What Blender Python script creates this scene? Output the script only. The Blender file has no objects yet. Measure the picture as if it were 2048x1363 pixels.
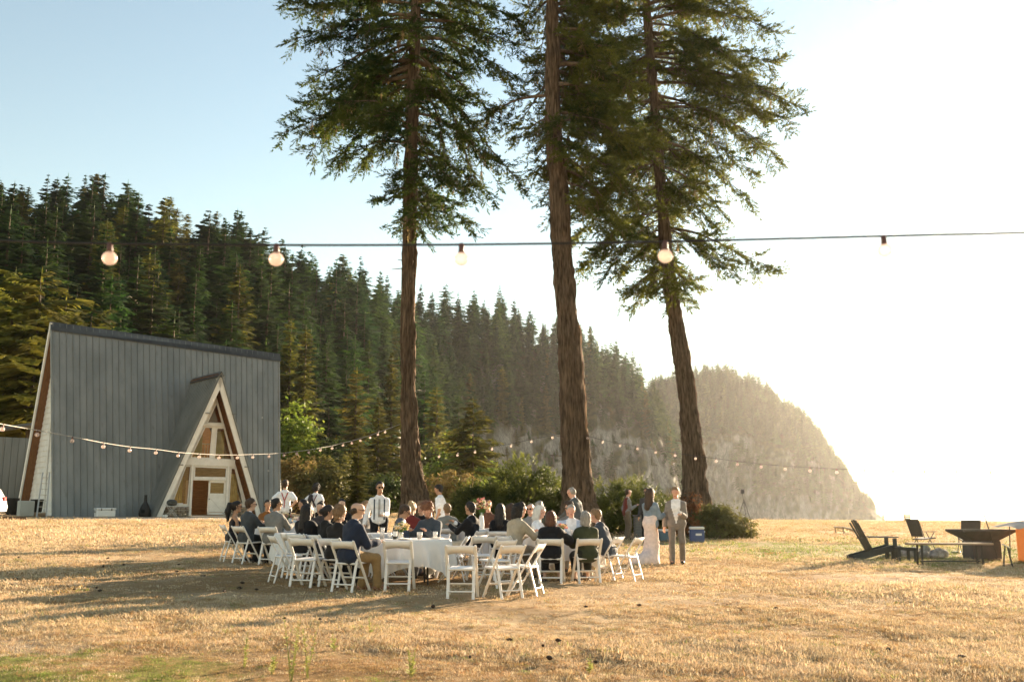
import bpy, bmesh, math, random
import numpy as np
from mathutils import Vector, Matrix

# ------------------------------------------------------------------ camera, sky, sun, exposure
SC = bpy.context.scene
COL = SC.collection
PITCH = math.radians(9.87)
CAMZ = 1.55
FPX = 1991.0                       # 35 mm on a 36 mm sensor, in pixels of a 2048 wide frame
cam = bpy.data.cameras.new('camera')
cam_ob = bpy.data.objects.new('camera', cam)
COL.objects.link(cam_ob)
cam.lens = 35.0
cam.sensor_width = 36.0
cam.clip_start = 0.1
cam.clip_end = 12000
cam_ob.location = (0, 0, CAMZ)
cam_ob.rotation_euler = (math.pi / 2 + PITCH, 0, 0)
cam.dof.use_dof = True
cam.dof.focus_distance = 21.0
cam.dof.aperture_fstop = 3.2
SC.camera = cam_ob

SUN_AZ, SUN_EL = math.radians(36), math.radians(11.3)
SUN_DIR = Vector((math.sin(SUN_AZ) * math.cos(SUN_EL), math.cos(SUN_AZ) * math.cos(SUN_EL), math.sin(SUN_EL)))
world = bpy.data.worlds.new('World')
SC.world = world
world.use_nodes = True
_nt = world.node_tree
_sky = _nt.nodes.new('ShaderNodeTexSky')
_sky.sky_type = 'NISHITA'
_sky.sun_disc = False
_sky.sun_elevation = SUN_EL
_sky.sun_rotation = SUN_AZ
_sky.dust_density = 0.0
_sky.air_density = 1.2
_sky.ozone_density = 0.0
_nt.links.new(_sky.outputs[0], _nt.nodes['Background'].inputs[0])
_nt.nodes['Background'].inputs[1].default_value = 0.05
sun = bpy.data.lights.new('sun', 'SUN')
sun.energy = 5.0
sun.angle = math.radians(0.5)
sun.color = (1.0, 0.78, 0.53)
sun_ob = bpy.data.objects.new('sun', sun)
COL.objects.link(sun_ob)
sun_ob.rotation_euler = SUN_DIR.to_track_quat('Z', 'Y').to_euler()
sun_ob.location = (40, 60, 40)
SC.view_settings.view_transform = 'Standard'
SC.view_settings.look = 'None'
SC.view_settings.gamma = 1.0
SC.view_settings.exposure = 2.4
SC.render.engine = 'CYCLES'
SC.cycles.use_denoising = True
SC.cycles.max_bounces = 6
SC.cycles.diffuse_bounces = 3
SC.cycles.glossy_bounces = 3
SC.cycles.transmission_bounces = 4
SC.cycles.transparent_max_bounces = 8
SC.cycles.volume_bounces = 1
SC.cycles.sample_clamp_indirect = 6.0
SC.cycles.caustics_reflective = False
SC.cycles.caustics_refractive = False

rnd = random.Random(7)
NR = np.random.default_rng(11)

# ------------------------------------------------------------------ placing: photo pixel -> place at a real distance
def ray(px, py):
    x = (px - 1024.0) / FPX
    y = (681.5 - py) / FPX
    Y = math.cos(PITCH) - y * math.sin(PITCH)
    Z = y * math.cos(PITCH) + math.sin(PITCH)
    return x / Y, Z / Y

def at(px, py, Y):
    a, b = ray(px, py)
    return Vector((a * Y, Y, CAMZ + b * Y))

def _smooth(a, b, t):
    t = np.clip((t - a) / (b - a), 0, 1)
    return t * t * (3 - 2 * t)

def gz0(x, y):
    """smooth lie of the meadow: rises gently away from the camera and to the left, ends at a bank above the beach"""
    p = 0.021 * y - 0.014 * x
    cap = 1.72 - 0.60 * _smooth(-12.0, 18.0, x)
    k = 5.0
    p = p - np.logaddexp(0, k * (p - cap)) / k
    drop = 6.0 * _smooth(92.0, 150.0, y + 0.12 * np.abs(x)) * _smooth(-25, 15, x)
    return p - drop

def gz(x, y):
    return float(gz0(np.float64(x), np.float64(y)))

def on_ground(px, Y):
    a, _ = ray(px, 1080)
    x = a * Y
    return Vector((x, Y, gz(x, Y)))

def ground_px(px, py):
    a, b = ray(px, py)
    lo, hi = 3.0, 140.0
    for _ in range(60):
        m = (lo + hi) / 2
        if CAMZ + b * m > gz(a * m, m):
            lo = m
        else:
            hi = m
    return Vector((a * lo, lo, gz(a * lo, lo)))

# ------------------------------------------------------------------ value noise
def _hash(ix, iy, iz, seed):
    n = (ix.astype(np.int64) * 73856093) ^ (iy.astype(np.int64) * 19349663) ^ (iz.astype(np.int64) * 83492791) ^ (seed * 2654435761)
    n = (n ^ (n >> 13)) * 1274126177
    n = n & 0x7fffffff
    n = (n ^ (n >> 15)) * 2246822519 & 0x7fffffff
    return (n % 100003) / 100003.0

def vnoise(x, y, z=0.0, seed=0):
    x = np.asarray(x, float); y = np.asarray(y, float); z = np.asarray(z, float) + 0 * x
    ix, iy, iz = np.floor(x), np.floor(y), np.floor(z)
    fx, fy, fz = x - ix, y - iy, z - iz
    fx = fx * fx * (3 - 2 * fx); fy = fy * fy * (3 - 2 * fy); fz = fz * fz * (3 - 2 * fz)
    r = 0
    for dx in (0, 1):
        for dy in (0, 1):
            for dz in (0, 1):
                w = (fx if dx else 1 - fx) * (fy if dy else 1 - fy) * (fz if dz else 1 - fz)
                r = r + w * _hash(ix + dx, iy + dy, iz + dz, seed)
    return r * 2 - 1

def fbm(x, y, z=0.0, seed=0, octv=4, gain=0.5):
    r = 0; a = 1.0; f = 1.0
    for i in range(octv):
        r = r + a * vnoise(np.asarray(x) * f, np.asarray(y) * f, np.asarray(z) * f, seed + i * 17)
        a *= gain; f *= 2.03
    return r

# ------------------------------------------------------------------ tagging and mesh helpers
def tag(o, label=None, cat=None, group=None, kind=None):
    if label: o['label'] = label
    if cat: o['category'] = cat
    if group: o['group'] = group
    if kind: o['kind'] = kind
    return o

def empty(name, loc=(0, 0, 0), rz=0.0, label=None, cat=None, group=None):
    o = bpy.data.objects.new(name, None)
    o.empty_display_size = 0.2
    COL.objects.link(o)
    o.location = loc
    o.rotation_euler = (0, 0, rz)
    return tag(o, label, cat, group)

def mesh_np(name, V, F, mats=None, midx=None, smooth=False):
    """fast mesh: V (n,3), F list of arrays (m,3) or (m,4)"""
    V = np.asarray(V, np.float32)
    if not isinstance(F, (list, tuple)):
        F = [F]
    F = [np.asarray(f, np.int32) for f in F if len(f)]
    me = bpy.data.meshes.new(name)
    me.vertices.add(len(V))
    me.vertices.foreach_set('co', V.ravel())
    loops = np.concatenate([f.ravel() for f in F])
    tot = np.concatenate([np.full(len(f), f.shape[1], np.int32) for f in F])
    start = np.concatenate([[0], np.cumsum(tot)[:-1]]).astype(np.int32)
    me.loops.add(len(loops))
    me.loops.foreach_set('vertex_index', loops)
    me.polygons.add(len(tot))
    me.polygons.foreach_set('loop_start', start)
    me.polygons.foreach_set('loop_total', tot)
    if midx is not None:
        me.polygons.foreach_set('material_index', np.asarray(midx, np.int32))
    if smooth:
        me.polygons.foreach_set('use_smooth', np.ones(len(tot), bool))
    me.update(calc_edges=True)
    for m in (mats if isinstance(mats, (list, tuple)) else [mats]):
        if m is not None:
            me.materials.append(m)
    return me

def link(name, me, parent=None, loc=None, rz=0.0):
    o = bpy.data.objects.new(name, me)
    COL.objects.link(o)
    if parent is not None:
        o.parent = parent
    if loc is not None:
        o.location = loc
    o.rotation_euler = (0, 0, rz)
    return o

def copy_tree(o, parent=None):
    c = o.copy()
    COL.objects.link(c)
    c.parent = parent
    for ch in list(o.children):
        copy_tree(ch, c)
    return c

class MB:
    def __init__(self):
        self.v = []; self.f = []; self.m = []
    def add(self, vs, fs, mi=0):
        b = len(self.v)
        self.v.extend([tuple(p) for p in vs])
        for f in fs:
            self.f.append(tuple(i + b for i in f)); self.m.append(mi)
        return self
    def box(self, c, s, M=None, mi=0, bev=0.0):
        hx, hy, hz = s[0] / 2, s[1] / 2, s[2] / 2
        if bev <= 0:
            P = [Vector((sx * hx, sy * hy, sz * hz)) for sz in (-1, 1) for sy in (-1, 1) for sx in (-1, 1)]
            F = [(0, 2, 3, 1), (4, 5, 7, 6), (0, 1, 5, 4), (2, 6, 7, 3), (0, 4, 6, 2), (1, 3, 7, 5)]
        else:
            b = min(bev, hx * .9, hy * .9, hz * .9)
            P = []; idx = {}
            for sz in (-1, 1):
                for sy in (-1, 1):
                    for sx in (-1, 1):
                        for ax in range(3):
                            q = [sx * hx, sy * hy, sz * hz]
                            for a in range(3):
                                if a != ax:
                                    q[a] -= (sx, sy, sz)[a] * b
                            idx[(sx, sy, sz, ax)] = len(P); P.append(Vector(q))
            F = []
            for ax in range(3):
                o1, o2 = [a for a in range(3) if a != ax]
                for s in (-1, 1):
                    q = []
                    for a, b2 in ((-1, -1), (1, -1), (1, 1), (-1, 1)):
                        k = [0, 0, 0]; k[ax] = s; k[o1] = a; k[o2] = b2
                        q.append(idx[(k[0], k[1], k[2], ax)])
                    if (s > 0) == (ax == 1): q.reverse()
                    F.append(tuple(q))
            for ax in range(3):
                o1, o2 = [a for a in range(3) if a != ax]
                for s1 in (-1, 1):
                    for s2 in (-1, 1):
                        q = []
                        for s, who in ((-1, o1), (1, o1), (1, o2), (-1, o2)):
                            k = [0, 0, 0]; k[ax] = s; k[o1] = s1; k[o2] = s2
                            q.append(idx[(k[0], k[1], k[2], who)])
                        F.append(tuple(q))
            for sx in (-1, 1):
                for sy in (-1, 1):
                    for sz in (-1, 1):
                        F.append(tuple(idx[(sx, sy, sz, a)] for a in range(3)))
        c = Vector(c)
        P = [(M @ p if M else p) + c for p in P]
        return self.add(P, F, mi)
    def bar(self, a, b, w, h, up=(0, 0, 1), mi=0, bev=0.0):
        a = Vector(a); b = Vector(b)
        z = (b - a); L = z.length; z.normalize()
        u = Vector(up)
        x = u.cross(z)
        if x.length < 1e-5:
            x = Vector((1, 0, 0)).cross(z)
        x.normalize(); y = z.cross(x)
        M = Matrix((x, y, z)).transposed()
        return self.box((a + b) / 2, (w, h, L), M, mi, bev)
    def tube(self, pts, rad, n=8, mi=0, caps=True):
        pts = [Vector(p) for p in pts]
        if not isinstance(rad, (list, tuple)): rad = [rad] * len(pts)
        V = []; F = []
        prev = None
        for i, p in enumerate(pts):
            t = (pts[min(i + 1, len(pts) - 1)] - pts[max(i - 1, 0)]).normalized()
            if prev is None:
                ref = Vector((0, 0, 1)) if abs(t.z) < .9 else Vector((1, 0, 0))
                x = ref.cross(t).normalized()
            else:
                x = (prev - t * prev.dot(t)).normalized()
            prev = x; y = t.cross(x)
            for k in range(n):
                a = 2 * math.pi * k / n
                V.append(p + (x * math.cos(a) + y * math.sin(a)) * rad[i])
        for i in range(len(pts) - 1):
            for k in range(n):
                k2 = (k + 1) % n
                F.append((i * n + k, i * n + k2, (i + 1) * n + k2, (i + 1) * n + k))
        if caps:
            F.append(tuple(range(n - 1, -1, -1)))
            F.append(tuple((len(pts) - 1) * n + k for k in range(n)))
        return self.add(V, F, mi)
    def lathe(self, prof, c=(0, 0, 0), n=16, mi=0, M=None):
        V = []; F = []
        c = Vector(c)
        for r, z in prof:
            for k in range(n):
                a = 2 * math.pi * k / n
                p = Vector((r * math.cos(a), r * math.sin(a), z))
                V.append((M @ p if M else p) + c)
        for i in range(len(prof) - 1):
            for k in range(n):
                k2 = (k + 1) % n
                F.append((i * n + k, i * n + k2, (i + 1) * n + k2, (i + 1) * n + k))
        F.append(tuple(range(n - 1, -1, -1)))
        F.append(tuple((len(prof) - 1) * n + k for k in range(n)))
        return self.add(V, F, mi)
    def prism(self, poly, o, ux, uy, depth, mi=0):
        """polygon (2-D) in plane o + a ux + b uy, thickened by depth along ux x uy"""
        o = Vector(o); ux = Vector(ux); uy = Vector(uy)
        nrm = ux.cross(uy).normalized() * depth
        n = len(poly)
        P = [o + ux * a + uy * b for a, b in poly]
        V = P + [p + nrm for p in P]
        F = [tuple(range(n - 1, -1, -1)), tuple(range(n, 2 * n))]
        for i in range(n):
            j = (i + 1) % n
            F.append((i, j, n + j, n + i))
        return self.add(V, F, mi)
    def me(self, name, mats, smooth=False):
        m = bpy.data.meshes.new(name)
        m.from_pydata(self.v, [], self.f)
        mats = mats if isinstance(mats, (list, tuple)) else [mats]
        for x in mats: m.materials.append(x)
        m.polygons.foreach_set('material_index', self.m)
        if smooth:
            m.polygons.foreach_set('use_smooth', [True] * len(self.f))
        m.update()
        return m
    def build(self, name, mats, parent=None, smooth=False, loc=None, rz=0.0):
        return link(name, self.me(name, mats, smooth), parent, loc, rz)

# ------------------------------------------------------------------ materials
MATS = {}
def mat(name, c, rough=.7, c2=None, scale=8.0, bump=0.0, bscale=None, metal=0.0, stretch=(1, 1, 1), detail=5, spec=.4, trans=0.0, tcol=None, objvar=0.0, lo=.35, hi=.65, sheen=0.0, bdist=.02):
    if name in MATS:
        return MATS[name]
    m = bpy.data.materials.new(name)
    m.use_nodes = True
    nt = m.node_tree; N = nt.nodes; L = nt.links
    b = N['Principled BSDF']
    b.inputs['Roughness'].default_value = rough
    b.inputs['Metallic'].default_value = metal
    b.inputs['Specular IOR Level'].default_value = spec
    if sheen: b.inputs['Sheen Weight'].default_value = sheen
    b.inputs['Base Color'].default_value = (*c, 1)
    csock = None
    if c2 is not None or bump:
        tc = N.new('ShaderNodeTexCoord')
        mp = N.new('ShaderNodeMapping'); mp.inputs['Scale'].default_value = stretch
        L.new(tc.outputs['Object'], mp.inputs[0])
    if c2 is not None:
        no = N.new('ShaderNodeTexNoise'); no.inputs['Scale'].default_value = scale; no.inputs['Detail'].default_value = detail
        L.new(mp.outputs[0], no.inputs[0])
        rp = N.new('ShaderNodeValToRGB')
        rp.color_ramp.elements[0].position = lo; rp.color_ramp.elements[0].color = (*c, 1)
        rp.color_ramp.elements[1].position = hi; rp.color_ramp.elements[1].color = (*c2, 1)
        L.new(no.outputs['Fac'], rp.inputs[0])
        csock = rp.outputs[0]
        L.new(csock, b.inputs['Base Color'])
    if objvar:
        oi = N.new('ShaderNodeObjectInfo')
        hs = N.new('ShaderNodeHueSaturation')
        if csock is not None: L.new(csock, hs.inputs['Color'])
        else: hs.inputs['Color'].default_value = (*c, 1)
        mr = N.new('ShaderNodeMapRange'); mr.inputs[3].default_value = 1 - objvar; mr.inputs[4].default_value = 1 + objvar * 1.2
        L.new(oi.outputs['Random'], mr.inputs[0]); L.new(mr.outputs[0], hs.inputs['Value'])
        mr2 = N.new('ShaderNodeMapRange'); mr2.inputs[3].default_value = .5 - objvar * .05; mr2.inputs[4].default_value = .5 + objvar * .06
        ml = N.new('ShaderNodeMath'); ml.operation = 'FRACT'
        m2 = N.new('ShaderNodeMath'); m2.operation = 'MULTIPLY'; m2.inputs[1].default_value = 7.31
        L.new(oi.outputs['Random'], m2.inputs[0]); L.new(m2.outputs[0], ml.inputs[0]); L.new(ml.outputs[0], mr2.inputs[0]); L.new(mr2.outputs[0], hs.inputs['Hue'])
        csock = hs.outputs[0]
        L.new(csock, b.inputs['Base Color'])
    if bump:
        bn = N.new('ShaderNodeTexNoise'); bn.inputs['Scale'].default_value = bscale or scale * 3; bn.inputs['Detail'].default_value = 6
        L.new(mp.outputs[0], bn.inputs[0])
        bp = N.new('ShaderNodeBump'); bp.inputs['Strength'].default_value = bump; bp.inputs['Distance'].default_value = bdist
        L.new(bn.outputs['Fac'], bp.inputs['Height']); L.new(bp.outputs[0], b.inputs['Normal'])
    if trans:
        tr = N.new('ShaderNodeBsdfTranslucent')
        mx = N.new('ShaderNodeMixShader'); mx.inputs[0].default_value = trans
        if tcol is not None:
            tr.inputs[0].default_value = (*tcol, 1)
        elif csock is not None:
            L.new(csock, tr.inputs[0])
        else:
            tr.inputs[0].default_value = (*c, 1)
        L.new(b.outputs[0], mx.inputs[1]); L.new(tr.outputs[0], mx.inputs[2])
        L.new(mx.outputs[0], N['Material Output'].inputs['Surface'])
    MATS[name] = m
    return m
# ------------------------------------------------------------------ meadow
def ground_material():
    m = bpy.data.materials.new('dry_meadow'); m.use_nodes = True
    nt = m.node_tree; N = nt.nodes; L = nt.links
    b = N['Principled BSDF']; b.inputs['Roughness'].default_value = .95; b.inputs['Specular IOR Level'].default_value = .1
    tc = N.new('ShaderNodeTexCoord')
    def noise(scale, detail=6, rough=.6, stretch=None):
        n = N.new('ShaderNodeTexNoise'); n.inputs['Scale'].default_value = scale; n.inputs['Detail'].default_value = detail; n.inputs['Roughness'].default_value = rough
        if stretch:
            mp = N.new('ShaderNodeMapping'); mp.inputs['Scale'].default_value = stretch; L.new(tc.outputs['Object'], mp.inputs[0]); L.new(mp.outputs[0], n.inputs[0])
        else:
            L.new(tc.outputs['Object'], n.inputs[0])
        return n.outputs['Fac']
    def ramp(src, a, b_, ca, cb):
        r = N.new('ShaderNodeValToRGB'); r.color_ramp.elements[0].position = a; r.color_ramp.elements[1].position = b_
        r.color_ramp.elements[0].color = (*ca, 1); r.color_ramp.elements[1].color = (*cb, 1); L.new(src, r.inputs[0]); return r.outputs[0]
    def mix(f, a, b_):
        x = N.new('ShaderNodeMix'); x.data_type = 'RGBA'; L.new(f, x.inputs[0]); L.new(a, x.inputs[6]); L.new(b_, x.inputs[7]); return x.outputs[2]
    fine = ramp(noise(14, 8, .75), .3, .7, (.29, .19, .10), (.60, .44, .26))
    big = ramp(noise(.33, 5, .6, (1, 1.6, 1)), .42, .6, (.40, .27, .145), (.62, .47, .29))
    a = N.new('ShaderNodeMix'); a.data_type = 'RGBA'; a.inputs[0].default_value = .5; L.new(fine, a.inputs[6]); L.new(big, a.inputs[7])
    soil = ramp(noise(22, 8, .7), .3, .7, (.13, .075, .03), (.36, .21, .085))
    att = N.new('ShaderNodeAttribute'); att.attribute_name = 'patch'
    sep = N.new('ShaderNodeSeparateColor'); L.new(att.outputs['Color'], sep.inputs[0])
    c = mix(sep.outputs[0], a.outputs[2], soil)
    green = ramp(noise(9, 7, .7), .3, .75, (.13, .13, .035), (.36, .30, .10))
    c = mix(sep.outputs[1], c, green)
    grav = ramp(noise(30, 8, .8), .35, .65, (.20, .18, .15), (.42, .38, .32))
    c = mix(sep.outputs[2], c, grav)
    L.new(c, b.inputs['Base Color'])
    bp = N.new('ShaderNodeBump'); bp.inputs['Strength'].default_value = .8; bp.inputs['Distance'].default_value = .04
    L.new(noise(30, 10, .75), bp.inputs['Height']); L.new(bp.outputs[0], b.inputs['Normal'])
    return m

def patch_masks(x, y):
    n = fbm(x * .5, y * .5, 0, 5, 4)
    n2 = fbm(x * 1.7, y * 1.7, 0, 9, 3)
    soil = np.clip(1.5 - 1.1 * np.hypot((x + 1.1) / 3.0, (y - 9.1) / 1.35) + .6 * n + .3 * n2, 0, 1)
    soil = np.maximum(soil, np.clip(.9 - np.hypot((x - 3.6) / 4.2, (y - 8.6) / .9) + .5 * n, 0, 1))
    soil = np.maximum(soil, np.clip(1.2 - np.hypot((x + 2.5) / 5.5, (y - 18.5) / 4.0) + .5 * n, 0, .8))
    soil = np.maximum(soil, np.clip((n - .45) * 1.5, 0, .6))
    green = np.clip(1.3 - np.hypot((x - 11.0) / 6.5, (y - 30.0) / 5.5) + .5 * n2, 0, .8)
    green = np.maximum(green, np.clip(1.2 - np.hypot((x + 4.2) / 1.5, (y - 8.6) / .9) + .8 * n2, 0, .9))
    green = np.maximum(green, np.clip(.9 - np.hypot((x + .8) / 3.0, (y - 8.0) / .7) + .6 * n2, 0, .32))
    grav = np.clip(1.6 - np.abs((y - .8 * (x + 16) - 55.5)) / 2.6 + .5 * n2, 0, 1) * (x < -9)
    grav = np.maximum(grav, np.clip(1.0 - np.hypot((x + 5.3) / 1.3, (y - 10.2) / .8) + .6 * n2, 0, .8))
    return soil, green, grav

def _axis(segs):
    out = [segs[0][0]]
    for a, b, st in segs:
        n = max(1, int(round((b - a) / st)))
        out += list(np.linspace(a, b, n + 1)[1:])
    return np.array(out)

gx = _axis([(-900, -120, 60), (-120, -40, 4), (-40, -14, .8), (-14, 14, .22), (14, 30, .6), (30, 120, 5), (120, 900, 60)])
gy = _axis([(-400, -60, 85), (-60, -10, 10), (-10, 6, 1.2), (6, 26, .22), (26, 60, .6), (60, 160, 3), (160, 700, 40)])
GX, GY = np.meshgrid(gx, gy, indexing='ij')
near = np.clip(1 - (GY - 20) / 60, .15, 1) * (np.abs(GX) < 40)
GZ = gz0(GX, GY) + near * (.030 * fbm(GX * .8, GY * .8, 0, 3, 3) + .012 * fbm(GX * 3.1, GY * 3.1, 0, 4, 2))
GZ = np.where((GX > 25) & (GY > 165), GZ - np.clip((GY - 165) * .02, 0, 6), GZ)
nx, ny = GX.shape
idx = np.arange(nx * ny).reshape(nx, ny)
F = np.stack([idx[:-1, :-1], idx[1:, :-1], idx[1:, 1:], idx[:-1, 1:]], -1).reshape(-1, 4)
me = mesh_np('ground', np.stack([GX, GY, GZ], -1).reshape(-1, 3), F, ground_material(), smooth=True)
s_, g_, v_ = patch_masks(GX.ravel(), GY.ravel())
at_ = me.color_attributes.new('patch', 'FLOAT_COLOR', 'POINT')
at_.data.foreach_set('color', np.stack([s_, g_, v_, np.ones_like(s_)], -1).astype(np.float32).ravel())
tag(link('ground', me), kind='structure')

# ------------------------------------------------------------------ sea
sea_m = mat('sea_water', (.10, .16, .18), rough=.12, c2=(.14, .20, .21), scale=.02, bump=.6, bscale=.25, stretch=(1, .4, 1), spec=.5)
b = MB(); xs = [-2200, 30, 300, 1000, 2200, 4200]; ys = [130, 400, 1200, 3000, 5600]
V = [(x, y, -5.2) for x in xs for y in ys]
b.add(V, [(i * 5 + j, (i + 1) * 5 + j, (i + 1) * 5 + j + 1, i * 5 + j + 1) for i in range(5) for j in range(4)])
tag(b.build('sea', sea_m), kind='structure')

# ------------------------------------------------------------------ wooded hill and far headland
def rock_forest_material():
    m = bpy.data.materials.new('cliff_rock'); m.use_nodes = True
    nt = m.node_tree; N = nt.nodes; L = nt.links
    b = N['Principled BSDF']; b.inputs['Roughness'].default_value = .95; b.inputs['Specular IOR Level'].default_value = .15
    tc = N.new('ShaderNodeTexCoord')
    mp = N.new('ShaderNodeMapping'); mp.inputs['Scale'].default_value = (1, 1, .45); L.new(tc.outputs['Object'], mp.inputs[0])
    n = N.new('ShaderNodeTexNoise'); n.inputs['Scale'].default_value = .22; n.inputs['Detail'].default_value = 10; n.inputs['Roughness'].default_value = .7; L.new(mp.outputs[0], n.inputs[0])
    r = N.new('ShaderNodeValToRGB'); r.color_ramp.elements[0].position = .32; r.color_ramp.elements[0].color = (.11, .10, .09, 1)
    r.color_ramp.elements[1].position = .62; r.color_ramp.elements[1].color = (.34, .315, .28, 1); L.new(n.outputs['Fac'], r.inputs[0])
    nf = N.new('ShaderNodeTexNoise'); nf.inputs['Scale'].default_value = 1.3; nf.inputs['Detail'].default_value = 9; nf.inputs['Roughness'].default_value = .75; L.new(mp.outputs[0], nf.inputs[0])
    rf = N.new('ShaderNodeValToRGB'); rf.color_ramp.elements[0].position = .35; rf.color_ramp.elements[0].color = (.45, .45, .45, 1); rf.color_ramp.elements[1].position = .6; L.new(nf.outputs['Fac'], rf.inputs[0])
    mm = N.new('ShaderNodeMix'); mm.data_type = 'RGBA'; mm.blend_type = 'MULTIPLY'; mm.inputs[0].default_value = 1; L.new(r.outputs[0], mm.inputs[6]); L.new(rf.outputs[0], mm.inputs[7])
    g = N.new('ShaderNodeNewGeometry'); sx = N.new('ShaderNodeSeparateXYZ'); L.new(g.outputs['Normal'], sx.inputs[0])
    r2 = N.new('ShaderNodeValToRGB'); r2.color_ramp.elements[0].position = .33; r2.color_ramp.elements[0].color = (0, 0, 0, 1); r2.color_ramp.elements[1].position = .56
    L.new(sx.outputs[2], r2.inputs[0])
    n2 = N.new('ShaderNodeTexNoise'); n2.inputs['Scale'].default_value = .3; n2.inputs['Detail'].default_value = 8; L.new(tc.outputs['Object'], n2.inputs[0])
    r3 = N.new('ShaderNodeValToRGB'); r3.color_ramp.elements[0].position = .35; r3.color_ramp.elements[0].color = (.025, .03, .012, 1); r3.color_ramp.elements[1].position = .7; r3.color_ramp.elements[1].color = (.10, .09, .03, 1); L.new(n2.outputs['Fac'], r3.inputs[0])
    mx = N.new('ShaderNodeMix'); mx.data_type = 'RGBA'; L.new(r2.outputs[0], mx.inputs[0]); L.new(mm.outputs[2], mx.inputs[6]); L.new(r3.outputs[0], mx.inputs[7])
    L.new(mx.outputs[2], b.inputs['Base Color'])
    bp = N.new('ShaderNodeBump'); bp.inputs['Strength'].default_value = .9; bp.inputs['Distance'].default_value = .7; L.new(n.outputs['Fac'], bp.inputs['Height']); L.new(bp.outputs[0], b.inputs['Normal'])
    return m
ROCK = rock_forest_material()

class Hill:
    def __init__(self, U, toe, ridge, sky, cliff, treeh, seed, cd=16.0):
        self.U = np.array(U); self.toe = np.array(toe, float); self.ridge = np.array(ridge, float); self.cliff = np.array(cliff, float)
        self.seed = seed; self.cd = cd
        top = []
        for u, y, R in zip(U, sky, ridge):
            px = 1024 + u * FPX * .99
            top.append(CAMZ + ray(px, y)[1] * R - treeh)
        self.top = np.array(top)
    def pos(self, u, s):
        u = np.asarray(u, float); s = np.asarray(s, float)
        toe = np.interp(u, self.U, self.toe); rid = np.interp(u, self.U, self.ridge); top = np.interp(u, self.U, self.top); cl = np.interp(u, self.U, self.cliff)
        z0 = np.interp(u, [-.3, -.05, .02, 1], [1.4, 0, -5.5, -5.5])
        wob = fbm(u * 40, s * 2, 0, self.seed, 4)
        a = .3
        sc = np.clip(s / a, 0, 1)
        Y = np.where(s < a, toe + self.cd * sc, toe + self.cd + (rid - toe - self.cd) * (s - a) / (1 - a))
        sr = np.clip((s - a) / (1 - a), 0, 1)
        base = z0 + cl * (sc ** .8)
        z = np.where(s < a, base, z0 + cl + (top - z0 - cl) * (1 - (1 - sr) ** 1.35))
        z = np.where(s > 1, top - (s - 1) * 60, z)
        rough = np.where(cl > 4, 1.0, .35)
        Y = Y + wob * 6 * rough + 1.5 * rough * fbm(u * 520, z * .13, 0, self.seed + 3, 4) * (cl > 2)
        z = z + rough * 1.6 * fbm(u * 70, s * 9, 0, self.seed + 5, 3) * np.clip(s * 6, 0, 1)
        return np.stack([u * Y, Y, z], -1)
    def build(self, name, u0, u1, nu, ns):
        u, s = np.meshgrid(np.linspace(u0, u1, nu), np.concatenate([np.linspace(0, .3, ns // 2), np.linspace(.3, 1.5, ns // 2)[1:]]), indexing='ij')
        P = self.pos(u, s)
        P[:, 0, 2] -= 6
        n1, n2 = u.shape
        idx = np.arange(n1 * n2).reshape(n1, n2)
        F = np.stack([idx[:-1, :-1], idx[1:, :-1], idx[1:, 1:], idx[:-1, 1:]], -1).reshape(-1, 4)
        me = mesh_np(name, P.reshape(-1, 3), F, ROCK, smooth=True)
        return tag(link(name, me), kind='structure')

HILL = Hill([-.95, -.62, -.51, -.44, -.36, -.30, -.23, -.15, -.11, -.05, 0, .05, .08, .105, .13, .15, .163, .175],
            [66, 80, 86, 90, 97, 105, 118, 165, 225, 325, 368, 398, 411, 421, 429, 436, 442, 448],
            [200, 215, 230, 244, 260, 274, 295, 330, 360, 412, 444, 464, 472, 478, 482, 486, 488, 490],
            [330, 335, 352, 372, 432, 440, 505, 530, 566, 565, 588, 604, 628, 662, 706, 752, 830, 960],
            [0, 0, 0, 0, 0, 0, 0, 2, 4, 22, 36, 40, 42, 43, 41, 34, 22, 8], 23.0, 21)
HILL.build('hill', -.80, .175, 330, 70)
HEAD = Hill([.13, .17, .19, .215, .24, .26, .29, .31, .33, .34, .35, .36, .368, .372],
            [720, 712, 708, 705, 702, 700, 700, 702, 706, 708, 710, 712, 714, 716],
            [800, 800, 800, 800, 795, 790, 785, 780, 770, 765, 755, 748, 740, 736],
            [760, 745, 738, 732, 752, 775, 815, 860, 912, 948, 985, 1012, 1030, 1036],
            [48, 56, 62, 66, 62, 58, 48, 40, 30, 22, 16, 10, 3, 1], 17.0, 55, cd=30)
HEAD.build('headland', .13, .372, 170, 60)

# ------------------------------------------------------------------ conifers
LEAF = [mat('fir_needles', (.016, .040, .010), rough=.8, c2=(.068, .122, .020), scale=.6, spec=.2, trans=.45, objvar=.40),
        mat('spruce_needles', (.012, .035, .012), rough=.8, c2=(.050, .100, .020), scale=.7, spec=.2, trans=.45, objvar=.40),
        mat('pale_needles', (.055, .068, .012), rough=.8, c2=(.19, .17, .028), scale=.7, spec=.2, trans=.5, objvar=.30)]
WOOD = mat('grey_wood', (.06, .045, .03), rough=.9, c2=(.15, .115, .08), scale=3, stretch=(1, 1, .3), objvar=.3)

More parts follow.
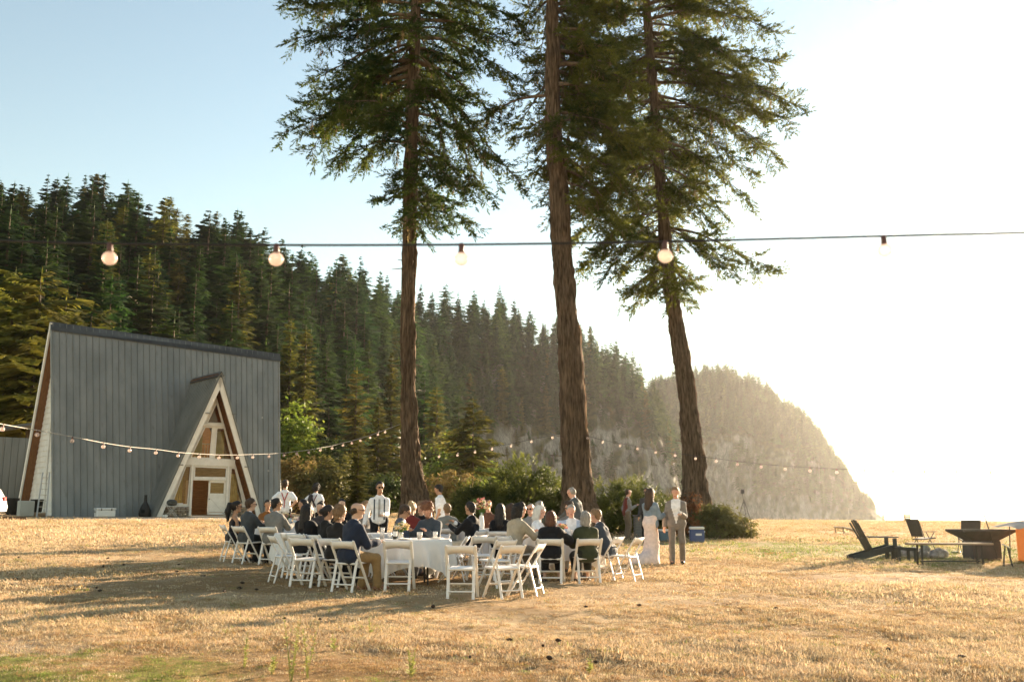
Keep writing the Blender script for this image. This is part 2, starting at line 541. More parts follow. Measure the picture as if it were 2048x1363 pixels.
def conifer_arrays(seed, h, R, whorls, nb, tw, z0=.14, droop=.30, sparse=0.0, power=.8, bulge=0.0):
    r = np.random.default_rng(seed)
    T = []
    ph0, ph1 = r.random() * 6.28, r.random() * 6.28
    for i in range(whorls):
        t = (i + r.random() * .7) / whorls
        zf = z0 + (1 - z0) * t
        z = zf * h
        rr = R * ((1 - t) ** power) * (1 + bulge * math.sin(t * 3.1)) + .02 * h * .3
        n = nb - (2 if t > .8 else 0)
        a0 = r.random() * 6.28
        for k in range(n):
            if r.random() < sparse: continue
            az = a0 + 6.283 * k / n + r.normal() * .28
            lob = 1 + .30 * math.sin(az * 2 + ph0 + t * 5) + .22 * math.sin(az * 3 + ph1 - t * 9)
            L = rr * (.42 + .78 * r.random()) * lob
            z = (zf + r.normal() * .022 * (1 - t)) * h
            sl = .35 * t - droop * (1 - t) + r.normal() * .10
            d = np.array([math.cos(az), math.sin(az), 0]); sd = np.array([-math.sin(az), math.cos(az), 0])
            ss = np.linspace(.12, 1.0, tw) if L > .5 else np.linspace(.3, 1, max(3, tw // 2))
            for s in ss:
                p = d * L * s + np.array([0, 0, z + sl * L * s - .18 * L * s * s + (.10 * L * max(0, s - .75) * 4 * .5)])
                l = (.38 * L) * (1.1 - .72 * s) + .035 * R + .12
                for sg in (-1, 1):
                    ang = .75 + r.normal() * .22
                    td = d * math.cos(ang) + sd * sg * math.sin(ang)
                    tip = p + td * l * (.8 + .4 * r.random()) + np.array([0, 0, -.16 * l - .12 * l * r.random()])
                    w = (.20 + .12 * r.random()) * l + .05
                    perp = np.cross(td, np.array([0, 0, 1.0]))
                    up = np.array([0, 0, w * (.55 + .3 * r.random())])
                    T.append((p + perp * w * .6 - up * .4, p - perp * w * .6 + up * .5, tip))
                    mid = (p + tip) / 2
                    T.append((mid + perp * w * .8 - up * .6, mid - perp * w * .8 + up * .4, tip + td * l * .12 + np.array([0, 0, -.18 * l])))
            tip = d * L * 1.06 + np.array([0, 0, z + sl * L - .1 * L])
            base = d * L * .7 + np.array([0, 0, z + sl * L * .7 - .1 * L])
            T.append((base + sd * .09 * L, base - sd * .09 * L + np.array([0, 0, .07 * L]), tip))
    T.append((np.array([.03 * h * .15, 0, h * .95]), np.array([-.03 * h * .15, 0, h * .95]), np.array([0, 0, h * 1.02])))
    T = np.array(T, np.float32)
    return T.reshape(-1, 3), np.arange(len(T) * 3).reshape(-1, 3)

def conifer_proto(seed, h, R, lm, **kw):
    V, F = conifer_arrays(seed, h, R, **kw)
    crown = mesh_np('conifer_crown', V, F, lm)
    r = random.Random(seed)
    b = MB(); pts = []; rad = []
    for i in range(9):
        t = i / 8
        pts.append((r.uniform(-.01, .01) * h * .4 * t, r.uniform(-.01, .01) * h * .4 * t, h * .97 * t - .6 * (i == 0)))
        rad.append((.0125 * h) * (1 - t) ** .8 + .012)
    b.tube(pts, rad, 7)
    nst = 14 if kw.get('sparse', 0) > .2 else 5
    for i in range(nst):     # bare limbs
        z = h * r.uniform(.08, .75); a = r.uniform(0, 6.28); l = R * r.uniform(.3, .8)
        b.tube([(0, 0, z), (math.cos(a) * l * .5, math.sin(a) * l * .5, z + .02 * h * r.uniform(-1, .6)), (math.cos(a) * l, math.sin(a) * l, z + .03 * h * r.uniform(-1.4, .6))], [.0035 * h, .002 * h, .0006 * h], 4)
    trunk = b.me('conifer_trunk', WOOD, True)
    return crown, trunk, h

PROTO = []
for sd in range(3):
    PROTO.append(conifer_proto(100 + sd, 25.0, 4.9, LEAF[0], whorls=34, nb=7, tw=7, z0=.12, droop=.34, power=.95))
for sd in range(3):
    PROTO.append(conifer_proto(120 + sd, 25.0, 4.2, LEAF[1], whorls=32, nb=6, tw=7, z0=.2, droop=.42, sparse=.10, power=.88, bulge=.15))
for sd in range(2):
    PROTO.append(conifer_proto(140 + sd, 25.0, 3.6, LEAF[0], whorls=26, nb=6, tw=6, z0=.34, droop=.25, sparse=.30, power=.55, bulge=.2))
for sd in range(2):
    PROTO.append(conifer_proto(160 + sd, 25.0, 2.6, LEAF[2], whorls=44, nb=7, tw=6, z0=.04, droop=.25, power=.55, bulge=.2))
for sd in range(2):   # open pine with pale bare trunk
    PROTO.append(conifer_proto(180 + sd, 25.0, 5.2, LEAF[2], whorls=22, nb=6, tw=8, z0=.36, droop=.05, sparse=.28, power=.5, bulge=.25))

def place_tree(kind, loc, h, label, group, name='conifer_tree', wide=1.0, cat='tree'):
    crown, trunk, ph = PROTO[kind]
    o = empty(name, loc, rnd.uniform(0, 6.28), label, cat, group)
    k = h / ph
    o.scale = (k * wide, k * wide, k)
    link('trunk', trunk, o)
    link('crown', crown, o)
    return o

# instances of many small pieces that nobody could count
def scatter(name, P, rot, scl, pick, protos, kind='stuff', parent=None):
    col = bpy.data.collections.new(name + '_kinds')
    for i, pm in enumerate(protos):
        po = bpy.data.objects.new('%s_kind_%02d' % (name, i), pm)
        col.objects.link(po)
    me = bpy.data.meshes.new(name)
    me.vertices.add(len(P))
    me.vertices.foreach_set('co', np.asarray(P, np.float32).ravel())
    a = me.attributes.new('rot', 'FLOAT_VECTOR', 'POINT'); a.data.foreach_set('vector', np.asarray(rot, np.float32).ravel())
    a = me.attributes.new('scl', 'FLOAT_VECTOR', 'POINT'); a.data.foreach_set('vector', np.asarray(scl, np.float32).ravel())
    a = me.attributes.new('pick', 'INT', 'POINT'); a.data.foreach_set('value', np.asarray(pick, np.int32))
    me.update()
    o = link(name, me, parent)
    ng = bpy.data.node_groups.new(name + '_nodes', 'GeometryNodeTree')
    ng.interface.new_socket('Geometry', in_out='INPUT', socket_type='NodeSocketGeometry')
    ng.interface.new_socket('Geometry', in_out='OUTPUT', socket_type='NodeSocketGeometry')
    N = ng.nodes; L = ng.links
    gi = N.new('NodeGroupInput'); go = N.new('NodeGroupOutput')
    ci = N.new('GeometryNodeCollectionInfo'); ci.inputs[0].default_value = col; ci.inputs[1].default_value = True; ci.inputs[2].default_value = True
    ip = N.new('GeometryNodeInstanceOnPoints'); ip.inputs['Pick Instance'].default_value = True
    def na(nm, dt):
        n = N.new('GeometryNodeInputNamedAttribute'); n.data_type = dt; n.inputs[0].default_value = nm
        return n.outputs[0]
    L.new(gi.outputs[0], ip.inputs['Points']); L.new(ci.outputs[0], ip.inputs['Instance'])
    L.new(na('pick', 'INT'), ip.inputs['Instance Index'])
    er = N.new('FunctionNodeEulerToRotation'); L.new(na('rot', 'FLOAT_VECTOR'), er.inputs[0]); L.new(er.outputs[0], ip.inputs['Rotation'])
    L.new(na('scl', 'FLOAT_VECTOR'), ip.inputs['Scale'])
    L.new(ip.outputs[0], go.inputs[0])
    md = o.modifiers.new('scatter', 'NODES'); md.node_group = ng
    if kind: o['kind'] = kind
    return o

# forest on the hill: sample the slope with spacing
cand = []
grid = {}
tries = 0
_u = NR.uniform(-.60, .172, 16000); _t = NR.random((16000, 3))
_s = np.where(_t[:, 0] < .82, .3 + .82 * _t[:, 1] ** .8, .02 + .28 * _t[:, 1])
_P = HILL.pos(_u, _s); _cl = np.interp(_u, HILL.U, HILL.cliff); _q = NR.random((16000, 2))
for i in range(16000):
    if len(cand) >= 1250: break
    u, s, p = float(_u[i]), float(_s[i]), _P[i]
    if s < .3 and _cl[i] > 12 and float(vnoise(u * 22, s * 2.0, 0, 91)) < .28: continue
    if _q[i, 1] > p[1] / 430.0: continue
    sp = 4.5
    k = (int(p[0] // sp), int(p[1] // sp))
    if any((k[0] + a, k[1] + b_) in grid and (grid[(k[0] + a, k[1] + b_)][0] - p[0]) ** 2 + (grid[(k[0] + a, k[1] + b_)][1] - p[1]) ** 2 < sp * sp for a in (-1, 0, 1) for b_ in (-1, 0, 1)):
        continue
    grid[k] = p
    cand.append((float(p[0]), float(p[1]), float(p[2]), u, s))
def forest_label(u, s, Y):
    px = 1024 + u * FPX
    top = 'along the skyline' if s > .86 else ('high on the slope' if s > .6 else 'low on the slope')
    if px < 560: w = 'above the grey A-frame roof'
    elif px < 800: w = 'between the A-frame and the leftmost big trunk'
    elif px < 1110: w = 'between the left and middle big trunks'
    elif px < 1350: w = 'between the middle and right big trunks'
    else: w = 'behind the rightmost big trunk'
    return 'dark conifer ' + top + ', ' + w
cand.sort(key=lambda c: c[1])
front = [c for c in cand if c[3] > -.56][:285]
fs = set(id(c) for c in front)
rest = [c for c in cand if id(c) not in fs]
def tree_size(u, s):
    h = rnd.uniform(13, 26) * (1.0 if u < 0 else .9)
    if s > .9: h = rnd.uniform(13, 25) * (1.0 if u < 0 else .9)
    if s < .3: h = rnd.uniform(8, 15)
    return h
for (x, y, z, u, s) in front:
    k = rnd.choice([0, 0, 1, 1, 2, 2, 3, 3, 4, 4, 5, 5, 6, 7, 8, 0, 3, 9])
    h_ = tree_size(u, s)
    look = ('tall ' if h_ > 21.5 else ('mid-sized ' if h_ > 17 else 'short ')) + ('full dark' if k < 3 else ('drooping' if k < 6 else ('sparse' if k < 8 else 'pale slender')))
    lab = forest_label(u, s, y).replace('dark conifer', look + ' conifer')
    place_tree(k, (x, y, z - .5), h_, lab, lab.replace(' conifer ', ' conifers '), wide=rnd.uniform(.95, 1.75))
FP, FR, FS, FK = [], [], [], []
for (x, y, z, u, s) in rest:
    h = tree_size(u, s) / 25.0; w = rnd.uniform(.85, 1.2)
    FP.append((x, y, z - .5)); FR.append((0, 0, rnd.uniform(0, 6.28))); FS.append((h * w, h * w, h)); FK.append(rnd.choice([0, 1, 2, 3, 4, 5, 6, 7, 8]))
n = 0
while n < 1000:
    u = rnd.uniform(.135, .368); s = rnd.uniform(.03, 1.06) ** .8
    if s < .3 and float(vnoise(u * 30, s * 4, 0, 17)) < -.05: continue
    p = HEAD.pos(u, s)
    h = rnd.uniform(13, 23) / 25.0 * float(np.interp(u, [.3, .37], [1, .42]))
    w = rnd.uniform(.9, 1.3)
    FP.append((float(p[0]), float(p[1]), float(p[2]) - .5)); FR.append((0, 0, rnd.uniform(0, 6.28))); FS.append((h * w, h * w, h)); FK.append(rnd.choice([0, 1, 2, 3, 4, 5, 6, 7]))
    n += 1
for i in range(260):      # shrubs clinging to the cliff face and understorey along the foot of the hill
    u = rnd.uniform(-.56, .165); p = HILL.pos(u, rnd.uniform(.02, .3)); h = rnd.uniform(3, 7) / 25.
    FP.append((float(p[0]), float(p[1]), float(p[2]) - .3)); FR.append((0, 0, rnd.uniform(0, 6.28))); FS.append((h * 1.8, h * 1.8, h)); FK.append(rnd.choice([0, 1, 8, 9]))
_c = [pr[0] for pr in PROTO[:10]]
fo = scatter('distant_forest', FP, FR, FS, FK, _c)
tag(fo, 'mass of far dark conifers covering the upper hill and hazy headland', 'forest')
# ------------------------------------------------------------------ A-frame hall
METAL = mat('grey_seam_metal', (.165, .175, .168), rough=.42, c2=(.225, .235, .225), scale=1.1, stretch=(1, 1, .25), spec=.5, bump=.05, bscale=2)
METALD = mat('dark_ridge_metal', (.085, .095, .10), rough=.45, c2=(.12, .13, .135), scale=2, spec=.5)
WHITE = mat('white_trim_paint', (.70, .68, .64), rough=.55, c2=(.78, .76, .72), scale=3, spec=.4)
SIDING = mat('white_siding', (.62, .60, .56), rough=.7, c2=(.74, .72, .68), scale=2)
BROWN = mat('brown_soffit_wood', (.12, .05, .018), rough=.6, c2=(.21, .095, .035), scale=4, stretch=(8, 1, 1), bump=.2)
PLANK = mat('varnished_plank', (.42, .21, .075), rough=.45, c2=(.58, .32, .13), scale=3, stretch=(1, 1, 7), bump=.1)
FLOORM = mat('hall_floor', (.22, .16, .10), rough=.5)
STONE = mat('fieldstone', (.16, .13, .10), rough=.9, c2=(.36, .31, .25), scale=6, bump=.5, objvar=.3)
CURT = mat('ochre_curtain', (.50, .36, .12), rough=.8, c2=(.62, .47, .18), scale=5, trans=.4)
def glass_mat():
    m = bpy.data.materials.new('window_glass'); m.use_nodes = True
    N = m.node_tree.nodes; L = m.node_tree.links
    tr = N.new('ShaderNodeBsdfTransparent'); tr.inputs[0].default_value = (.86, .87, .84, 1)
    gl = N.new('ShaderNodeBsdfGlossy'); gl.inputs['Roughness'].default_value = .03
    fr = N.new('ShaderNodeFresnel'); fr.inputs[0].default_value = 1.5
    mx = N.new('ShaderNodeMixShader'); L.new(fr.outputs[0], mx.inputs[0]); L.new(tr.outputs[0], mx.inputs[1]); L.new(gl.outputs[0], mx.inputs[2])
    L.new(mx.outputs[0], N['Material Output'].inputs['Surface'])
    return m
GLASS = glass_mat()
def streaks(m):      # rain and rust marks running down the sheets
    N = m.node_tree.nodes; L = m.node_tree.links; b = N['Principled BSDF']; src = b.inputs['Base Color'].links[0].from_socket
    tc = N.new('ShaderNodeTexCoord'); mp = N.new('ShaderNodeMapping'); mp.inputs['Scale'].default_value = (5, 5, .22); L.new(tc.outputs['Object'], mp.inputs[0])
    n = N.new('ShaderNodeTexNoise'); n.inputs['Scale'].default_value = 1.4; n.inputs['Detail'].default_value = 7; L.new(mp.outputs[0], n.inputs[0])
    r = N.new('ShaderNodeValToRGB'); r.color_ramp.elements[0].position = .58; r.color_ramp.elements[0].color = (0, 0, 0, 1); r.color_ramp.elements[1].position = .80; r.color_ramp.elements[1].color = (.7, .7, .7, 1); L.new(n.outputs['Fac'], r.inputs[0])
    mx = N.new('ShaderNodeMix'); mx.data_type = 'RGBA'; L.new(r.outputs[0], mx.inputs[0]); L.new(src, mx.inputs[6]); mx.inputs[7].default_value = (.13, .115, .095, 1); L.new(mx.outputs[2], b.inputs['Base Color'])
streaks(METAL)

HO = Vector((-26.7, 56.8, 1.42)); HA = math.atan2(.642, .766)
HX = Vector((math.cos(HA), math.sin(HA), 0)); HY = Vector((-math.sin(HA), math.cos(HA), 0))
hall = empty('a_frame_hall', HO, HA, 'tall grey metal A-frame hall with glazed white gable porch', 'building')
def hall_hit(px, py, y0):
    """local (x, z) where the sight line meets the hall's vertical plane y = y0"""
    a, b_ = ray(px, py)
    d = Vector((a, 1, b_)); o = Vector((0, 0, CAMZ)) - (HO + HY * y0)
    t = -o.dot(HY) / d.dot(HY)
    p = o + d * t
    return p.dot(HX), p.z
ZL, ZR, EW = 11.08, 10.68, 3.6
PS0, PS1, PSM, PZ, PYF, PYW = 4.83, 11.25, 8.22, 8.36, -5.0, -4.25
def roof_pt(s, t):
    """front slope: s across 0..1, t up 0..1"""
    e = Vector((-.1 + 13.16 * s, -EW, 0.0)); r = Vector((14.34 * s, 0, ZL + (ZR - ZL) * s))
    return e + (r - e) * t
def porch_t(x):
    zc = PZ * (1 - abs(x - PSM) / (PSM - PS0)) if x < PSM else PZ * (1 - (x - PSM) / (PS1 - PSM))
    return max(0.0, zc / 10.9) if PS0 < x < PS1 else 0.0
NP = 38
for i in range(NP):
    s0, s1 = i / NP, (i + 1) / NP
    w = 13.9 * ((s0 + s1) / 2)
    # lower end follows the porch roof where the porch cuts in
    def cut(q):
        t = 0.0
        for _ in range(40):
            x = (1 - t) * (-.1 + 13.16 * q) + t * 14.34 * q
            t = .5 * t + .5 * porch_t(x)
        return max(0.0, t - .05)
    ta, tb = cut(s0), cut(s1)
    A, B, C, D = roof_pt(s0, ta), roof_pt(s1 - .0006, tb), roof_pt(s1 - .0006, 1), roof_pt(s0, 1)
    nrm = (B - A).cross(D - A).normalized()
    th = nrm * .03
    b = MB(); b.add([A, B, C, D, A - th, B - th, C - th, D - th], [(0, 1, 2, 3), (7, 6, 5, 4), (0, 4, 5, 1), (1, 5, 6, 2), (2, 6, 7, 3), (3, 7, 4, 0)])
    b.bar(A + nrm * .028 + (B - A) * .06, D + nrm * .028 + (C - D) * .06, .03, .055, up=nrm)
    b.build('roof_panel', METAL, hall)
# back slope, one sheet of seams; inside lining of both slopes
b = MB()
bl, br, rl, rr_ = Vector((-.1, EW, 0)), Vector((13.06, EW, 0)), Vector((0, 0, ZL)), Vector((14.34, 0, ZR))
b.add([bl, br, rr_, rl], [(3, 2, 1, 0)])
for i in range(39):
    s = i / 38.; b.bar(bl.lerp(br, s) + Vector((0, .02, .01)), rl.lerp(rr_, s) + Vector((0, .02, .01)), .03, .06, up=(0, 1, .33))
b.build('rear_roof', METAL, hall)
b = MB(); dv = Vector((0, -.12, -.04))
q_ = .06
rl2, rr2 = bl.lerp(rl, .945), br.lerp(rr_, .945)
b.add([bl.lerp(br, q_) + dv, br + dv, rr2 + dv, rl2.lerp(rr2, q_) + dv], [(0, 1, 2, 3)])
MB().add([bl + dv, bl.lerp(br, q_) + dv, rl2.lerp(rr2, q_) + dv, rl2 + dv], [(0, 1, 2, 3)]).build('verge_soffit', BROWN, hall)
b.build('roof_lining', PLANK, hall)
for xa, xb in ((0.0, 4.2), (12.0, 14.1)):
    b = MB(); A, B, C, D = [roof_pt(q, t) + Vector((0, .10, -.035)) for q, t in ((xa / 14.34, 0), (xb / 14.34, 0), (xb / 14.34, .985), (xa / 14.34, .985))]
    b.add([A, B, C, D], [(3, 2, 1, 0)]); b.build('roof_lining', BROWN, hall)
# ridge cap and white verge boards
b = MB()
for sg in (-1, 1):
    e = Vector((0, sg * EW, -ZL)).normalized()
    off = Vector((0, sg * .05, .05))
    A = Vector((-.12, 0, ZL + .07)); B = Vector((14.46, 0, ZR + .07))
    b.add([A, B, B + e * .62 + off, A + e * .62 + off], [(0, 1, 2, 3), (3, 2, 1, 0)])
b.build('ridge_cap', METALD, hall)
for sg in (-1, 1):
    b = MB(); b.bar((-.16, sg * EW, 0.02), (-.07, 0, ZL), .08 if sg < 0 else .22, .09, up=(1, 0, 0)); b.build('verge_board', METAL if sg < 0 else WHITE, hall)
    b = MB(); b.bar((13.12, sg * EW, 0.02), (14.41, 0, ZR), .06, .09, up=(1, 0, 0)); b.build('verge_board', METAL, hall)
# left gable wall with lap siding, recessed under the roof
b = MB(); gx0 = .38; nb_ = 34
for i in range(nb_):
    z0, z1 = 10.6 * i / nb_, 10.6 * (i + 1) / nb_
    y0 = (EW - .12) * (1 - z0 / 10.95); y1 = (EW - .12) * (1 - z1 / 10.95)
    b.add([(gx0 - .035, -y0, z0), (gx0 - .035, y0, z0), (gx0, y1, z1), (gx0, -y1, z1), (gx0, y0, z0), (gx0, -y0, z0)], [(1, 0, 3, 2), (0, 1, 4, 5)])
b.bar((gx0 - .06, 0, 0), (gx0 - .06, 0, 10.3), .16, .05, up=(1, 0, 0))
b.build('siding', SIDING, hall)
b = MB()
b.add([(gx0 + .1, -EW + .1, 0), (gx0 + .1, EW - .1, 0), (gx0 + .1, 0, 10.6)], [(0, 1, 2)]); b.build('inner_wall', PLANK, hall)
# floor, inner partition, loft
MB().box((6.9, 0, .03), (13.2, 6.9, .06)).build('floor', FLOORM, hall)
b = MB()
for i in range(10):
    z = .1 + i * .28
    ye = EW * (1 - (z + .2) / 10.9) - .1
    b.box((8.0, ye - .15, z + .135), (9.0, .04, .27), bev=.01)
b.build('board_wall', PLANK, hall)
MB().box((8.2, .55, 3.45), (9.0, 3.0, .16)).build('loft_floor', PLANK, hall)
b = MB(); b.bar((4.0, -.9, 4.45), (12.4, -.9, 4.45), .07, .06)
for i in range(43): b.bar((4.0 + i * .2, -.9, 3.5), (4.0 + i * .2, -.9, 4.44), .035, .035)
b.build('loft_railing', SIDING, hall)
# unseen right gable, glazing added to let sun inside: posts and panes
b = MB()
for yy in (-2.6, -1.3, 0, 1.3, 2.6): b.bar((12.7, yy, 0), (12.7, yy, 10.3 * (1 - abs(yy) / EW)), .12, .12, up=(1, 0, 0))
for z in (2.4, 3.6, 6.2): yw = (EW - .1) * (1 - z / 10.9); b.bar((12.7, -yw, z), (12.7, yw, z), .14, .14)
b.build('added_gable_frame', WHITE, hall)
MB().add([(12.74, -EW + .15, .05), (12.74, EW - .15, .05), (12.74, 0, 10.4)], [(0, 1, 2)]).build('added_gable_glass', GLASS, hall)

# porch roof
b = MB()
ybk = -EW * (1 - PZ / 10.9)
NS = 15
for sg, xe in ((-1, PS0), (1, PS1)):
    fr, bk, eb, ef = Vector((PSM, PYF, PZ)), Vector((PSM, ybk, PZ)), Vector((xe, -EW, 0)), Vector((xe, PYF, 0))
    q = [fr, bk, eb, ef]
    if sg > 0: q = q[::-1]
    b = MB(); b.add(q, [(3, 2, 1, 0)])
    nrm = (q[1] - q[0]).cross(q[3] - q[0]).normalized() * (-1)
    if nrm.x * sg < 0: nrm = -nrm
    for i in range(NS + 1):
        t = i / NS
        A = ef.lerp(eb, t); B = fr.lerp(bk, t)
        b.bar(A + nrm * .03, B + nrm * .03, .03, .06, up=nrm)
    b.build('porch_roof', METAL, hall)
    b = MB(); b.add([p - nrm * .16 for p in q], [(0, 1, 2, 3)]); b.build('porch_soffit', BROWN, hall)
    b = MB(); b.bar(Vector((xe, PYF + .05, .02)) - nrm * .17, Vector((PSM, PYF + .05, PZ - .28)) - nrm * .10, .30, .10, up=(0, 1, 0)); b.build('barge_board', WHITE, hall)
    b = MB(); b.bar(Vector((xe, PYF - .012, .02)) - nrm * .03, Vector((PSM, PYF - .012, PZ + .02)) - nrm * .03, .03, .10, up=(0, 1, 0)); b.build('barge_trim', METALD, hall)
b = MB()
for sg, xe in ((-1, PS0), (1, PS1)):
    e = Vector((xe - PSM, 0, -PZ)).normalized() * .42; off = Vector((sg * .06, 0, .07))
    A = Vector((PSM, PYF - .1, PZ + .09)); B = Vector((PSM, ybk - .05, PZ + .09))
    b.add([A, B, B + e + off, A + e + off], [(0, 1, 2, 3), (3, 2, 1, 0)])
b.build('porch_ridge_cap', METALD, hall)

# porch gable wall: white plate with openings
def z6(x, y):
    return hall_hit(300 + x / 4.396, 740 + y / 4.396, PYW)
tri = [(PS0 + .42, .02), (PS1 - .42, .02), (PSM, PZ - 1.0)]
wins = {'w1': [z6(585, 285), z6(637, 466), z6(502, 463)],
        'w2': [z6(483, 500), z6(548, 500), z6(525, 772), z6(357, 766)],
        'w3': [z6(587, 507), z6(653, 510), z6(721, 785), z6(566, 778)],
        'w4': [z6(314, 843), z6(357, 843), z6(328, 1180), z6(192, 1172)],
        'w5': [z6(392, 847), z6(672, 858), z6(668, 943), z6(389, 938)],
        'w6': [z6(712, 860), z6(748, 862), z6(820, 1170), z6(690, 1186)]}
dx0, dz1 = z6(376, 966); dx1, _ = z6(668, 975); dxm, _ = z6(520, 970)
door_h = min(2.25, dz1)
wins['d'] = [(dx0, .06), (dx1, .06), (dx1, door_h), (dx0, door_h)]
bm = bmesh.new()
es = []
def loop2(poly):
    vs = [bm.verts.new((x, PYW, z)) for x, z in poly]
    for i in range(len(vs)): es.append(bm.edges.new((vs[i], vs[(i + 1) % len(vs)])))
loop2(tri)
for k, p in wins.items(): loop2(p)
bmesh.ops.triangle_fill(bm, use_beauty=True, use_dissolve=False, edges=es)
g = bmesh.ops.extrude_face_region(bm, geom=bm.faces[:])
bmesh.ops.translate(bm, verts=[v for v in g['geom'] if isinstance(v, bmesh.types.BMVert)], vec=(0, .1, 0))
bmesh.ops.recalc_face_normals(bm, faces=bm.faces)
me = bpy.data.meshes.new('gable_wall'); bm.to_mesh(me); bm.free(); me.materials.append(WHITE)
link('gable_wall', me, hall)
for k, p in wins.items():
    if k == 'd': continue
    b = MB()
    cx = sum(q[0] for q in p) / len(p); cz = sum(q[1] for q in p) / len(p)
    n = len(p)
    for i in range(n):
        (x0, z0), (x1, z1) = p[i], p[(i + 1) % n]
        b.bar((x0, PYW - .01, z0), (x1, PYW - .01, z1), .06, .05, up=(0, 1, 0))
    wf = b.build('window', WHITE, hall)
    MB().add([(x, PYW + .05, z) for x, z in p], [tuple(range(n))]).build('pane', GLASS, wf)
for zc, hh in ((z6(570, 482)[1], .16), (z6(540, 810)[1], .42)):   # proud cross beams
    w_ = (PZ - 1.0 - zc) / (PZ - 1.0)
    xa = PSM - (PSM - PS0 - .42) * w_; xb = PSM + (PS1 - PSM - .42) * w_
    MB().box(((xa + xb) / 2, PYW - .06, zc), (xb - xa - .1, .09, hh), bev=.015).build('cross_beam', WHITE, hall)
for x in (dx0 - .09, dx1 + .09):
    MB().box((x, PYW - .055, 1.6), (.14, .08, 3.1), bev=.01).build('door_post', WHITE, hall)
MB().box(((dx0 + dx1) / 2, PYW - .05, door_h + .09), (dx1 - dx0, .07, .14), bev=.01).build('door_head', WHITE, hall)
# stone plinth under the side windows
ns = 0
for xa, xb in ((PS0 + .7, dx0 - .18), (dx1 + .18, PS1 - .7)):
    for row in range(3):
        x = xa + .05 * row
        while x < xb - .05:
            w = rnd.uniform(.16, .34); w = min(w, xb - x)
            MB().box((x + w / 2, PYW - .07 - rnd.uniform(0, .04), .1 + row * .19), (w * .93, .14, .17), bev=.03).build('stone', STONE, hall)
            x += w
# half-open double door: right leaf closed, left leaf stands open inside
dw = dx1 - dxm
dl = MB(); dl.box((dw / 2, 0, .12), (dw, .05, .12)); dl.box((dw / 2, 0, door_h * .36), (dw - .2, .03, door_h * .52)); dl.box((.05, 0, door_h / 2), (.1, .05, door_h - .1)); dl.box((dw - .05, 0, door_h / 2), (.1, .05, door_h - .1)); dl.box((dw / 2, 0, door_h - .1), (dw, .05, .14)); dl.box((dw / 2, 0, door_h * .55), (dw, .05, .1))
for sg in (-1, 1): dl.bar((.12 if sg < 0 else dw - .12, -.025, .24), (dw - .12 if sg < 0 else .12, -.025, door_h * .5), .05, .02, up=(0, 1, 0))
do = dl.build('door', WHITE, hall, loc=(dxm, PYW + .03, .06))
MB().box((dw / 2, .0, door_h * .77), (dw - .2, .012, door_h * .36)).build('pane', GLASS, do)
MB().lathe([(.0, 0), (.03, .005), (.035, .03), (.0, .05)], (.06, -.03, door_h * .46), 10, M=Matrix.Rotation(math.pi / 2, 3, 'X')).build('handle', METALD, do)
dl2 = MB().box((-.02, .45, door_h / 2 + .06), (.045, .86, door_h - .06), bev=.01)
dl2.build('door', WHITE, hall, loc=(dx0 + .05, PYW + .1, 0))
# curtains
for x0, x1, zt in ((PS0 + 1.1, PS0 + 1.9, 2.5), (PS1 - 1.9, PS1 - 1.15, 2.5), (PSM - .9, PSM - .45, 5.0), (PSM + .4, PSM + .9, 5.0)):
    P = []; Fq = []
    for i in range(25):
        x = x0 + (x1 - x0) * i / 24; y = PYW + .35 + .05 * math.sin(i * 1.6)
        P += [(x, y, .5 if zt < 3 else 3.5), (x, y, zt)]
    MB().add(P, [(2 * i, 2 * i + 2, 2 * i + 3, 2 * i + 1) for i in range(24)]).build('curtain', CURT, hall)
# gutter brackets on the barge boards
for px, py in ((415, 826), (361, 929), (468, 828), (493, 933)):
    x, z = hall_hit(px, py, PYF)
    MB().box((x, PYF - .05, z), (.28, .05, .05)).build('cable_bracket', METALD, hall)
# power conduit at the right end
MB().tube([(13.3, -EW + .2, 0), (13.9, -1.4, 6)], .025, 6).build('downpipe', METALD, hall)

# lower grey wing to the left
AO = at(20, 1033, 66.0); AO.z = 1.5
wing = empty('metal_annex', AO, HA, 'low grey metal annex partly hidden left of the A-frame hall', 'building')
b = MB(); W, Dp, Hh = 6.0, 5.0, 5.2
for i in range(11):
    x = -3.2 + i * .42
    MB().box((x + .2, 0, Hh / 2 - .1), (.40, .06, Hh - .1), bev=.015).build('wall_panel', METAL, wing)
MB().box((-.9, 2.6, Hh / 2 - .1), (4.6, 5.0, Hh - .3)).build('shed_body', METALD, wing)
b = MB(); b.prism([(-3.5, Hh - .15), (2.2, Hh + 1.0), (2.2, Hh + 1.15), (-3.5, Hh)], (0, -.3, 0), (1, 0, 0), (0, 0, 1), -5.6); b.build('roof', METALD, wing)
b = MB()
P0, P1, P2, P3 = Vector((.1, -1.6, 0)), Vector((2.6, -1.6, 0)), Vector((3.4, .2, 6.3)), Vector((1.3, .2, 5.4))
b.add([P0, P1, P2, P3], [(0, 1, 2, 3)])
b.add([P0 + Vector((0, .05, 0)), P1 + Vector((0, .05, 0)), P2 + Vector((0, .05, 0)), P3 + Vector((0, .05, 0))], [(3, 2, 1, 0)])
b.bar(P0, P3, .05, .08, up=(0, 1, 0)); b.bar(P1, P2, .05, .08, up=(0, 1, 0))
b.build('leaning_roof_panel', METAL, wing)
b = MB().box((2.0, -1.75, 1.5), (.75, .05, 2.6)); b.build('door', METALD, wing)
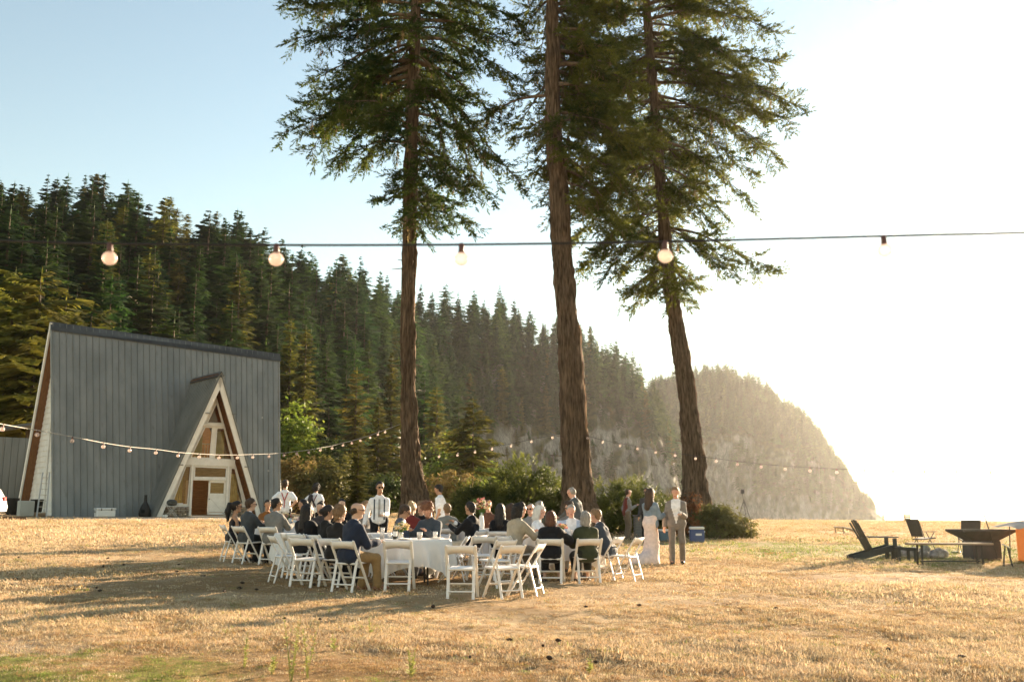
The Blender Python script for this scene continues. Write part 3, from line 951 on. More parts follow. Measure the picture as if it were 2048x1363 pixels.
# ------------------------------------------------------------------ three old spruces
BARK = mat('spruce_bark', (.034, .023, .015), rough=.95, c2=(.185, .13, .088), scale=13.0, stretch=(1, 1, .17), bump=1.0, bscale=26, spec=.15, bdist=.06, detail=9, lo=.3, hi=.7)
LIMB = mat('limb_bark', (.07, .05, .035), rough=.95, c2=(.17, .125, .085), scale=6, bump=.5, spec=.1)
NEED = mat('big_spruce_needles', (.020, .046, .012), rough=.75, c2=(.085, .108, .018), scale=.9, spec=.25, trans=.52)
NEED2 = mat('sun_tinted_spruce_needles', (.042, .062, .012), rough=.75, c2=(.155, .16, .026), scale=.9, spec=.25, trans=.56)  # lighter, yellower copy of the needles: backlight painted into the leaf colour
MOSS = mat('hanging_lichen', (.12, .09, .045), rough=.95, c2=(.26, .20, .10), scale=2, spec=.1, trans=.42)

def tuft_template(seed, n=15, flat=.85):
    r = np.random.default_rng(seed)
    T = []
    for i in range(n):
        t = (i + .5) / n
        a = r.uniform(0, 6.283)
        out = np.array([.62, math.cos(a), math.sin(a) * flat]); out /= np.linalg.norm(out)
        p = np.array([t * .9, 0, 0])
        l = .34 * (1.15 - .5 * t) * r.uniform(.8, 1.25)
        side = np.cross(out, [1, 0, 0]); side /= (np.linalg.norm(side) + 1e-6)
        w = .055
        T.append([p - side * w + out * .03, p + side * w + out * .03, p + out * l])
    T.append([[.7, -.06, 0], [.7, .06, 0], [1.2, 0, .02]])
    return np.array(T, np.float32)
TUFTS = [tuft_template(i) for i in range(5)]

def place_tufts(O, D, S, seed, templ=None):
    """arrays of tuft origins, directions, sizes -> triangle soup"""
    templ = templ or TUFTS
    O = np.asarray(O, float); D = np.asarray(D, float); S = np.asarray(S, float)
    r = np.random.default_rng(seed)
    D = D / (np.linalg.norm(D, axis=1, keepdims=True) + 1e-9)
    up = np.tile([0, 0, 1.0], (len(O), 1)) + r.normal(0, .35, (len(O), 3))
    Yv = np.cross(up, D); Yv /= (np.linalg.norm(Yv, axis=1, keepdims=True) + 1e-9)
    Zv = np.cross(D, Yv)
    pick = r.integers(0, len(templ), len(O))
    out = []
    for k, T in enumerate(templ):
        m = pick == k
        if not m.any(): continue
        t = T.reshape(-1, 3)
        V = O[m][:, None, :] + S[m][:, None, None] * (t[None, :, 0:1] * D[m][:, None, :] + t[None, :, 1:2] * Yv[m][:, None, :] + t[None, :, 2:3] * Zv[m][:, None, :])
        out.append(V.reshape(-1, 3))
    V = np.concatenate(out)
    return V, np.arange(len(V)).reshape(-1, 3)

def spline(pts, n):
    """Catmull-Rom through rows of pts"""
    P = np.asarray(pts, float)
    P = np.vstack([2 * P[0] - P[1], P, 2 * P[-1] - P[-2]])
    m = len(P) - 3
    out = []
    for i in range(n):
        t = i / (n - 1) * m; k = min(int(t), m - 1); f = t - k
        a, b_, c, d = P[k], P[k + 1], P[k + 2], P[k + 3]
        out.append(.5 * ((2 * b_) + (c - a) * f + (2 * a - 5 * b_ + 4 * c - d) * f * f + (3 * b_ - a - 3 * c + d) * f ** 3))
    return np.array(out)

def big_tree(label, Y, trunk_px, limbs, seed, height, leafm, crown_z0, dens=1.0, rl=(2.0, 4.0), group='old spruces', away=.75, pull=(22, 22)):
    r = random.Random(seed)
    base = at(trunk_px[0][0], trunk_px[0][1], Y)
    bx, by = base.x, base.y; bz = gz(bx, by) - .15
    root = empty('spruce_tree', (bx, by, bz), 0, label, 'tree')
    rows = []
    for px, py, w in trunk_px:
        p = at(px, py, Y); rows.append((p.x - bx, 0.0, p.z - bz, .5 * w / FPX * Y))
    rows[0] = (rows[0][0], 0, -.1, rows[0][3])
    lx, lz = rows[-1][0], rows[-1][2]
    slope = (rows[-1][0] - rows[-3][0]) / (rows[-1][2] - rows[-3][2])
    for k in range(1, 5):
        f = k / 4.; rows.append((lx + slope * (height - lz) * f * .6, .2 * f, lz + (height - lz) * f, rows[len(trunk_px) - 1][3] * (1 - f) + .02))
    C = spline(rows, 330)
    n = 76
    th = np.linspace(0, 2 * math.pi, n, endpoint=False)
    A, I = np.meshgrid(th, np.arange(len(C)), indexing='xy')
    zc = C[:, 2][:, None] + 0 * A; rc = C[:, 3][:, None]
    ca, sa = np.cos(A), np.sin(A)
    flare = np.clip(1 - zc / 2.2, 0, 1) ** 2 * (.16 * np.sin(A * 5 + seed) + .12 * np.sin(A * 3 + 2 * seed))
    ridg = np.abs(vnoise(ca * 8.5 * rc / .35, sa * 8.5 * rc / .35, zc * .9 + .35 * np.sin(zc * .7), seed)) ** .8
    fine = vnoise(ca * 14, sa * 14, zc * 5.0, seed + 5)
    lump = vnoise(ca * 1.2, sa * 1.2, zc * .8, seed + 9)
    R = rc * (1 + flare + .045 * lump) + (-.125 + .12 * ridg + .03 * fine) * np.clip(rc / .3, .2, 1.2)
    V = np.stack([C[:, 0][:, None] + R * ca, C[:, 1][:, None] + R * sa, zc], -1).reshape(-1, 3)
    idx = np.arange(len(C) * n).reshape(len(C), n)
    F = np.stack([idx[:-1], np.roll(idx[:-1], -1, 1), np.roll(idx[1:], -1, 1), idx[1:]], -1).reshape(-1, 4)
    link('trunk', mesh_np('spruce_trunk', V, F, BARK, smooth=True), root)
    def axis_at(z):
        i = int(np.clip(np.searchsorted(C[:, 2], z), 0, len(C) - 1)); return Vector((C[i, 0], C[i, 1], z)), C[i, 3]
    LBr = MB()
    O, D, S, MO, MD, MS = [], [], [], [], [], []
    def add_limb(p0, p1, thick, sag, d=1.0, moss=.12, LB=None):
        LB = LB or LBr
        L = (p1 - p0).length
        if L < .4: return
        wob = Vector((r.uniform(-.1, .1), r.uniform(-.1, .1), r.uniform(-.05, .1))) * L
        mid = p0.lerp(p1, .45) + Vector((0, 0, sag * L)) + wob * .6
        C2 = spline([p0, p0.lerp(mid, .55) + Vector((0, 0, .02 * L)), mid, mid.lerp(p1, .55) + wob * .25, p1], 14)
        LB.tube([Vector(q) for q in C2], [max(.006, thick * (1 - i / 13.5) ** 1.1) for i in range(14)], 6, caps=False)
        seg = np.linalg.norm(np.diff(C2, axis=0), axis=1); cum = np.concatenate([[0], np.cumsum(seg)])
        s = .22 * L + .1 if L > 1.6 else .15
        while s < cum[-1]:
            t = s / cum[-1]
            i = min(int(np.searchsorted(cum, s)) - 1, 12); i = max(i, 0)
            p = C2[i] + (C2[i + 1] - C2[i]) * ((s - cum[i]) / (seg[i] + 1e-9))
            dr = C2[i + 1] - C2[i]; dr /= (np.linalg.norm(dr) + 1e-9)
            sd = np.cross([0, 0, 1], dr); sd /= (np.linalg.norm(sd) + 1e-9)
            for sg in (-1, 1):
                if r.random() > .92 * min(1, d + .2): continue
                l = min(1.15, .24 * L + .25) * (1.08 - .65 * t) * r.uniform(.4, 1.35) + .14
                bd = dr * r.uniform(.2, .95) + sd * sg * r.uniform(.25, 1.0) + np.array([0, 0, r.uniform(-.75, .45)])
                bd /= np.linalg.norm(bd)
                e = p + bd * l + np.array([0, 0, -.10 * l])
                if l > .35: LB.tube([Vector(p), Vector((p + e) / 2 + np.array([0, 0, .03 * l])), Vector(e)], [.012 + .006 * l, .008, .004], 4, caps=False)
                q = .08
                while q < l:
                    f = q / l
                    pp = p + (e - p) * f
                    for s2 in (-1, 1):
                        td = bd * .7 + np.cross(bd, [0, 0, 1]) * s2 * r.uniform(.2, .9) + np.array([0, 0, r.uniform(-.5, .5)])
                        O.append(pp); D.append(td); S.append(r.uniform(.24, .44))
                    q += .145 / d
                O.append(e); D.append(bd + np.array([0, 0, .12])); S.append(r.uniform(.26, .38))
                if r.random() < moss and t < .8:
                    for _ in range(3):
                        f = r.random()
                        MO.append(p + (e - p) * f); MD.append([r.uniform(-.25, .25), r.uniform(-.25, .25), -1]); MS.append(r.uniform(.2, .5))
            s += .21 / d
        O.append(C2[-1]); D.append(C2[-1] - C2[-2]); S.append(.38)
        for k in range(3): O.append(C2[-1 - k]); D.append(C2[-1] - C2[-2] + np.random.default_rng(k).normal(0, .05, 3)); S.append(.34)
    limbs2 = [(L_, False) for L_ in limbs]
    for (apy, tpx, tpy, dY, sag, thick, dd) in limbs:
        ax0 = trunk_px[-1][0]
        sx = 1 if tpx > ax0 else -1
        limbs2.append(((apy + r.uniform(-28, 22), tpx - sx * r.uniform(35, 110), tpy + r.uniform(-34, 14), dY + r.uniform(-1.8, 1.8), sag * .8, thick * .7, dd), True))
    for (apy, tpx, tpy, dY, sag, thick, dd), second in limbs2:
        LB = MB() if not second else LBr
        pz = at(1024, apy, Y).z - bz
        p0, rr = axis_at(pz)
        tpx = tpx - pull[1 if tpx > trunk_px[-1][0] else 0] * (1 if tpx > trunk_px[-1][0] else -1)
        q = at(tpx, tpy, Y + dY); p1 = Vector((q.x - bx, q.y - by, q.z - bz))
        add_limb(p0, p1, thick, sag, dd * dens, LB=LB)
        if not second: LB.build('limb', LIMB, root, smooth=True)
    z = crown_z0
    ztop_frame = at(1024, 0, Y).z - bz
    while z < height - .6:
        inview = z < ztop_frame + 1.5
        p0, rr = axis_at(z)
        f = (z - crown_z0) / (height - crown_z0)
        if inview:
            az = (math.pi / 2 if r.random() < away else -math.pi / 2) + r.gauss(0, .5)
            L = r.uniform(*rl) * (.55 + .45 * min(1, (z - crown_z0) / 4))
        else:
            az = r.uniform(0, 6.28); L = (1 - f) * 5.5 * r.uniform(.7, 1.1) + .5
        p1 = p0 + Vector((math.cos(az) * L, math.sin(az) * L, r.uniform(-.35, .12) * L))
        add_limb(p0, p1, .03 + .012 * L, r.uniform(.02, .12), dens * (.8 if inview else .42))
        z += (.26 if inview else .55) / dens
    for k in range(16):      # dead stubs on the bare trunk
        zz = r.uniform(2.5, crown_z0); p0, rr = axis_at(zz); az = r.uniform(0, 6.28); l = rr + r.uniform(.05, .35)
        LBr.tube([p0, p0 + Vector((math.cos(az) * l, math.sin(az) * l, r.uniform(-.1, .1)))], [.025, .01], 5)
    tag(LBr.build('small_branches', LIMB, root, smooth=True), kind='stuff')
    V, F = place_tufts(O, D, S, seed)
    link('crown', mesh_np('spruce_crown', V, F, leafm), root)
    if MO:
        V2, F2 = place_tufts(MO, MD, MS, seed + 1)
        link('lichen', mesh_np('spruce_lichen', V2, F2, MOSS), root)
    return root, len(F)

T1 = [(836, 1062, 86), (834, 1020, 72), (828, 975, 56), (821, 900, 44), (817, 800, 38), (815, 690, 35), (819, 500, 34), (822, 330, 33), (827, 150, 30), (832, 0, 27)]
L1 = [(150, 545, 266, -1.0, .10, .09, 1), (130, 600, 302, .8, .10, .08, 1), (200, 645, 316, -.5, .08, .07, 1), (70, 598, 165, .6, .05, .08, 1), (120, 575, 220, 1.0, .08, .08, 1.0), (30, 575, 75, -.8, .03, .08, 1), (10, 562, 18, .4, .03, .08, 1), (-30, 555, -10, -.6, .05, .08, 1), (90, 640, 235, -1.2, .08, .06, 1),
      (372, 730, 398, 0, .06, .045, 1), (330, 775, 345, -.5, .05, .03, .9), (250, 765, 300, .6, .06, .04, 1), (210, 720, 262, -.7, .06, .04, 1), (60, 690, 130, 1.2, .05, .06, 1), (160, 690, 215, 1.2, .05, .06, 1),
      (165, 968, 372, -.4, .22, .12, .75), (185, 1062, 365, .5, .20, .10, .7), (355, 962, 442, -.3, .05, .06, .9), (385, 915, 462, .3, .04, .05, .9), (300, 1012, 392, .2, .10, .06, .75), (225, 1005, 312, -.8, .08, .06, .9), (270, 930, 360, .9, .06, .05, .9),
      (120, 1022, 240, .5, .10, .08, 1), (75, 1050, 150, -.5, .08, .08, 1), (40, 1062, 90, .7, .06, .08, 1), (0, 1058, 40, -.7, .05, .08, 1), (-40, 1060, -20, .4, .05, .08, 1), (150, 935, 200, -1.2, .05, .06, 1), (95, 950, 130, 1.1, .05, .06, 1), (20, 940, 50, 1.3, .04, .06, 1), (50, 720, 60, -1.4, .04, .06, 1)]
T2 = [(1168, 1068, 118), (1163, 1030, 92), (1157, 985, 74), (1151, 900, 62), (1147, 800, 58), (1140, 690, 55), (1128, 560, 49), (1121, 470, 47), (1118, 390, 46), (1113, 330, 46), (1106, 262, 40), (1105, 200, 38), (1106, 100, 36), (1104, 0, 34)]
L2 = [(90, 1050, 150, .5, .05, .05, .7), (220, 1056, 275, .4, .05, .04, .7), (-20, 1045, 20, .5, .04, .05, .8),
      (130, 1240, 175, .4, .05, .10, 1), (225, 1245, 300, .7, .06, .07, 1), (60, 1230, 90, -.6, .05, .07, 1), (10, 1235, 20, .7, .05, .07, 1), (-30, 1240, -20, -.6, .05, .07, 1), (165, 1225, 250, -.8, .05, .06, 1), (290, 1235, 410, .6, .10, .06, .95), (330, 1215, 470, .2, .10, .06, .9), (100, 1215, 130, 1.5, .05, .07, 1), (190, 1210, 210, 1.8, .05, .07, 1), (20, 1200, 40, 1.6, .05, .07, 1), (250, 1205, 270, 1.6, .05, .06, 1), (310, 1200, 390, 1.4, .06, .06, 1), (270, 1190, 350, -.5, .05, .05, .9), (360, 1195, 450, .8, .06, .05, .9), (235, 1170, 245, -.9, .02, .03, .4)]
T3 = [(1394, 1052, 84), (1392, 1010, 66), (1390, 960, 56), (1384, 880, 48), (1373, 780, 44), (1360, 690, 40), (1345, 600, 36), (1333, 500, 31), (1322, 370, 27), (1310, 220, 24), (1300, 100, 22), (1292, 0, 20)]
L3 = [(40, 1560, 62, .5, .10, .08, 1), (70, 1562, 128, -.6, .10, .08, 1), (110, 1552, 186, .6, .10, .08, 1), (140, 1612, 214, -.3, .08, .09, 1), (165, 1598, 244, .6, .08, .08, 1), (215, 1568, 312, -.5, .09, .08, .9), (230, 1520, 345, .5, .10, .07, .85), (280, 1515, 398, -.3, .10, .07, .8), (330, 1462, 425, .5, .06, .06, .9), (360, 1445, 452, -.5, .05, .05, .9), (455, 1572, 540, .2, .07, .07, .85), (450, 1480, 520, -.6, .06, .05, .9), (520, 1412, 572, .3, .04, .04, .85), (545, 1398, 602, -.2, .03, .03, .8), (10, 1500, 20, .8, .05, .08, 1), (-30, 1480, -20, -.8, .05, .08, 1), (90, 1470, 110, -1.2, .05, .07, 1), (190, 1470, 240, 1.2, .05, .07, 1), (300, 1430, 330, 1.2, .05, .06, 1), (140, 1450, 170, 1.4, .05, .07, 1),
      (20, 1180, 60, .5, .05, .07, 1), (80, 1165, 140, -.7, .06, .07, 1), (140, 1160, 215, .6, .07, .07, 1), (200, 1165, 290, -.5, .08, .07, 1), (260, 1172, 350, .6, .08, .07, 1), (320, 1160, 430, -.5, .08, .06, 1), (370, 1160, 490, .5, .08, .06, .9), (420, 1190, 535, -.3, .07, .05, .9), (470, 1262, 545, .4, .05, .04, .9), (520, 1275, 590, -.3, .05, .04, .9), (545, 1290, 612, .2, .04, .035, .85), (-30, 1190, -20, .6, .05, .07, 1), (400, 1250, 500, 1.0, .05, .05, 1), (240, 1230, 320, -1.3, .05, .06, 1), (110, 1220, 170, 1.2, .05, .06, 1)]
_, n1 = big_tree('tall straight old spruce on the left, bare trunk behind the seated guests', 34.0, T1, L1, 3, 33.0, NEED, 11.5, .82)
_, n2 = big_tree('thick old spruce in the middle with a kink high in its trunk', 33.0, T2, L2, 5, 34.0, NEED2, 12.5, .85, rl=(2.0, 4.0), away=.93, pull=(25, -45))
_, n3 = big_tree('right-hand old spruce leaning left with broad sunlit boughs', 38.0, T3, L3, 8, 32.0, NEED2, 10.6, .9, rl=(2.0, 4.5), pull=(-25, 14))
print('CROWN TRIS', n1, n2, n3)

# ------------------------------------------------------------------ shrubs and small trees
def leaf_kites(P, N, S, seed):
    r = np.random.default_rng(seed)
    n = len(P)
    N = N / (np.linalg.norm(N, axis=1, keepdims=True) + 1e-9)
    A = np.cross(N, r.normal(0, 1, (n, 3))); A /= (np.linalg.norm(A, axis=1, keepdims=True) + 1e-9)
    B = np.cross(N, A)
    S = S[:, None]
    V = np.stack([P - A * S, P - B * S * .42 + N * S * .12, P + A * S, P + B * S * .42 + N * S * .12], 1).reshape(-1, 3)
    i = np.arange(n) * 4
    return V, np.stack([i, i + 1, i + 2, i + 3], 1)

def shrub(name, label, cat, c, rad, leafm, nclump, per, leaf, seed, spread=.45, stems=6, group=None, stemh=.4, tufted=False, flat=0.0):
    """lumpy crown of leaf clumps; c ground point, rad (rx, ry, rz)"""
    r = np.random.default_rng(seed)
    root = empty(name, c, 0, label, cat, group)
    u = r.normal(0, 1, (nclump, 3)); u[:, 2] = np.abs(u[:, 2]) * .9 + .02; u /= np.linalg.norm(u, axis=1, keepdims=True)
    k = r.uniform(.35, 1.0, nclump) ** .45
    bump = 1 + .28 * vnoise(u[:, 0] * 2.3, u[:, 1] * 2.3, u[:, 2] * 2.3, seed)
    CC = u * k[:, None] * bump[:, None] * np.array(rad)
    CC[:, 2] += stemh * rad[2] * .4
    cs = spread * (.5 + r.random(nclump))
    P = np.repeat(CC, per, 0) + r.normal(0, 1, (nclump * per, 3)) * np.repeat(cs, per)[:, None] * np.array([.5, .5, .34])
    P[:, 2] = np.maximum(P[:, 2], .03)
    Nn = np.repeat(u, per, 0) * .7 + np.array([0, 0, .6]) + r.normal(0, .55, (nclump * per, 3))
    if tufted:
        D = np.repeat(u, per, 0) * np.array([1, 1, .45]) + r.normal(0, .45, P.shape) + np.array([0, 0, .12])
        V, F = place_tufts(P, D, leaf * (.7 + .6 * r.random(len(P))), seed)
    else:
        V, F = leaf_kites(P, Nn, leaf * (.6 + .8 * r.random(len(P))), seed)
    b = MB(); q = random.Random(seed)
    for i in range(stems):
        e = CC[q.randrange(nclump)]
        b.tube([(q.uniform(-.15, .15) * rad[0], q.uniform(-.15, .15) * rad[1], -.1), (e[0] * .45, e[1] * .45, e[2] * .5), tuple(e)], [.03 * rad[2] + .015, .02 * rad[2] + .01, .006], 5)
    b.build('stems', LIMB, root, smooth=True)
    link('foliage', mesh_np(name + '_foliage', V, F, leafm), root)
    return root
HEDGE = mat('evergreen_shrub_leaf', (.035, .055, .012), rough=.6, c2=(.17, .18, .035), scale=1.6, spec=.35, trans=.48)
OLIVE = mat('olive_shrub_leaf', (.075, .082, .020), rough=.7, c2=(.19, .17, .05), scale=1.2, spec=.3, trans=.40)
LIME = mat('lime_leaf', (.10, .16, .02), rough=.6, c2=(.22, .27, .04), scale=.9, spec=.3, trans=.45)
TAN = mat('dry_brush_leaf', (.16, .12, .035), rough=.8, c2=(.30, .22, .08), scale=.8, spec=.2, trans=.35)
RUST = mat('rust_shrub_leaf', (.20, .075, .03), rough=.8, c2=(.33, .15, .06), scale=1, spec=.2, trans=.35)
DARKL = mat('dark_broad_leaf', (.025, .045, .012), rough=.7, c2=(.08, .10, .025), scale=.8, spec=.3, trans=.35)
def gpt(px, Y): return on_ground(px, Y)
shrub('evergreen_shrub', 'broad dark evergreen shrub left of the middle trunk', 'shrub', gpt(1040, 37.5), (2.3, 1.7, 2.15), HEDGE, 150, 32, .29, 31, .42, 10, tufted=True)
shrub('evergreen_shrub', 'lower end of the evergreen shrubs behind the white vase', 'shrub', gpt(958, 37.0), (1.3, 1.2, 1.5), HEDGE, 70, 32, .28, 32, .40, 8, tufted=True)
shrub('evergreen_shrub', 'sunlit evergreen shrub behind the man in the maroon vest', 'shrub', gpt(1243, 38.5), (1.75, 1.5, 1.75), HEDGE, 110, 32, .28, 33, .40, 8, tufted=True)
shrub('evergreen_shrub', 'small evergreen shrub behind the standing couple', 'shrub', gpt(1335, 39.5), (1.3, 1.1, 1.15), OLIVE, 60, 38, .22, 34, .35, 6, tufted=True)
shrub('leafy_shrub', 'olive leafy shrub at the foot of the leaning spruce', 'shrub', gpt(1432, 37.0), (1.05, .9, 1.15), OLIVE, 90, 60, .075, 35, .34, 8)
shrub('leafy_shrub', 'low straggling shrub tapering onto the lawn near the blue cooler', 'shrub', gpt(1470, 37.4), (.85, .7, .55), OLIVE, 45, 55, .07, 36, .30, 6)
shrub('rust_shrub', 'rust coloured shrub above the blue cooler', 'shrub', gpt(1378, 36.8), (.5, .5, 1.35), RUST, 40, 55, .06, 37, .24, 8)
shrub('deciduous_tree', 'bright lime green small tree beside the A-frame hall', 'tree', gpt(580, 84.0), (2.3, 2.2, 7.6), LIME, 120, 60, .22, 41, .9, 8)
shrub('brush', 'tan dry brush right beside the A-frame hall', 'shrub', gpt(600, 74.0), (2.3, 2.0, 3.6), TAN, 110, 60, .16, 42, .6, 10)
shrub('brush', 'olive and tan brush behind the man wearing a harness', 'shrub', gpt(655, 72.0), (2.2, 2.0, 3.7), OLIVE, 110, 60, .15, 43, .6, 10)
shrub('brush', 'dark round bush above the olive brush', 'shrub', gpt(640, 86.0), (2.6, 2.2, 5.4), DARKL, 110, 60, .19, 44, .7, 8)
shrub('brush', 'pale brush beside the leftmost big trunk', 'shrub', gpt(905, 66.0), (2.0, 2.0, 2.6), TAN, 80, 60, .14, 45, .5, 8)
shrub('brush', 'low dark thicket behind the left table guests', 'shrub', gpt(770, 70.0), (2.6, 2.0, 2.4), DARKL, 90, 60, .15, 46, .5, 8)
shrub('deciduous_tree', 'yellow green broadleaf tree right of the leftmost trunk', 'tree', gpt(925, 118.0), (4.2, 4.0, 9.0), LIME, 130, 60, .34, 47, 1.3, 8)
shrub('deciduous_tree', 'olive broadleaf tree below the cliff edge', 'tree', gpt(885, 130.0), (4.0, 4.0, 9.5), OLIVE, 120, 60, .36, 48, 1.3, 8)
for px, Y, h, k, wd, lab in [(712, 66, 5.2, 8, 1.9, 'young fir catching the light behind the sunglasses waiter'), (752, 112, 13.5, 9, 1.3, 'columnar fir just left of the leftmost trunk'), (778, 150, 25, 9, 1.0, 'slender tall fir touching the leftmost trunk'),
                         (598, 132, 25, 8, 1.05, 'tall columnar fir right of the hall roof'), (566, 140, 28, 9, 1.0, 'tallest columnar fir close behind the hall roof end'), (650, 140, 17, 0, 1.3, 'broad dark fir in the gap behind the brush'), (705, 150, 22, 8, 1.2, 'pointed pale fir midway between hall and leftmost trunk'),
                         (945, 100, 12, 10, 1.0, 'open pine with a bare lower trunk left of the shrubs'), (870, 160, 22, 9, 1.3, 'full fir right of the leftmost trunk'), (915, 190, 24, 0, 1.3, 'broad fir in front of the left end of the cliff'), (990, 130, 10.5, 9, 1.1, 'small pointed fir before the cliff'), (1012, 180, 12, 1, 1.2, 'short dark fir at the cliff foot'),
                         (1090, 260, 20, 0, 1.2, 'fir standing against the grey cliff'), (1060, 240, 15, 2, 1.2, 'small fir low against the cliff'), (845, 175, 26, 1, 1.2, 'tall fir emerging from behind the leftmost trunk'),
                         (150, 92, 20, 10, 1.1, 'open golden pine left above the hall ridge'), (95, 84, 19, 11, 1.2, 'golden pine with pale trunk behind the hall gable'), (40, 80, 20, 10, 1.2, 'golden pine with bare trunk near the left edge'), (-15, 84, 21, 11, 1.1, 'golden pine cut off by the left edge'), (18, 96, 22, 11, 1.0, 'golden pine second from the left edge')]:
    g = gpt(px, Y)
    place_tree(k, (g.x, g.y, g.z - .3), h, lab, None, wide=wd)
for i, (u, s, h) in enumerate([(-.045, .02, 17), (-.02, .03, 14), (.02, .02, 15), (.045, .03, 12), (.075, .02, 13), (.1, .02, 16), (.125, .03, 18), (.14, .04, 20), (.15, .02, 14), (.155, .1, 16)]):
    p = HILL.pos(u, s); place_tree(rnd.choice([0, 1, 2, 8]), (float(p[0]) + 2, float(p[1]) - 6, -5.0 if u > 0 else 0.), h, 'conifer growing at the foot of the grey cliff', 'conifers at the cliff foot', wide=1.2)
for i in range(34):      # firs on the flat between meadow and cliff
    u = rnd.uniform(-.125, .03); Yp = rnd.uniform(130, 315); Yp = min(Yp, float(np.interp(u, HILL.U, HILL.toe)) - 12)
    x = u * Yp; place_tree(rnd.choice([0, 1, 2, 3, 8, 9]), (x, Yp, gz(x, Yp) - .4), rnd.uniform(7.5, 14) * (.8 + Yp / 800), 'fir on the flat ground below the cliff, right of the leftmost trunk', 'firs on the flat below the cliff', wide=rnd.uniform(1.0, 1.5))
# ------------------------------------------------------------------ folding chairs, tables, cloths
RESIN = mat('white_resin', (.76, .71, .67), rough=.42, c2=(.82, .775, .735), scale=6, spec=.45)
def make_chair():
    P = {}
    b = MB(); b.box((0, .035, .437), (.385, .39, .032), Matrix.Rotation(math.radians(3), 3, 'X'), bev=.012); P['seat'] = b
    legs = []
    for s in (-1, 1):
        b = MB(); b.bar((s * .213, .215, 0), (s * .213, -.275, .775), .022, .046, up=(1, 0, 0), bev=.006)
        b.tube([(s * .213, -.275, .77), (s * .213, -.281, .785)], [.017, .009], 8)
        legs.append(('post', b))
        b = MB(); b.bar((s * .186, -.245, 0), (s * .186, -.115, .495), .022, .044, up=(1, 0, 0), bev=.006)
        b.lathe([(.0, -.011), (.020, -.009), (.022, 0), (.020, .009), (0, .011)], (s * .186, -.113, .497), 12, M=Matrix.Rotation(math.pi / 2, 3, 'Y'))
        legs.append(('rear_leg', b))
    b = MB(); b.bar((-.19, -.213, .115), (.19, -.213, .115), .045, .02, up=(0, .26, 1), bev=.004); legs.append(('crossbar', b))
    b = MB(); b.bar((-.205, .09, .205), (.205, .09, .205), .04, .02, up=(0, .6, 1), bev=.004); legs.append(('crossbar', b))
    b = MB(); b.bar((-.19, -.135, .425), (.19, -.135, .425), .06, .02, up=(0, .26, 1), bev=.004); legs.append(('seat_rail', b))
    # curved back panel along the inclined posts
    ax = Vector((0, -.49, .775)).normalized(); nr = Vector((0, .775, .49)).normalized()
    top = Vector((0, -.275, .775)) - ax * .01
    n = 12; V = []; F = []
    for i in range(n + 1):
        x = -.203 + .406 * i / n; q = (x / .203)
        bow = -.022 * (1 - q * q)
        hi = .018 * (1 - q * q); lo = -.145 + .042 * (1 - q * q)
        for hh, dd in ((lo, -.009), (hi, -.009), (hi, .009), (lo, .009)):
            p = top + ax * hh + nr * (bow + dd); V.append((x, p.y, p.z))
    for i in range(n):
        for k in range(4):
            k2 = (k + 1) % 4
            F.append((i * 4 + k, i * 4 + k2, (i + 1) * 4 + k2, (i + 1) * 4 + k))
    F += [(0, 1, 2, 3), (n * 4 + 3, n * 4 + 2, n * 4 + 1, n * 4)]
    bb = MB().add(V, F)
    return [('seat', P['seat'].me('chair_seat', RESIN)), ('backrest', bb.me('chair_backrest', RESIN, True))] + [(nm, x.me('chair_' + nm, RESIN)) for nm, x in legs]
CHAIR = make_chair()
def chair(px, D, yaw, label, group=None):
    p = on_ground(px, D)
    o = empty('folding_chair', p, -math.radians(yaw), label, 'chair', group)
    for nm, m in CHAIR:
        link(nm, m, o)
    return o

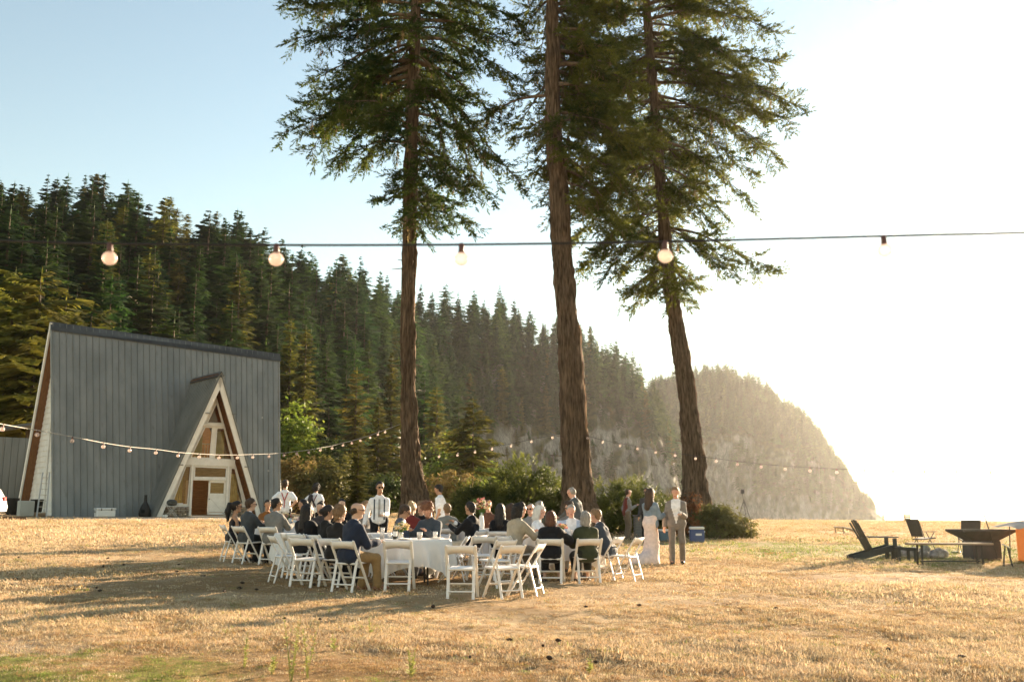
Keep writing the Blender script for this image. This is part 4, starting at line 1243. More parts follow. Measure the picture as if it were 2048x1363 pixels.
CLOTH = mat('white_tablecloth', (.76, .75, .74), rough=.85, c2=(.82, .81, .80), scale=3, bump=.15, bscale=9, trans=.18, tcol=(.8, .78, .74))
LEGM = mat('dark_table_leg', (.03, .028, .026), rough=.5)
TOPM = mat('plywood_top', (.35, .25, .15), rough=.6)
def round_table(px, D, label, clabel, r=.76, drop=.42, seed=1, rot=.3):
    p = on_ground(px, D)
    t = empty('round_table', p, rot, label, 'table')
    MB().lathe([(r - .02, .715), (r, .722), (r, .738), (r - .01, .742)], n=40).build('tabletop', TOPM, t)
    for k in range(4):
        a = k * math.pi / 2 + .6
        MB().tube([(math.cos(a) * r * .62, math.sin(a) * r * .62, .715), (math.cos(a) * r * .66, math.sin(a) * r * .66, 0)], .016, 8).build('leg', LEGM, t)
    # cloth: square of linen over the round top, corners hang low
    q = random.Random(seed); n = 120; rings = [0, .3, .6, .85, .97, 1.0]
    V = [(0, 0, .7475)]; F = []
    ph = [q.uniform(0, 6.28) for _ in range(4)]
    rows = []
    for f in rings[1:]:
        rows.append([(math.cos(2 * math.pi * i / n) * (r + .006) * f, math.sin(2 * math.pi * i / n) * (r + .006) * f, .7475 + .0008 * math.sin(i * .7 + f * 9)) for i in range(n)])
    for j in range(1, 10):
        f = j / 9.0; row = []
        for i in range(n):
            a = 2 * math.pi * i / n
            sq = 1 / max(abs(math.cos(a)), abs(math.sin(a)))
            dp = (drop + (sq - 1) * .62) * f
            fold = (.030 * math.sin(a * 13 + ph[0]) + .022 * math.sin(a * 21 + ph[1]) + .014 * math.sin(a * 34 + ph[2])) * min(1, f * 1.5) * (.4 + f * .9)
            rr = r + .014 + .055 * (1 - (1 - f) ** 2) + fold
            row.append((math.cos(a) * rr, math.sin(a) * rr, .742 - dp + (.008 if j == 1 else 0)))
        rows.append(row)
    for row in rows: V += row
    for i in range(n): F.append((0, 1 + i, 1 + (i + 1) % n))
    for j in range(len(rows) - 1):
        for i in range(n):
            i2 = (i + 1) % n
            F.append((1 + j * n + i, 1 + (j + 1) * n + i, 1 + (j + 1) * n + i2, 1 + j * n + i2))
    o = MB().add(V, F).build('tablecloth', CLOTH, smooth=True, loc=p, rz=rot)
    tag(o, clabel, 'tablecloth')
    return p, p.z + .7495
TB = {}
TB[1] = round_table(812, 17.35, 'round table with dark legs nearest the camera', 'white cloth on the nearest round table, holding the flower jar', seed=1, rot=.35)
TB[2] = round_table(632, 19.2, 'round table behind the empty chairs on the left', 'white cloth behind the two empty left chairs', seed=2, rot=.1)
TB[3] = round_table(572, 23.4, 'round table of the leftmost guests', 'white cloth on the leftmost guests\' table', seed=3, rot=.5)
TB[4] = round_table(1122, 19.5, 'round table of the right-hand guests', 'white cloth on the right-hand guests\' table', seed=4, rot=.2)
TB[5] = round_table(972, 22.6, 'round table carrying the tall white vase', 'white cloth under the tall white vase', seed=5, rot=.7)
TB[6] = round_table(757, 19.5, 'small round table behind the bald man', 'white cloth on the small table behind the bald man', r=.52, seed=6, rot=.7)
TB[7] = round_table(858, 24.2, 'round table furthest back below the leftmost trunk', 'white cloth on the table furthest back', seed=7, rot=.0)

EMPTY = [(800, 16.2, 2, 'empty chair squared to the nearest table, seen from behind'),
         (925, 15.1, 3, 'empty chair standing alone nearest the camera'),
         (1006, 15.3, 325, 'empty chair turned left, front one of the overlapping pair'),
         (1050, 15.75, 288, 'empty chair seen edge-on just left of the black jacket'),
         (992, 16.9, 318, 'empty chair angled behind the overlapping front pair'),
         (905, 17.9, 275, 'empty chair side-on against the right of the nearest cloth'),
         (938, 18.6, 300, 'narrow empty chair glimpsed left of the man in black'),
         (962, 18.2, 345, 'empty chair behind the lone nearest chair'),
         (618, 16.6, 18, 'empty chair left of the two dark jackets, seen from behind'),
         (574, 17.3, 62, 'empty chair tilted side-on at the left of the tables'),
         (600, 18.3, 28, 'bluish shaded empty chair behind the side-on left chair'),
         (1252, 18.6, 300, 'empty chair at the right end beside the sunny lawn'),
         (768, 18.6, 75, 'empty chair peeping out beside the blue suit')]
for e in EMPTY: chair(*e)

# ------------------------------------------------------------------ things on the tables
CLEAR = GLASS
def clear_plastic():
    m = bpy.data.materials.new('clear_cup'); m.use_nodes = True
    N = m.node_tree.nodes; L = m.node_tree.links
    b = N['Principled BSDF']; b.inputs['Base Color'].default_value = (.85, .82, .78, 1); b.inputs['Roughness'].default_value = .15
    tr = N.new('ShaderNodeBsdfTransparent'); mx = N.new('ShaderNodeMixShader'); mx.inputs[0].default_value = .45
    L.new(tr.outputs[0], mx.inputs[1]); L.new(b.outputs[0], mx.inputs[2]); L.new(mx.outputs[0], N['Material Output'].inputs['Surface'])
    return m
CUP = clear_plastic()
BOTTLE = mat('dark_bottle', (.015, .02, .015), rough=.12, spec=.6)
AMBER = mat('amber_drink', (.45, .20, .06), rough=.2)
REDW = mat('red_wine', (.16, .012, .02), rough=.1)
CERAM = mat('white_ceramic', (.78, .77, .75), rough=.3)
PAPER = mat('paper', (.75, .76, .78), rough=.8)
PET = [mat('petal_white', (.75, .68, .55), rough=.8, trans=.3), mat('petal_pink', (.66, .28, .26), rough=.8, trans=.3), mat('petal_cream', (.74, .55, .30), rough=.8, trans=.3), mat('stem_green', (.12, .20, .05), rough=.8, trans=.3), mat('petal_red', (.40, .06, .06), rough=.8, trans=.2)]
def on_table(k, dx, dy):
    p, z = TB[k]; return Vector((p.x + dx, p.y + dy, z))
def cup(k, dx, dy, label, h=.11, r=.042, drink=None):
    o = MB().lathe([(r * .78, 0), (r, h), (r * .96, h), (r * .74, .006)], n=14).build('cup', CUP, loc=on_table(k, dx, dy), smooth=True)
    if drink: MB().lathe([(r * .70, .008), (r * .84, h * .6)], n=12).build('drink', drink, o)
    tag(o, label, 'cup')
def bottle(k, dx, dy, label):
    o = MB().lathe([(.036, 0), (.037, .01), (.037, .17), (.03, .2), (.014, .235), (.013, .295), (.015, .3)], n=14).build('bottle', BOTTLE, loc=on_table(k, dx, dy), smooth=True)
    MB().lathe([(.0375, .05), (.0375, .13)], n=14).build('bottle_label', PAPER, o); tag(o, label, 'bottle')
def flowers(k, dx, dy, label, vase, spread, height, n, seed, mix):
    o = empty('flower_arrangement', on_table(k, dx, dy), 0, label, 'flowers')
    vb = MB().lathe(vase, n=18); vb.build('vase', CERAM if vase[-1][1] > .2 else CUP, o, smooth=True)
    top = vase[-1][1]; q = random.Random(seed)
    st = MB(); heads = [MB() for _ in PET]
    for i in range(n):
        a = q.uniform(0, 6.28); s = spread * math.sqrt(q.random()); hh = top + height * q.uniform(.25, 1.0) * (1 - .35 * s / spread)
        e = Vector((math.cos(a) * s, math.sin(a) * s, hh))
        st.tube([(0, 0, top * .5), (e.x * .4, e.y * .4, (top + hh) * .5), e], .003, 4)
        mi = q.choice(mix); R = q.uniform(.022, .045)
        for j in range(9):
            b2 = q.uniform(0, 6.28); el = q.uniform(-.2, 1.2)
            d = Vector((math.cos(b2) * math.cos(el), math.sin(b2) * math.cos(el), math.sin(el)))
            sd = d.orthogonal().normalized(); up = d.cross(sd)
            c = e + d * R * .6
            heads[mi].add([c - sd * R * .5, c + d * R * .7, c + sd * R * .5, c - d * R * .5], [(0, 1, 2, 3)])
    st.build('stems', PET[3], o)
    for mi, h in enumerate(heads):
        if h.v: h.build('blossoms' if mi != 3 else 'leaves', PET[mi], o)
flowers(1, -.06, -.28, 'low jar of cream and white flowers on the nearest table', [(.035, 0), (.04, .02), (.04, .1), (.036, .12)], .13, .17, 46, 3, [0, 0, 2, 2, 3, 3])
flowers(5, -.10, -.1, 'tall white vase of pink and cream gladioli', [(.05, 0), (.062, .03), (.065, .1), (.045, .26), (.03, .33), (.036, .36)], .20, .36, 60, 4, [1, 1, 0, 2, 0, 4, 3])
bottle(1, -.16, -.26, 'dark wine bottle beside the flower jar')
cup(1, .26, -.3, 'clear plastic cup with a drink on the nearest table', .12, .05, AMBER)
cup(1, -.3, .15, 'second clear cup behind the flower jar')
cup(3, .25, -.3, 'clear cup at the front edge of the leftmost table')
cup(3, .38, -.1, 'amber drink at the right of the leftmost table', .12, .04, AMBER)
cup(3, .1, -.1, 'tall amber glass in the middle of the leftmost table', .15, .04, AMBER)
cup(4, .2, -.35, 'red wine cup on the right-hand table', .12, .04, REDW)
cup(4, -.35, .1, 'clear cup by the white-haired woman')
cup(4, .05, .3, 'clear cup by the light blue blazer')
cup(5, .35, -.2, 'clear cup right of the tall vase')
cup(6, .1, -.2, 'clear cup on the small table')
flowers(3, 0, .15, 'small pink posy on the leftmost table', [(.03, 0), (.035, .02), (.035, .09), (.03, .11)], .11, .15, 30, 8, [0, 1, 1, 3, 2])
flowers(4, .02, .02, 'low posy in the middle of the right-hand table', [(.03, 0), (.035, .02), (.035, .09), (.03, .11)], .10, .13, 28, 9, [0, 1, 2, 3, 2])
for k, dx, dy, lab in ((1, -.45, -.05, 'blue-white paper menu at the left of the nearest table'), (1, .12, .38, 'paper menu before the curly-haired man'), (6, -.1, .05, 'paper menu on the small table'), (2, .2, .3, 'paper menu on the table with empty chairs')):
    o = MB().box((0, 0, .004), (.22, .30, .004), Matrix.Rotation(rnd.uniform(-.6, .6), 3, 'Z')).build('menu_card', PAPER, loc=on_table(k, dx, dy)); tag(o, lab, 'menu')

def plate(k, dx, dy, label):
    o = MB().lathe([(.06, 0), (.09, .004), (.125, .016), (.128, .019), (.09, .010), (.0, .008)], n=24).build('plate', CERAM, loc=on_table(k, dx, dy), smooth=True); tag(o, label, 'plate')
for k, dx, dy, lab in ((1, -.50, -.30, 'white plate beside the bald man'), (1, .02, -.55, 'white plate before the squared empty chair'), (1, .52, -.02, 'white plate at the right of the nearest table'), (1, -.20, .50, 'white plate before the slate blue suit'),
                       (4, -.08, -.52, 'white plate before the auburn hair'), (4, .42, -.30, 'white plate before the dark green shawl'), (4, -.50, -.18, 'white plate before the beige suit'), (4, .10, .52, 'white plate before the light blue blazer'),
                       (2, -.20, -.5, 'white plate before the long black hair'), (2, .28, -.45, 'white plate before the low bun'), (5, .1, -.5, 'white plate before the long black hair by the vase'), (3, -.1, -.5, 'white plate before the broad grey suit'), (3, .48, .05, 'white plate at the right of the leftmost table')):
    plate(k, dx, dy, lab)
cup(1, .48, .22, 'clear cup by the curly-haired man', .12, .042)
cup(1, -.36, -.42, 'amber drink by the bald man', .12, .042, AMBER)
cup(4, .32, -.12, 'clear cup between the green shawl and navy jacket', .12, .042)
cup(4, -.18, -.30, 'amber drink by the auburn hair', .12, .042, AMBER)
cup(2, .05, -.3, 'clear cup behind the empty left chairs', .12, .042)
bottle(4, -.12, .16, 'dark bottle on the right-hand table')
bottle(3, -.12, .0, 'dark bottle on the leftmost table')
# ------------------------------------------------------------------ overhead string lights
WIRE = mat('black_cable', (.012, .012, .012), rough=.6)
WIREL = mat('pale_cable', (.35, .32, .28), rough=.6)
SOCK = mat('bulb_socket', (.10, .045, .035), rough=.5)
def bulb_glass():
    m = bpy.data.materials.new('clear_bulb'); m.use_nodes = True
    N = m.node_tree.nodes; L = m.node_tree.links
    b = N['Principled BSDF']; b.inputs['Base Color'].default_value = (.78, .62, .56, 1); b.inputs['Roughness'].default_value = .12
    t = N.new('ShaderNodeBsdfTranslucent'); t.inputs[0].default_value = (.9, .8, .75, 1)
    m1 = N.new('ShaderNodeMixShader'); m1.inputs[0].default_value = .35
    L.new(b.outputs[0], m1.inputs[1]); L.new(t.outputs[0], m1.inputs[2])
    lw = N.new('ShaderNodeLayerWeight'); lw.inputs[0].default_value = .35
    mr = N.new('ShaderNodeMapRange'); mr.inputs[3].default_value = .38; mr.inputs[4].default_value = .92; L.new(lw.outputs['Facing'], mr.inputs[0])
    tr = N.new('ShaderNodeBsdfTransparent'); tr.inputs[0].default_value = (.93, .86, .83, 1); mx = N.new('ShaderNodeMixShader'); L.new(mr.outputs[0], mx.inputs[0])
    L.new(tr.outputs[0], mx.inputs[1]); L.new(m1.outputs[0], mx.inputs[2]); L.new(mx.outputs[0], N['Material Output'].inputs['Surface'])
    return m
BULB = bulb_glass()
def bulb_meshes(k):
    s = MB().lathe([(.006, .014), (.0105, .012), (.011, -.012), (.0125, -.022)], n=10)
    for i in range(len(s.v)): s.v[i] = tuple(c * k for c in s.v[i])
    prof = [(.0115, -.02)] + [(.027 * math.sin(t) if i else .0125, -.046 + .026 * math.cos(t)) for i, t in enumerate([.5 + .26 * j for j in range(11)])]
    g = MB().lathe(prof, n=14)
    for i in range(len(g.v)): g.v[i] = tuple(c * k for c in g.v[i])
    return s.me('bulb_socket', SOCK, True), g.me('bulb_globe', BULB, True)
SB, GB = bulb_meshes(1.0)
def string_lights(label, pts, bulbs, wr, scale, wire):
    """pts: world points of the cable; bulbs: world points"""
    root = empty('string_lights', pts[0], 0, label, 'string lights')
    C = spline([tuple(Vector(p) - Vector(pts[0])) for p in pts], max(30, len(pts) * 6))
    MB().tube([Vector(c) for c in C], wr, 6).build('cable', wire, root, smooth=True)
    for p in bulbs:
        o = link('bulb_socket', SB, root, Vector(p) - Vector(pts[0]) + Vector((0, 0, -.008 * scale))); o.scale = (scale,) * 3
        o.rotation_euler = (rnd.uniform(-.06, .06), rnd.uniform(-.06, .06), 0)
        link('bulb', GB, o)
ND = 3.6
string_lights('nearest blurred string of bulbs crossing the whole sky', [at(x, y, ND) for x, y in ((-260, 470), (0, 481), (220, 487), (553, 490), (923, 489), (1330, 483), (1767, 472), (2100, 464), (2350, 456))],
              [at(x, y, ND) for x, y in ((-110, 478), (220, 488), (553, 490), (923, 489), (1330, 484), (1767, 473), (2200, 462))], .0045, 1.0, WIRE)
pl = [(-60, 833, 15.0), (6, 848, 16.2), (75, 860, 17.6), (145, 873, 19.0), (207, 885, 20.4), (260, 893, 21.6), (312, 898, 22.8), (357, 904, 24.0), (399, 907, 25.1), (438, 909, 26.1), (475, 909, 27.0), (506, 908, 27.8), (538, 907, 28.6), (568, 905, 29.3), (594, 902, 30.0), (618, 899, 30.6), (641, 895, 31.2), (664, 891, 31.8), (686, 885, 32.3), (704, 881, 32.7), (721, 876, 33.0), (740, 870, 33.3), (756, 864, 33.6), (770, 859, 33.8), (800, 848, 34.0)]
string_lights('string of bulbs from the left edge to the leftmost trunk', [at(x, y, d) for x, y, d in pl], [at(x, y, d) for x, y, d in pl[1:-1]], .008, 1.45, WIREL)
pm = [(830, 905, 34.0), (878, 908, 33.9), (915, 905, 33.7), (950, 899, 33.6), (984, 893, 33.5), (1022, 887, 33.4), (1063, 878, 33.3), (1105, 870, 33.1), (1135, 862, 33.0)]
string_lights('short string of bulbs between the left and middle trunks', [at(x, y, d) for x, y, d in pm], [at(x, y, d) for x, y, d in pm[1:-1]], .008, 1.5, WIRE)
pr = [(1160, 866, 33.0), (1175, 871, 32.6), (1205, 879, 31.8), (1240, 886, 31.0), (1275, 892, 30.2), (1311, 899, 29.3), (1350, 905, 28.4), (1391, 911, 27.5), (1432, 916, 26.6), (1475, 922, 25.7), (1522, 927, 24.8), (1570, 931, 23.9), (1620, 934, 23.0), (1673, 937, 22.1), (1728, 939, 21.2), (1786, 940, 20.4), (1848, 941, 19.6), (1912, 941, 18.8), (1980, 942, 18.0), (2060, 942, 17.2), (2150, 938, 16.4)]
string_lights('string of bulbs from the middle trunk out over the lawn', [at(x, y, d) for x, y, d in pr], [at(x, y, d) for x, y, d in pr[1:-1]], .007, 1.4, WIRE)
# ------------------------------------------------------------------ people: smooth bodies grown round a posed skeleton
def nv(*a): return np.array(a, float)
def nrmz(v): return v / (np.linalg.norm(v) + 1e-9)
class Cap:
    __slots__ = ('a', 'b', 'ra', 'rb', 'k', 'f', 's', 'reg')
    def __init__(self, a, b, ra, rb=None, k=.03, f=None, s=1.0, reg=0):
        self.a = np.asarray(a, float); self.b = np.asarray(b, float); self.ra = ra; self.rb = ra if rb is None else rb
        self.k = k; self.f = f; self.s = s; self.reg = reg
    def d(self, P):
        ba = self.b - self.a; v = P - self.a
        if self.f is not None and self.s != 1.0:
            v = v + (self.s - 1) * (v @ self.f)[..., None] * self.f
            ba = ba + (self.s - 1) * (ba @ self.f) * self.f
        L2 = ba @ ba
        t = np.clip((v @ ba) / L2, 0, 1) if L2 > 1e-9 else np.zeros(v.shape[:-1])
        q = v - t[..., None] * ba
        return np.sqrt((q * q).sum(-1)) - (self.ra + (self.rb - self.ra) * t)

def smin(a, b, k):
    h = np.clip(.5 + .5 * (b - a) / k, 0, 1)
    return b * (1 - h) + a * h - k * h * (1 - h)

def sdf_mesh(caps, vox, noise=0.0, nfreq=30.0, seed=0, zmin=None, cut=None):
    lo = np.min([np.minimum(c.a, c.b) - max(c.ra, c.rb) for c in caps], 0) - .05
    hi = np.max([np.maximum(c.a, c.b) + max(c.ra, c.rb) for c in caps], 0) + .05
    n = np.ceil((hi - lo) / vox).astype(int) + 1
    ax = [lo[i] + vox * np.arange(n[i]) for i in range(3)]
    D = np.full(tuple(n), .12)
    for c in caps:
        m = max(c.ra, c.rb) + .06
        sl = []
        for i in range(3):
            a0 = int(max(0, math.floor((min(c.a[i], c.b[i]) - m - lo[i]) / vox))); a1 = int(min(n[i], math.ceil((max(c.a[i], c.b[i]) + m - lo[i]) / vox) + 1))
            sl.append(slice(a0, a1))
        P = np.stack(np.meshgrid(ax[0][sl[0]], ax[1][sl[1]], ax[2][sl[2]], indexing='ij'), -1)
        D[tuple(sl)] = smin(D[tuple(sl)], c.d(P), c.k)
    if noise:
        P = np.stack(np.meshgrid(*ax, indexing='ij'), -1)
        act = np.abs(D) < .05
        Q = P[act]
        D[act] += noise * vnoise(Q[:, 0] * nfreq, Q[:, 1] * nfreq, Q[:, 2] * nfreq, seed)
    if zmin is not None:
        D = np.maximum(D, (zmin - ax[2])[None, None, :])
    if cut is not None:
        P = np.stack(np.meshgrid(*ax, indexing='ij'), -1)
        D = np.maximum(D, cut(P))
    S = D < 0
    c8 = [S[i:n[0] - 1 + i, j:n[1] - 1 + j, k:n[2] - 1 + k] for i in (0, 1) for j in (0, 1) for k in (0, 1)]
    anyv = np.logical_or.reduce(c8); allv = np.logical_and.reduce(c8)
    act = np.argwhere(anyv & ~allv)
    cid = np.full(tuple(n - 1), -1, np.int64); cid[tuple(act.T)] = np.arange(len(act))
    corners = np.array([(i, j, k) for i in (0, 1) for j in (0, 1) for k in (0, 1)])
    vals = np.stack([D[tuple((act + c).T)] for c in corners], 1)
    acc = np.zeros((len(act), 3)); cnt = np.zeros(len(act))
    for e0 in range(8):
        for e1 in range(e0 + 1, 8):
            dd = corners[e1] - corners[e0]
            if np.abs(dd).sum() != 1: continue
            v0, v1 = vals[:, e0], vals[:, e1]
            m = (v0 < 0) != (v1 < 0)
            t = np.where(m, v0 / np.where(m, v0 - v1, 1), 0)
            acc += np.where(m[:, None], corners[e0] + t[:, None] * dd, 0); cnt += m
    V = lo + vox * (act + acc / np.maximum(cnt, 1)[:, None])
    Q = []
    for a in range(3):
        b_, c_ = (a + 1) % 3, (a + 2) % 3
        sl0 = [slice(None)] * 3; sl1 = [slice(None)] * 3
        sl0[a] = slice(0, n[a] - 1); sl1[a] = slice(1, n[a])
        A0 = S[tuple(sl0)]; A1 = S[tuple(sl1)]
        E = np.argwhere(A0 != A1)
        E = E[(E[:, b_] > 0) & (E[:, c_] > 0) & (E[:, b_] < n[b_] - 1) & (E[:, c_] < n[c_] - 1)]
        if not len(E): continue
        ob = np.zeros(3, int); ob[b_] = 1; oc = np.zeros(3, int); oc[c_] = 1
        q = np.stack([cid[tuple((E - ob - oc).T)], cid[tuple((E - oc).T)], cid[tuple(E.T)], cid[tuple((E - ob).T)]], 1)
        flip = ~S[tuple(E.T)]
        q[flip] = q[flip][:, ::-1]
        Q.append(q)
    F = np.concatenate(Q)
    return V, F

def region_of(caps, P):
    best = np.full(len(P), 9.0); reg = np.zeros(len(P), int)
    for c in caps:
        d = c.d(P); m = d < best
        best[m] = d[m]; reg[m] = c.reg
    return reg

def rotx(a): c, s = math.cos(a), math.sin(a); return np.array([[1, 0, 0], [0, c, -s], [0, s, c]])   # +a leans forward (+y)
def rotz(a): c, s = math.cos(a), math.sin(a); return np.array([[c, -s, 0], [s, c, 0], [0, 0, 1]])    # +a turns right (clockwise from above)
def roty(a): c, s = math.cos(a), math.sin(a); return np.array([[c, 0, s], [0, 1, 0], [-s, 0, c]])

def ik(a, c, l1, l2, pole):
    d = c - a; L = np.linalg.norm(d); L2 = min(L, (l1 + l2) * .995)
    c = a + d / L * L2
    x = (l1 * l1 - l2 * l2 + L2 * L2) / (2 * L2); h = math.sqrt(max(1e-6, l1 * l1 - x * x))
    u = d / L; p = pole - u * (pole @ u); p = nrmz(p)
    return a + u * x + p * h, c

SKINS = {'fair': mat('skin_fair', (.56, .34, .24), rough=.55, c2=(.62, .39, .28), scale=9, spec=.35), 'tan': mat('skin_tan', (.42, .23, .14), rough=.55, c2=(.48, .27, .17), scale=9, spec=.35), 'rosy': mat('skin_rosy', (.58, .31, .22), rough=.55, c2=(.64, .36, .26), scale=9, spec=.35)}
EYE = mat('eye_dark', (.02, .015, .012), rough=.3); LIP = mat('lip', (.36, .12, .09), rough=.5)
HAIRC = {k: mat('hair_' + k, c, rough=.6, c2=c2, scale=30, stretch=(1, 1, .25), spec=.4, bump=.6, bscale=60) for k, c, c2 in
         (('black', (.008, .006, .006), (.025, .018, .014)), ('brown', (.035, .02, .012), (.08, .045, .025)), ('auburn', (.06, .022, .012), (.14, .055, .028)), ('red', (.12, .045, .02), (.24, .10, .045)),
          ('blond', (.30, .20, .10), (.46, .33, .18)), ('grey', (.22, .20, .175), (.38, .35, .31)), ('white', (.62, .60, .56), (.74, .72, .68)), ('sandy', (.16, .095, .045), (.28, .17, .085)))}
def cloth(name, c, v=.25, rough=.85, sheen=.1):
    return mat('cloth_' + name, c, rough=rough, c2=tuple(min(1, x * (1 + v)) for x in c), scale=14, bump=.25, bscale=26, spec=.2, sheen=sheen)
LENS = mat('dark_lens', (.012, .010, .010), rough=.12, spec=.6)

SEATED_GROUP = None
def person(loc, yaw, label, pose='sit', size=1.0, lean=.12, twist=0.0, head=(0, 0), hair=('short', 'brown'), skin='fair', top=('jacket', 'navy', (.02, .028, .05)), shirt=None, bottom=('trousers', 'black', (.012, .012, .014)),
           hands='table', female=False, glasses=None, vox=.0172, tie=None, suspenders=None, beard=None, heavy=1.0, stride=0.0, shoes=(.03, .02, .015), extra=None, crouch=0.0):
    sk = SKINS[skin]
    W = .148 if female else .162
    hipw = .095
    P = nv(0, -.05, .525) if pose == 'sit' else nv(0, 0, .94 - crouch)
    T = rotz(twist).T @ rotx(lean).T        # column vectors of the torso frame
    def tp(x, y, z): return P + (rotz(-0).T @ (rotz(twist).T @ (rotx(lean).T @ nv(x, y, z))))
    fr = rotz(twist).T @ (rotx(lean).T @ nv(0, 1, 0)); fr = nrmz(fr); upv = nrmz(rotz(twist).T @ (rotx(lean).T @ nv(0, 0, 1)))
    hips = [P + nv(s * hipw, 0, 0) for s in (-1, 1)]
    sh = [tp(s * W, -.01, .415) for s in (-1, 1)]
    nb_ = tp(0, -.015, .50)
    hy, hp = head
    HR = rotz(twist + math.radians(hy)).T @ rotx(lean * .35 + math.radians(hp)).T
    hc = nb_ + nrmz(upv * .6 + nv(0, .25 * math.sin(lean), .5)) * .155 + HR @ nv(0, .02, .02)
    def hd(x, y, z): return hc + HR @ nv(x, y, z)
    # legs
    legs = []
    for i, s in enumerate((-1, 1)):
        if pose == 'sit':
            kn = P + nv(s * (.115 + .02 * (i == 0)), .415, -.045); an = nv(kn[0] + s * .01, kn[1] - .03 + (.06 if i else -.05), .085)
        else:
            f = stride * (1 if i else -1)
            an = nv(s * (.10 + .01), f * .30, .085 + (.02 if stride and i == 0 else 0)); kn, an = ik(hips[i], an, .435, .435, nv(s * .1, 1, 0))
        legs.append((kn, an))
    # arms
    hp_def = {'table': [(-.15, .40, .80), (.15, .42, .80)], 'lap': [(-.10, .28, .68), (.11, .29, .68)], 'side': [(-.27, .04, .84), (.27, .04, .84)], 'hips': [(-.17, .03, 1.0), (.17, .03, 1.0)],
              'chin': [(-.12, .38, .80), (.05, .22, 1.10)], 'drink': [(-.27, .05, .85), (.08, .30, 1.08)], 'both_up': [(-.10, .28, 1.12), (.12, .30, 1.14)], 'wave': [(-.30, .28, 1.12), (.14, .36, .82)], 'pocket': [(-.24, .08, .90), (.24, .06, .92)]}
    hs = hp_def[hands] if isinstance(hands, str) else hands
    arms = []
    for i, s in enumerate((-1, 1)):
        pole = nv(s * (1.0 if hands == 'hips' else .32), -1.0, -.45)
        el, wr = ik(sh[i], nv(*hs[i]), .285, .255, pole)
        arms.append((el, wr))
    th = heavy
    def torso(off, k=.05, waist=True, low=0.0):
        L = [Cap(hips[0] * .8 + P * .2, hips[1] * .8 + P * .2, .112 * th + off, k=k, f=fr, s=1.08),
             Cap(tp(-.04, .005, .16), tp(.04, .005, .16), (.10 if female else .108) * th + off, k=k, f=fr, s=1.12),
             Cap(tp(-.06, 0, .32), tp(.06, 0, .32), (.105 if female else .115) + (th - 1) * .08 + off, k=k, f=fr, s=1.22),
             Cap(tp(0, -.02, .452), tp(-W * .88, -.012, .398), .066 + off, .054 + off, k=.03), Cap(tp(0, -.02, .452), tp(W * .88, -.012, .398), .066 + off, .054 + off, k=.03)]
        if female: L += [Cap(tp(-.07, .075, .31), tp(.07, .075, .31), .055 + off, k=.04)]
        if heavy > 1.08: L += [Cap(tp(-.03, .06, .14), tp(.03, .06, .14), .10 * th + off, k=.06)]
        return L
    def sleeves(off, upto=1.0, k=.03):
        L = []
        for i in (0, 1):
            el, wr = arms[i]
            a = .047 * (.92 if female else 1)
            if upto <= .5:
                L.append(Cap(sh[i], sh[i] + (el - sh[i]) * (upto * 1.7), a + off, a + off * 1.3, k=k))
            else:
                L.append(Cap(sh[i], el, a + off, .043 + off, k=k))
                e = el + (wr - el) * ((upto - .5) * 2)
                L.append(Cap(el, e, .043 + off, .034 + off, k=k))
        return L
    def legcaps(off, upto=1.0, k=.03, flare=0.0):
        L = [Cap(hips[0], hips[1], .100 * th + off, k=.05, f=fr, s=1.05)]
        for i in (0, 1):
            kn, an = legs[i]
            L.append(Cap(hips[i], kn, .082 * th + off, .058 + off, k=k))
            L.append(Cap(kn, an + (kn - an) * (1 - upto), .056 + off, .040 + off + flare, k=k))
        return L
    # ---- body
    B = torso(-.010) + sleeves(-.006) + legcaps(-.008)
    for i in (0, 1): B.append(Cap(legs[i][1], legs[i][1] + nv(0, .10, -.04), .036, .03, k=.02))
    B.append(Cap(nb_ - upv * .05, hd(0, -.015, -.05), .054 if not female else .047, .05, k=.03))
    B += [Cap(hd(0, -.032, .035), hd(0, .028, .035), .076, k=.02), Cap(hd(0, .032, .012), hd(0, .045, -.062), .056, .044, k=.03), Cap(hd(-.02, .055, -.085), hd(.02, .055, -.085), .026, k=.03),
          Cap(hd(0, .094, .008), hd(0, .110, -.030), .008, .0135, k=.012), Cap(hd(-.03, .078, .035), hd(.03, .078, .035), .018, k=.02)]
    for s in (-1, 1): B.append(Cap(hd(s * .077, -.008, .015), hd(s * .080, -.012, -.018), .014, .010, k=.008))
    for i, s in enumerate((-1, 1)):
        el, wr = arms[i]; d = nrmz(wr - el)
        pn = nrmz(np.cross(d, np.cross(nv(0, 0, -1), d)) + nv(-s * .2, 0, 0)); sd = nrmz(np.cross(d, pn)); pn = nrmz(np.cross(sd, d))
        if hands in ('table', 'lap'): d = nrmz(d * .6 + nv(-s * .25, .6, -.05))
        B.append(Cap(wr, wr + d * .075, .030, .033, k=.02, f=pn, s=1.45))
        for q in range(4):
            a = wr + d * .080 + sd * (q - 1.5) * .0205
            ln = (.040, .046, .044, .036)[q]
            d1 = nrmz(d + pn * .35); d2 = nrmz(d + pn * 1.0)
            B.append(Cap(a, a + d1 * ln, .0105, .0095, k=.006)); B.append(Cap(a + d1 * ln, a + d1 * ln + d2 * ln * .8, .0095, .0085, k=.006))
        ts = sd * (-1 if (sd @ nv(-s, 0, 0)) < 0 else 1)
        a = wr + d * .025 + ts * .026; b1 = a + nrmz(d * .7 + ts * .7 + pn * .3) * .042
        B.append(Cap(a, b1, .0125, .011, k=.008)); B.append(Cap(b1, b1 + nrmz(d + pn * .4) * .03, .011, .009, k=.006))
    V, F = sdf_mesh(B, vox)
    fc = V[F].mean(1); mi = np.zeros(len(F), int)
    mouth = hd(0, .092, -.055); loc_f = (fc - hc) @ HR
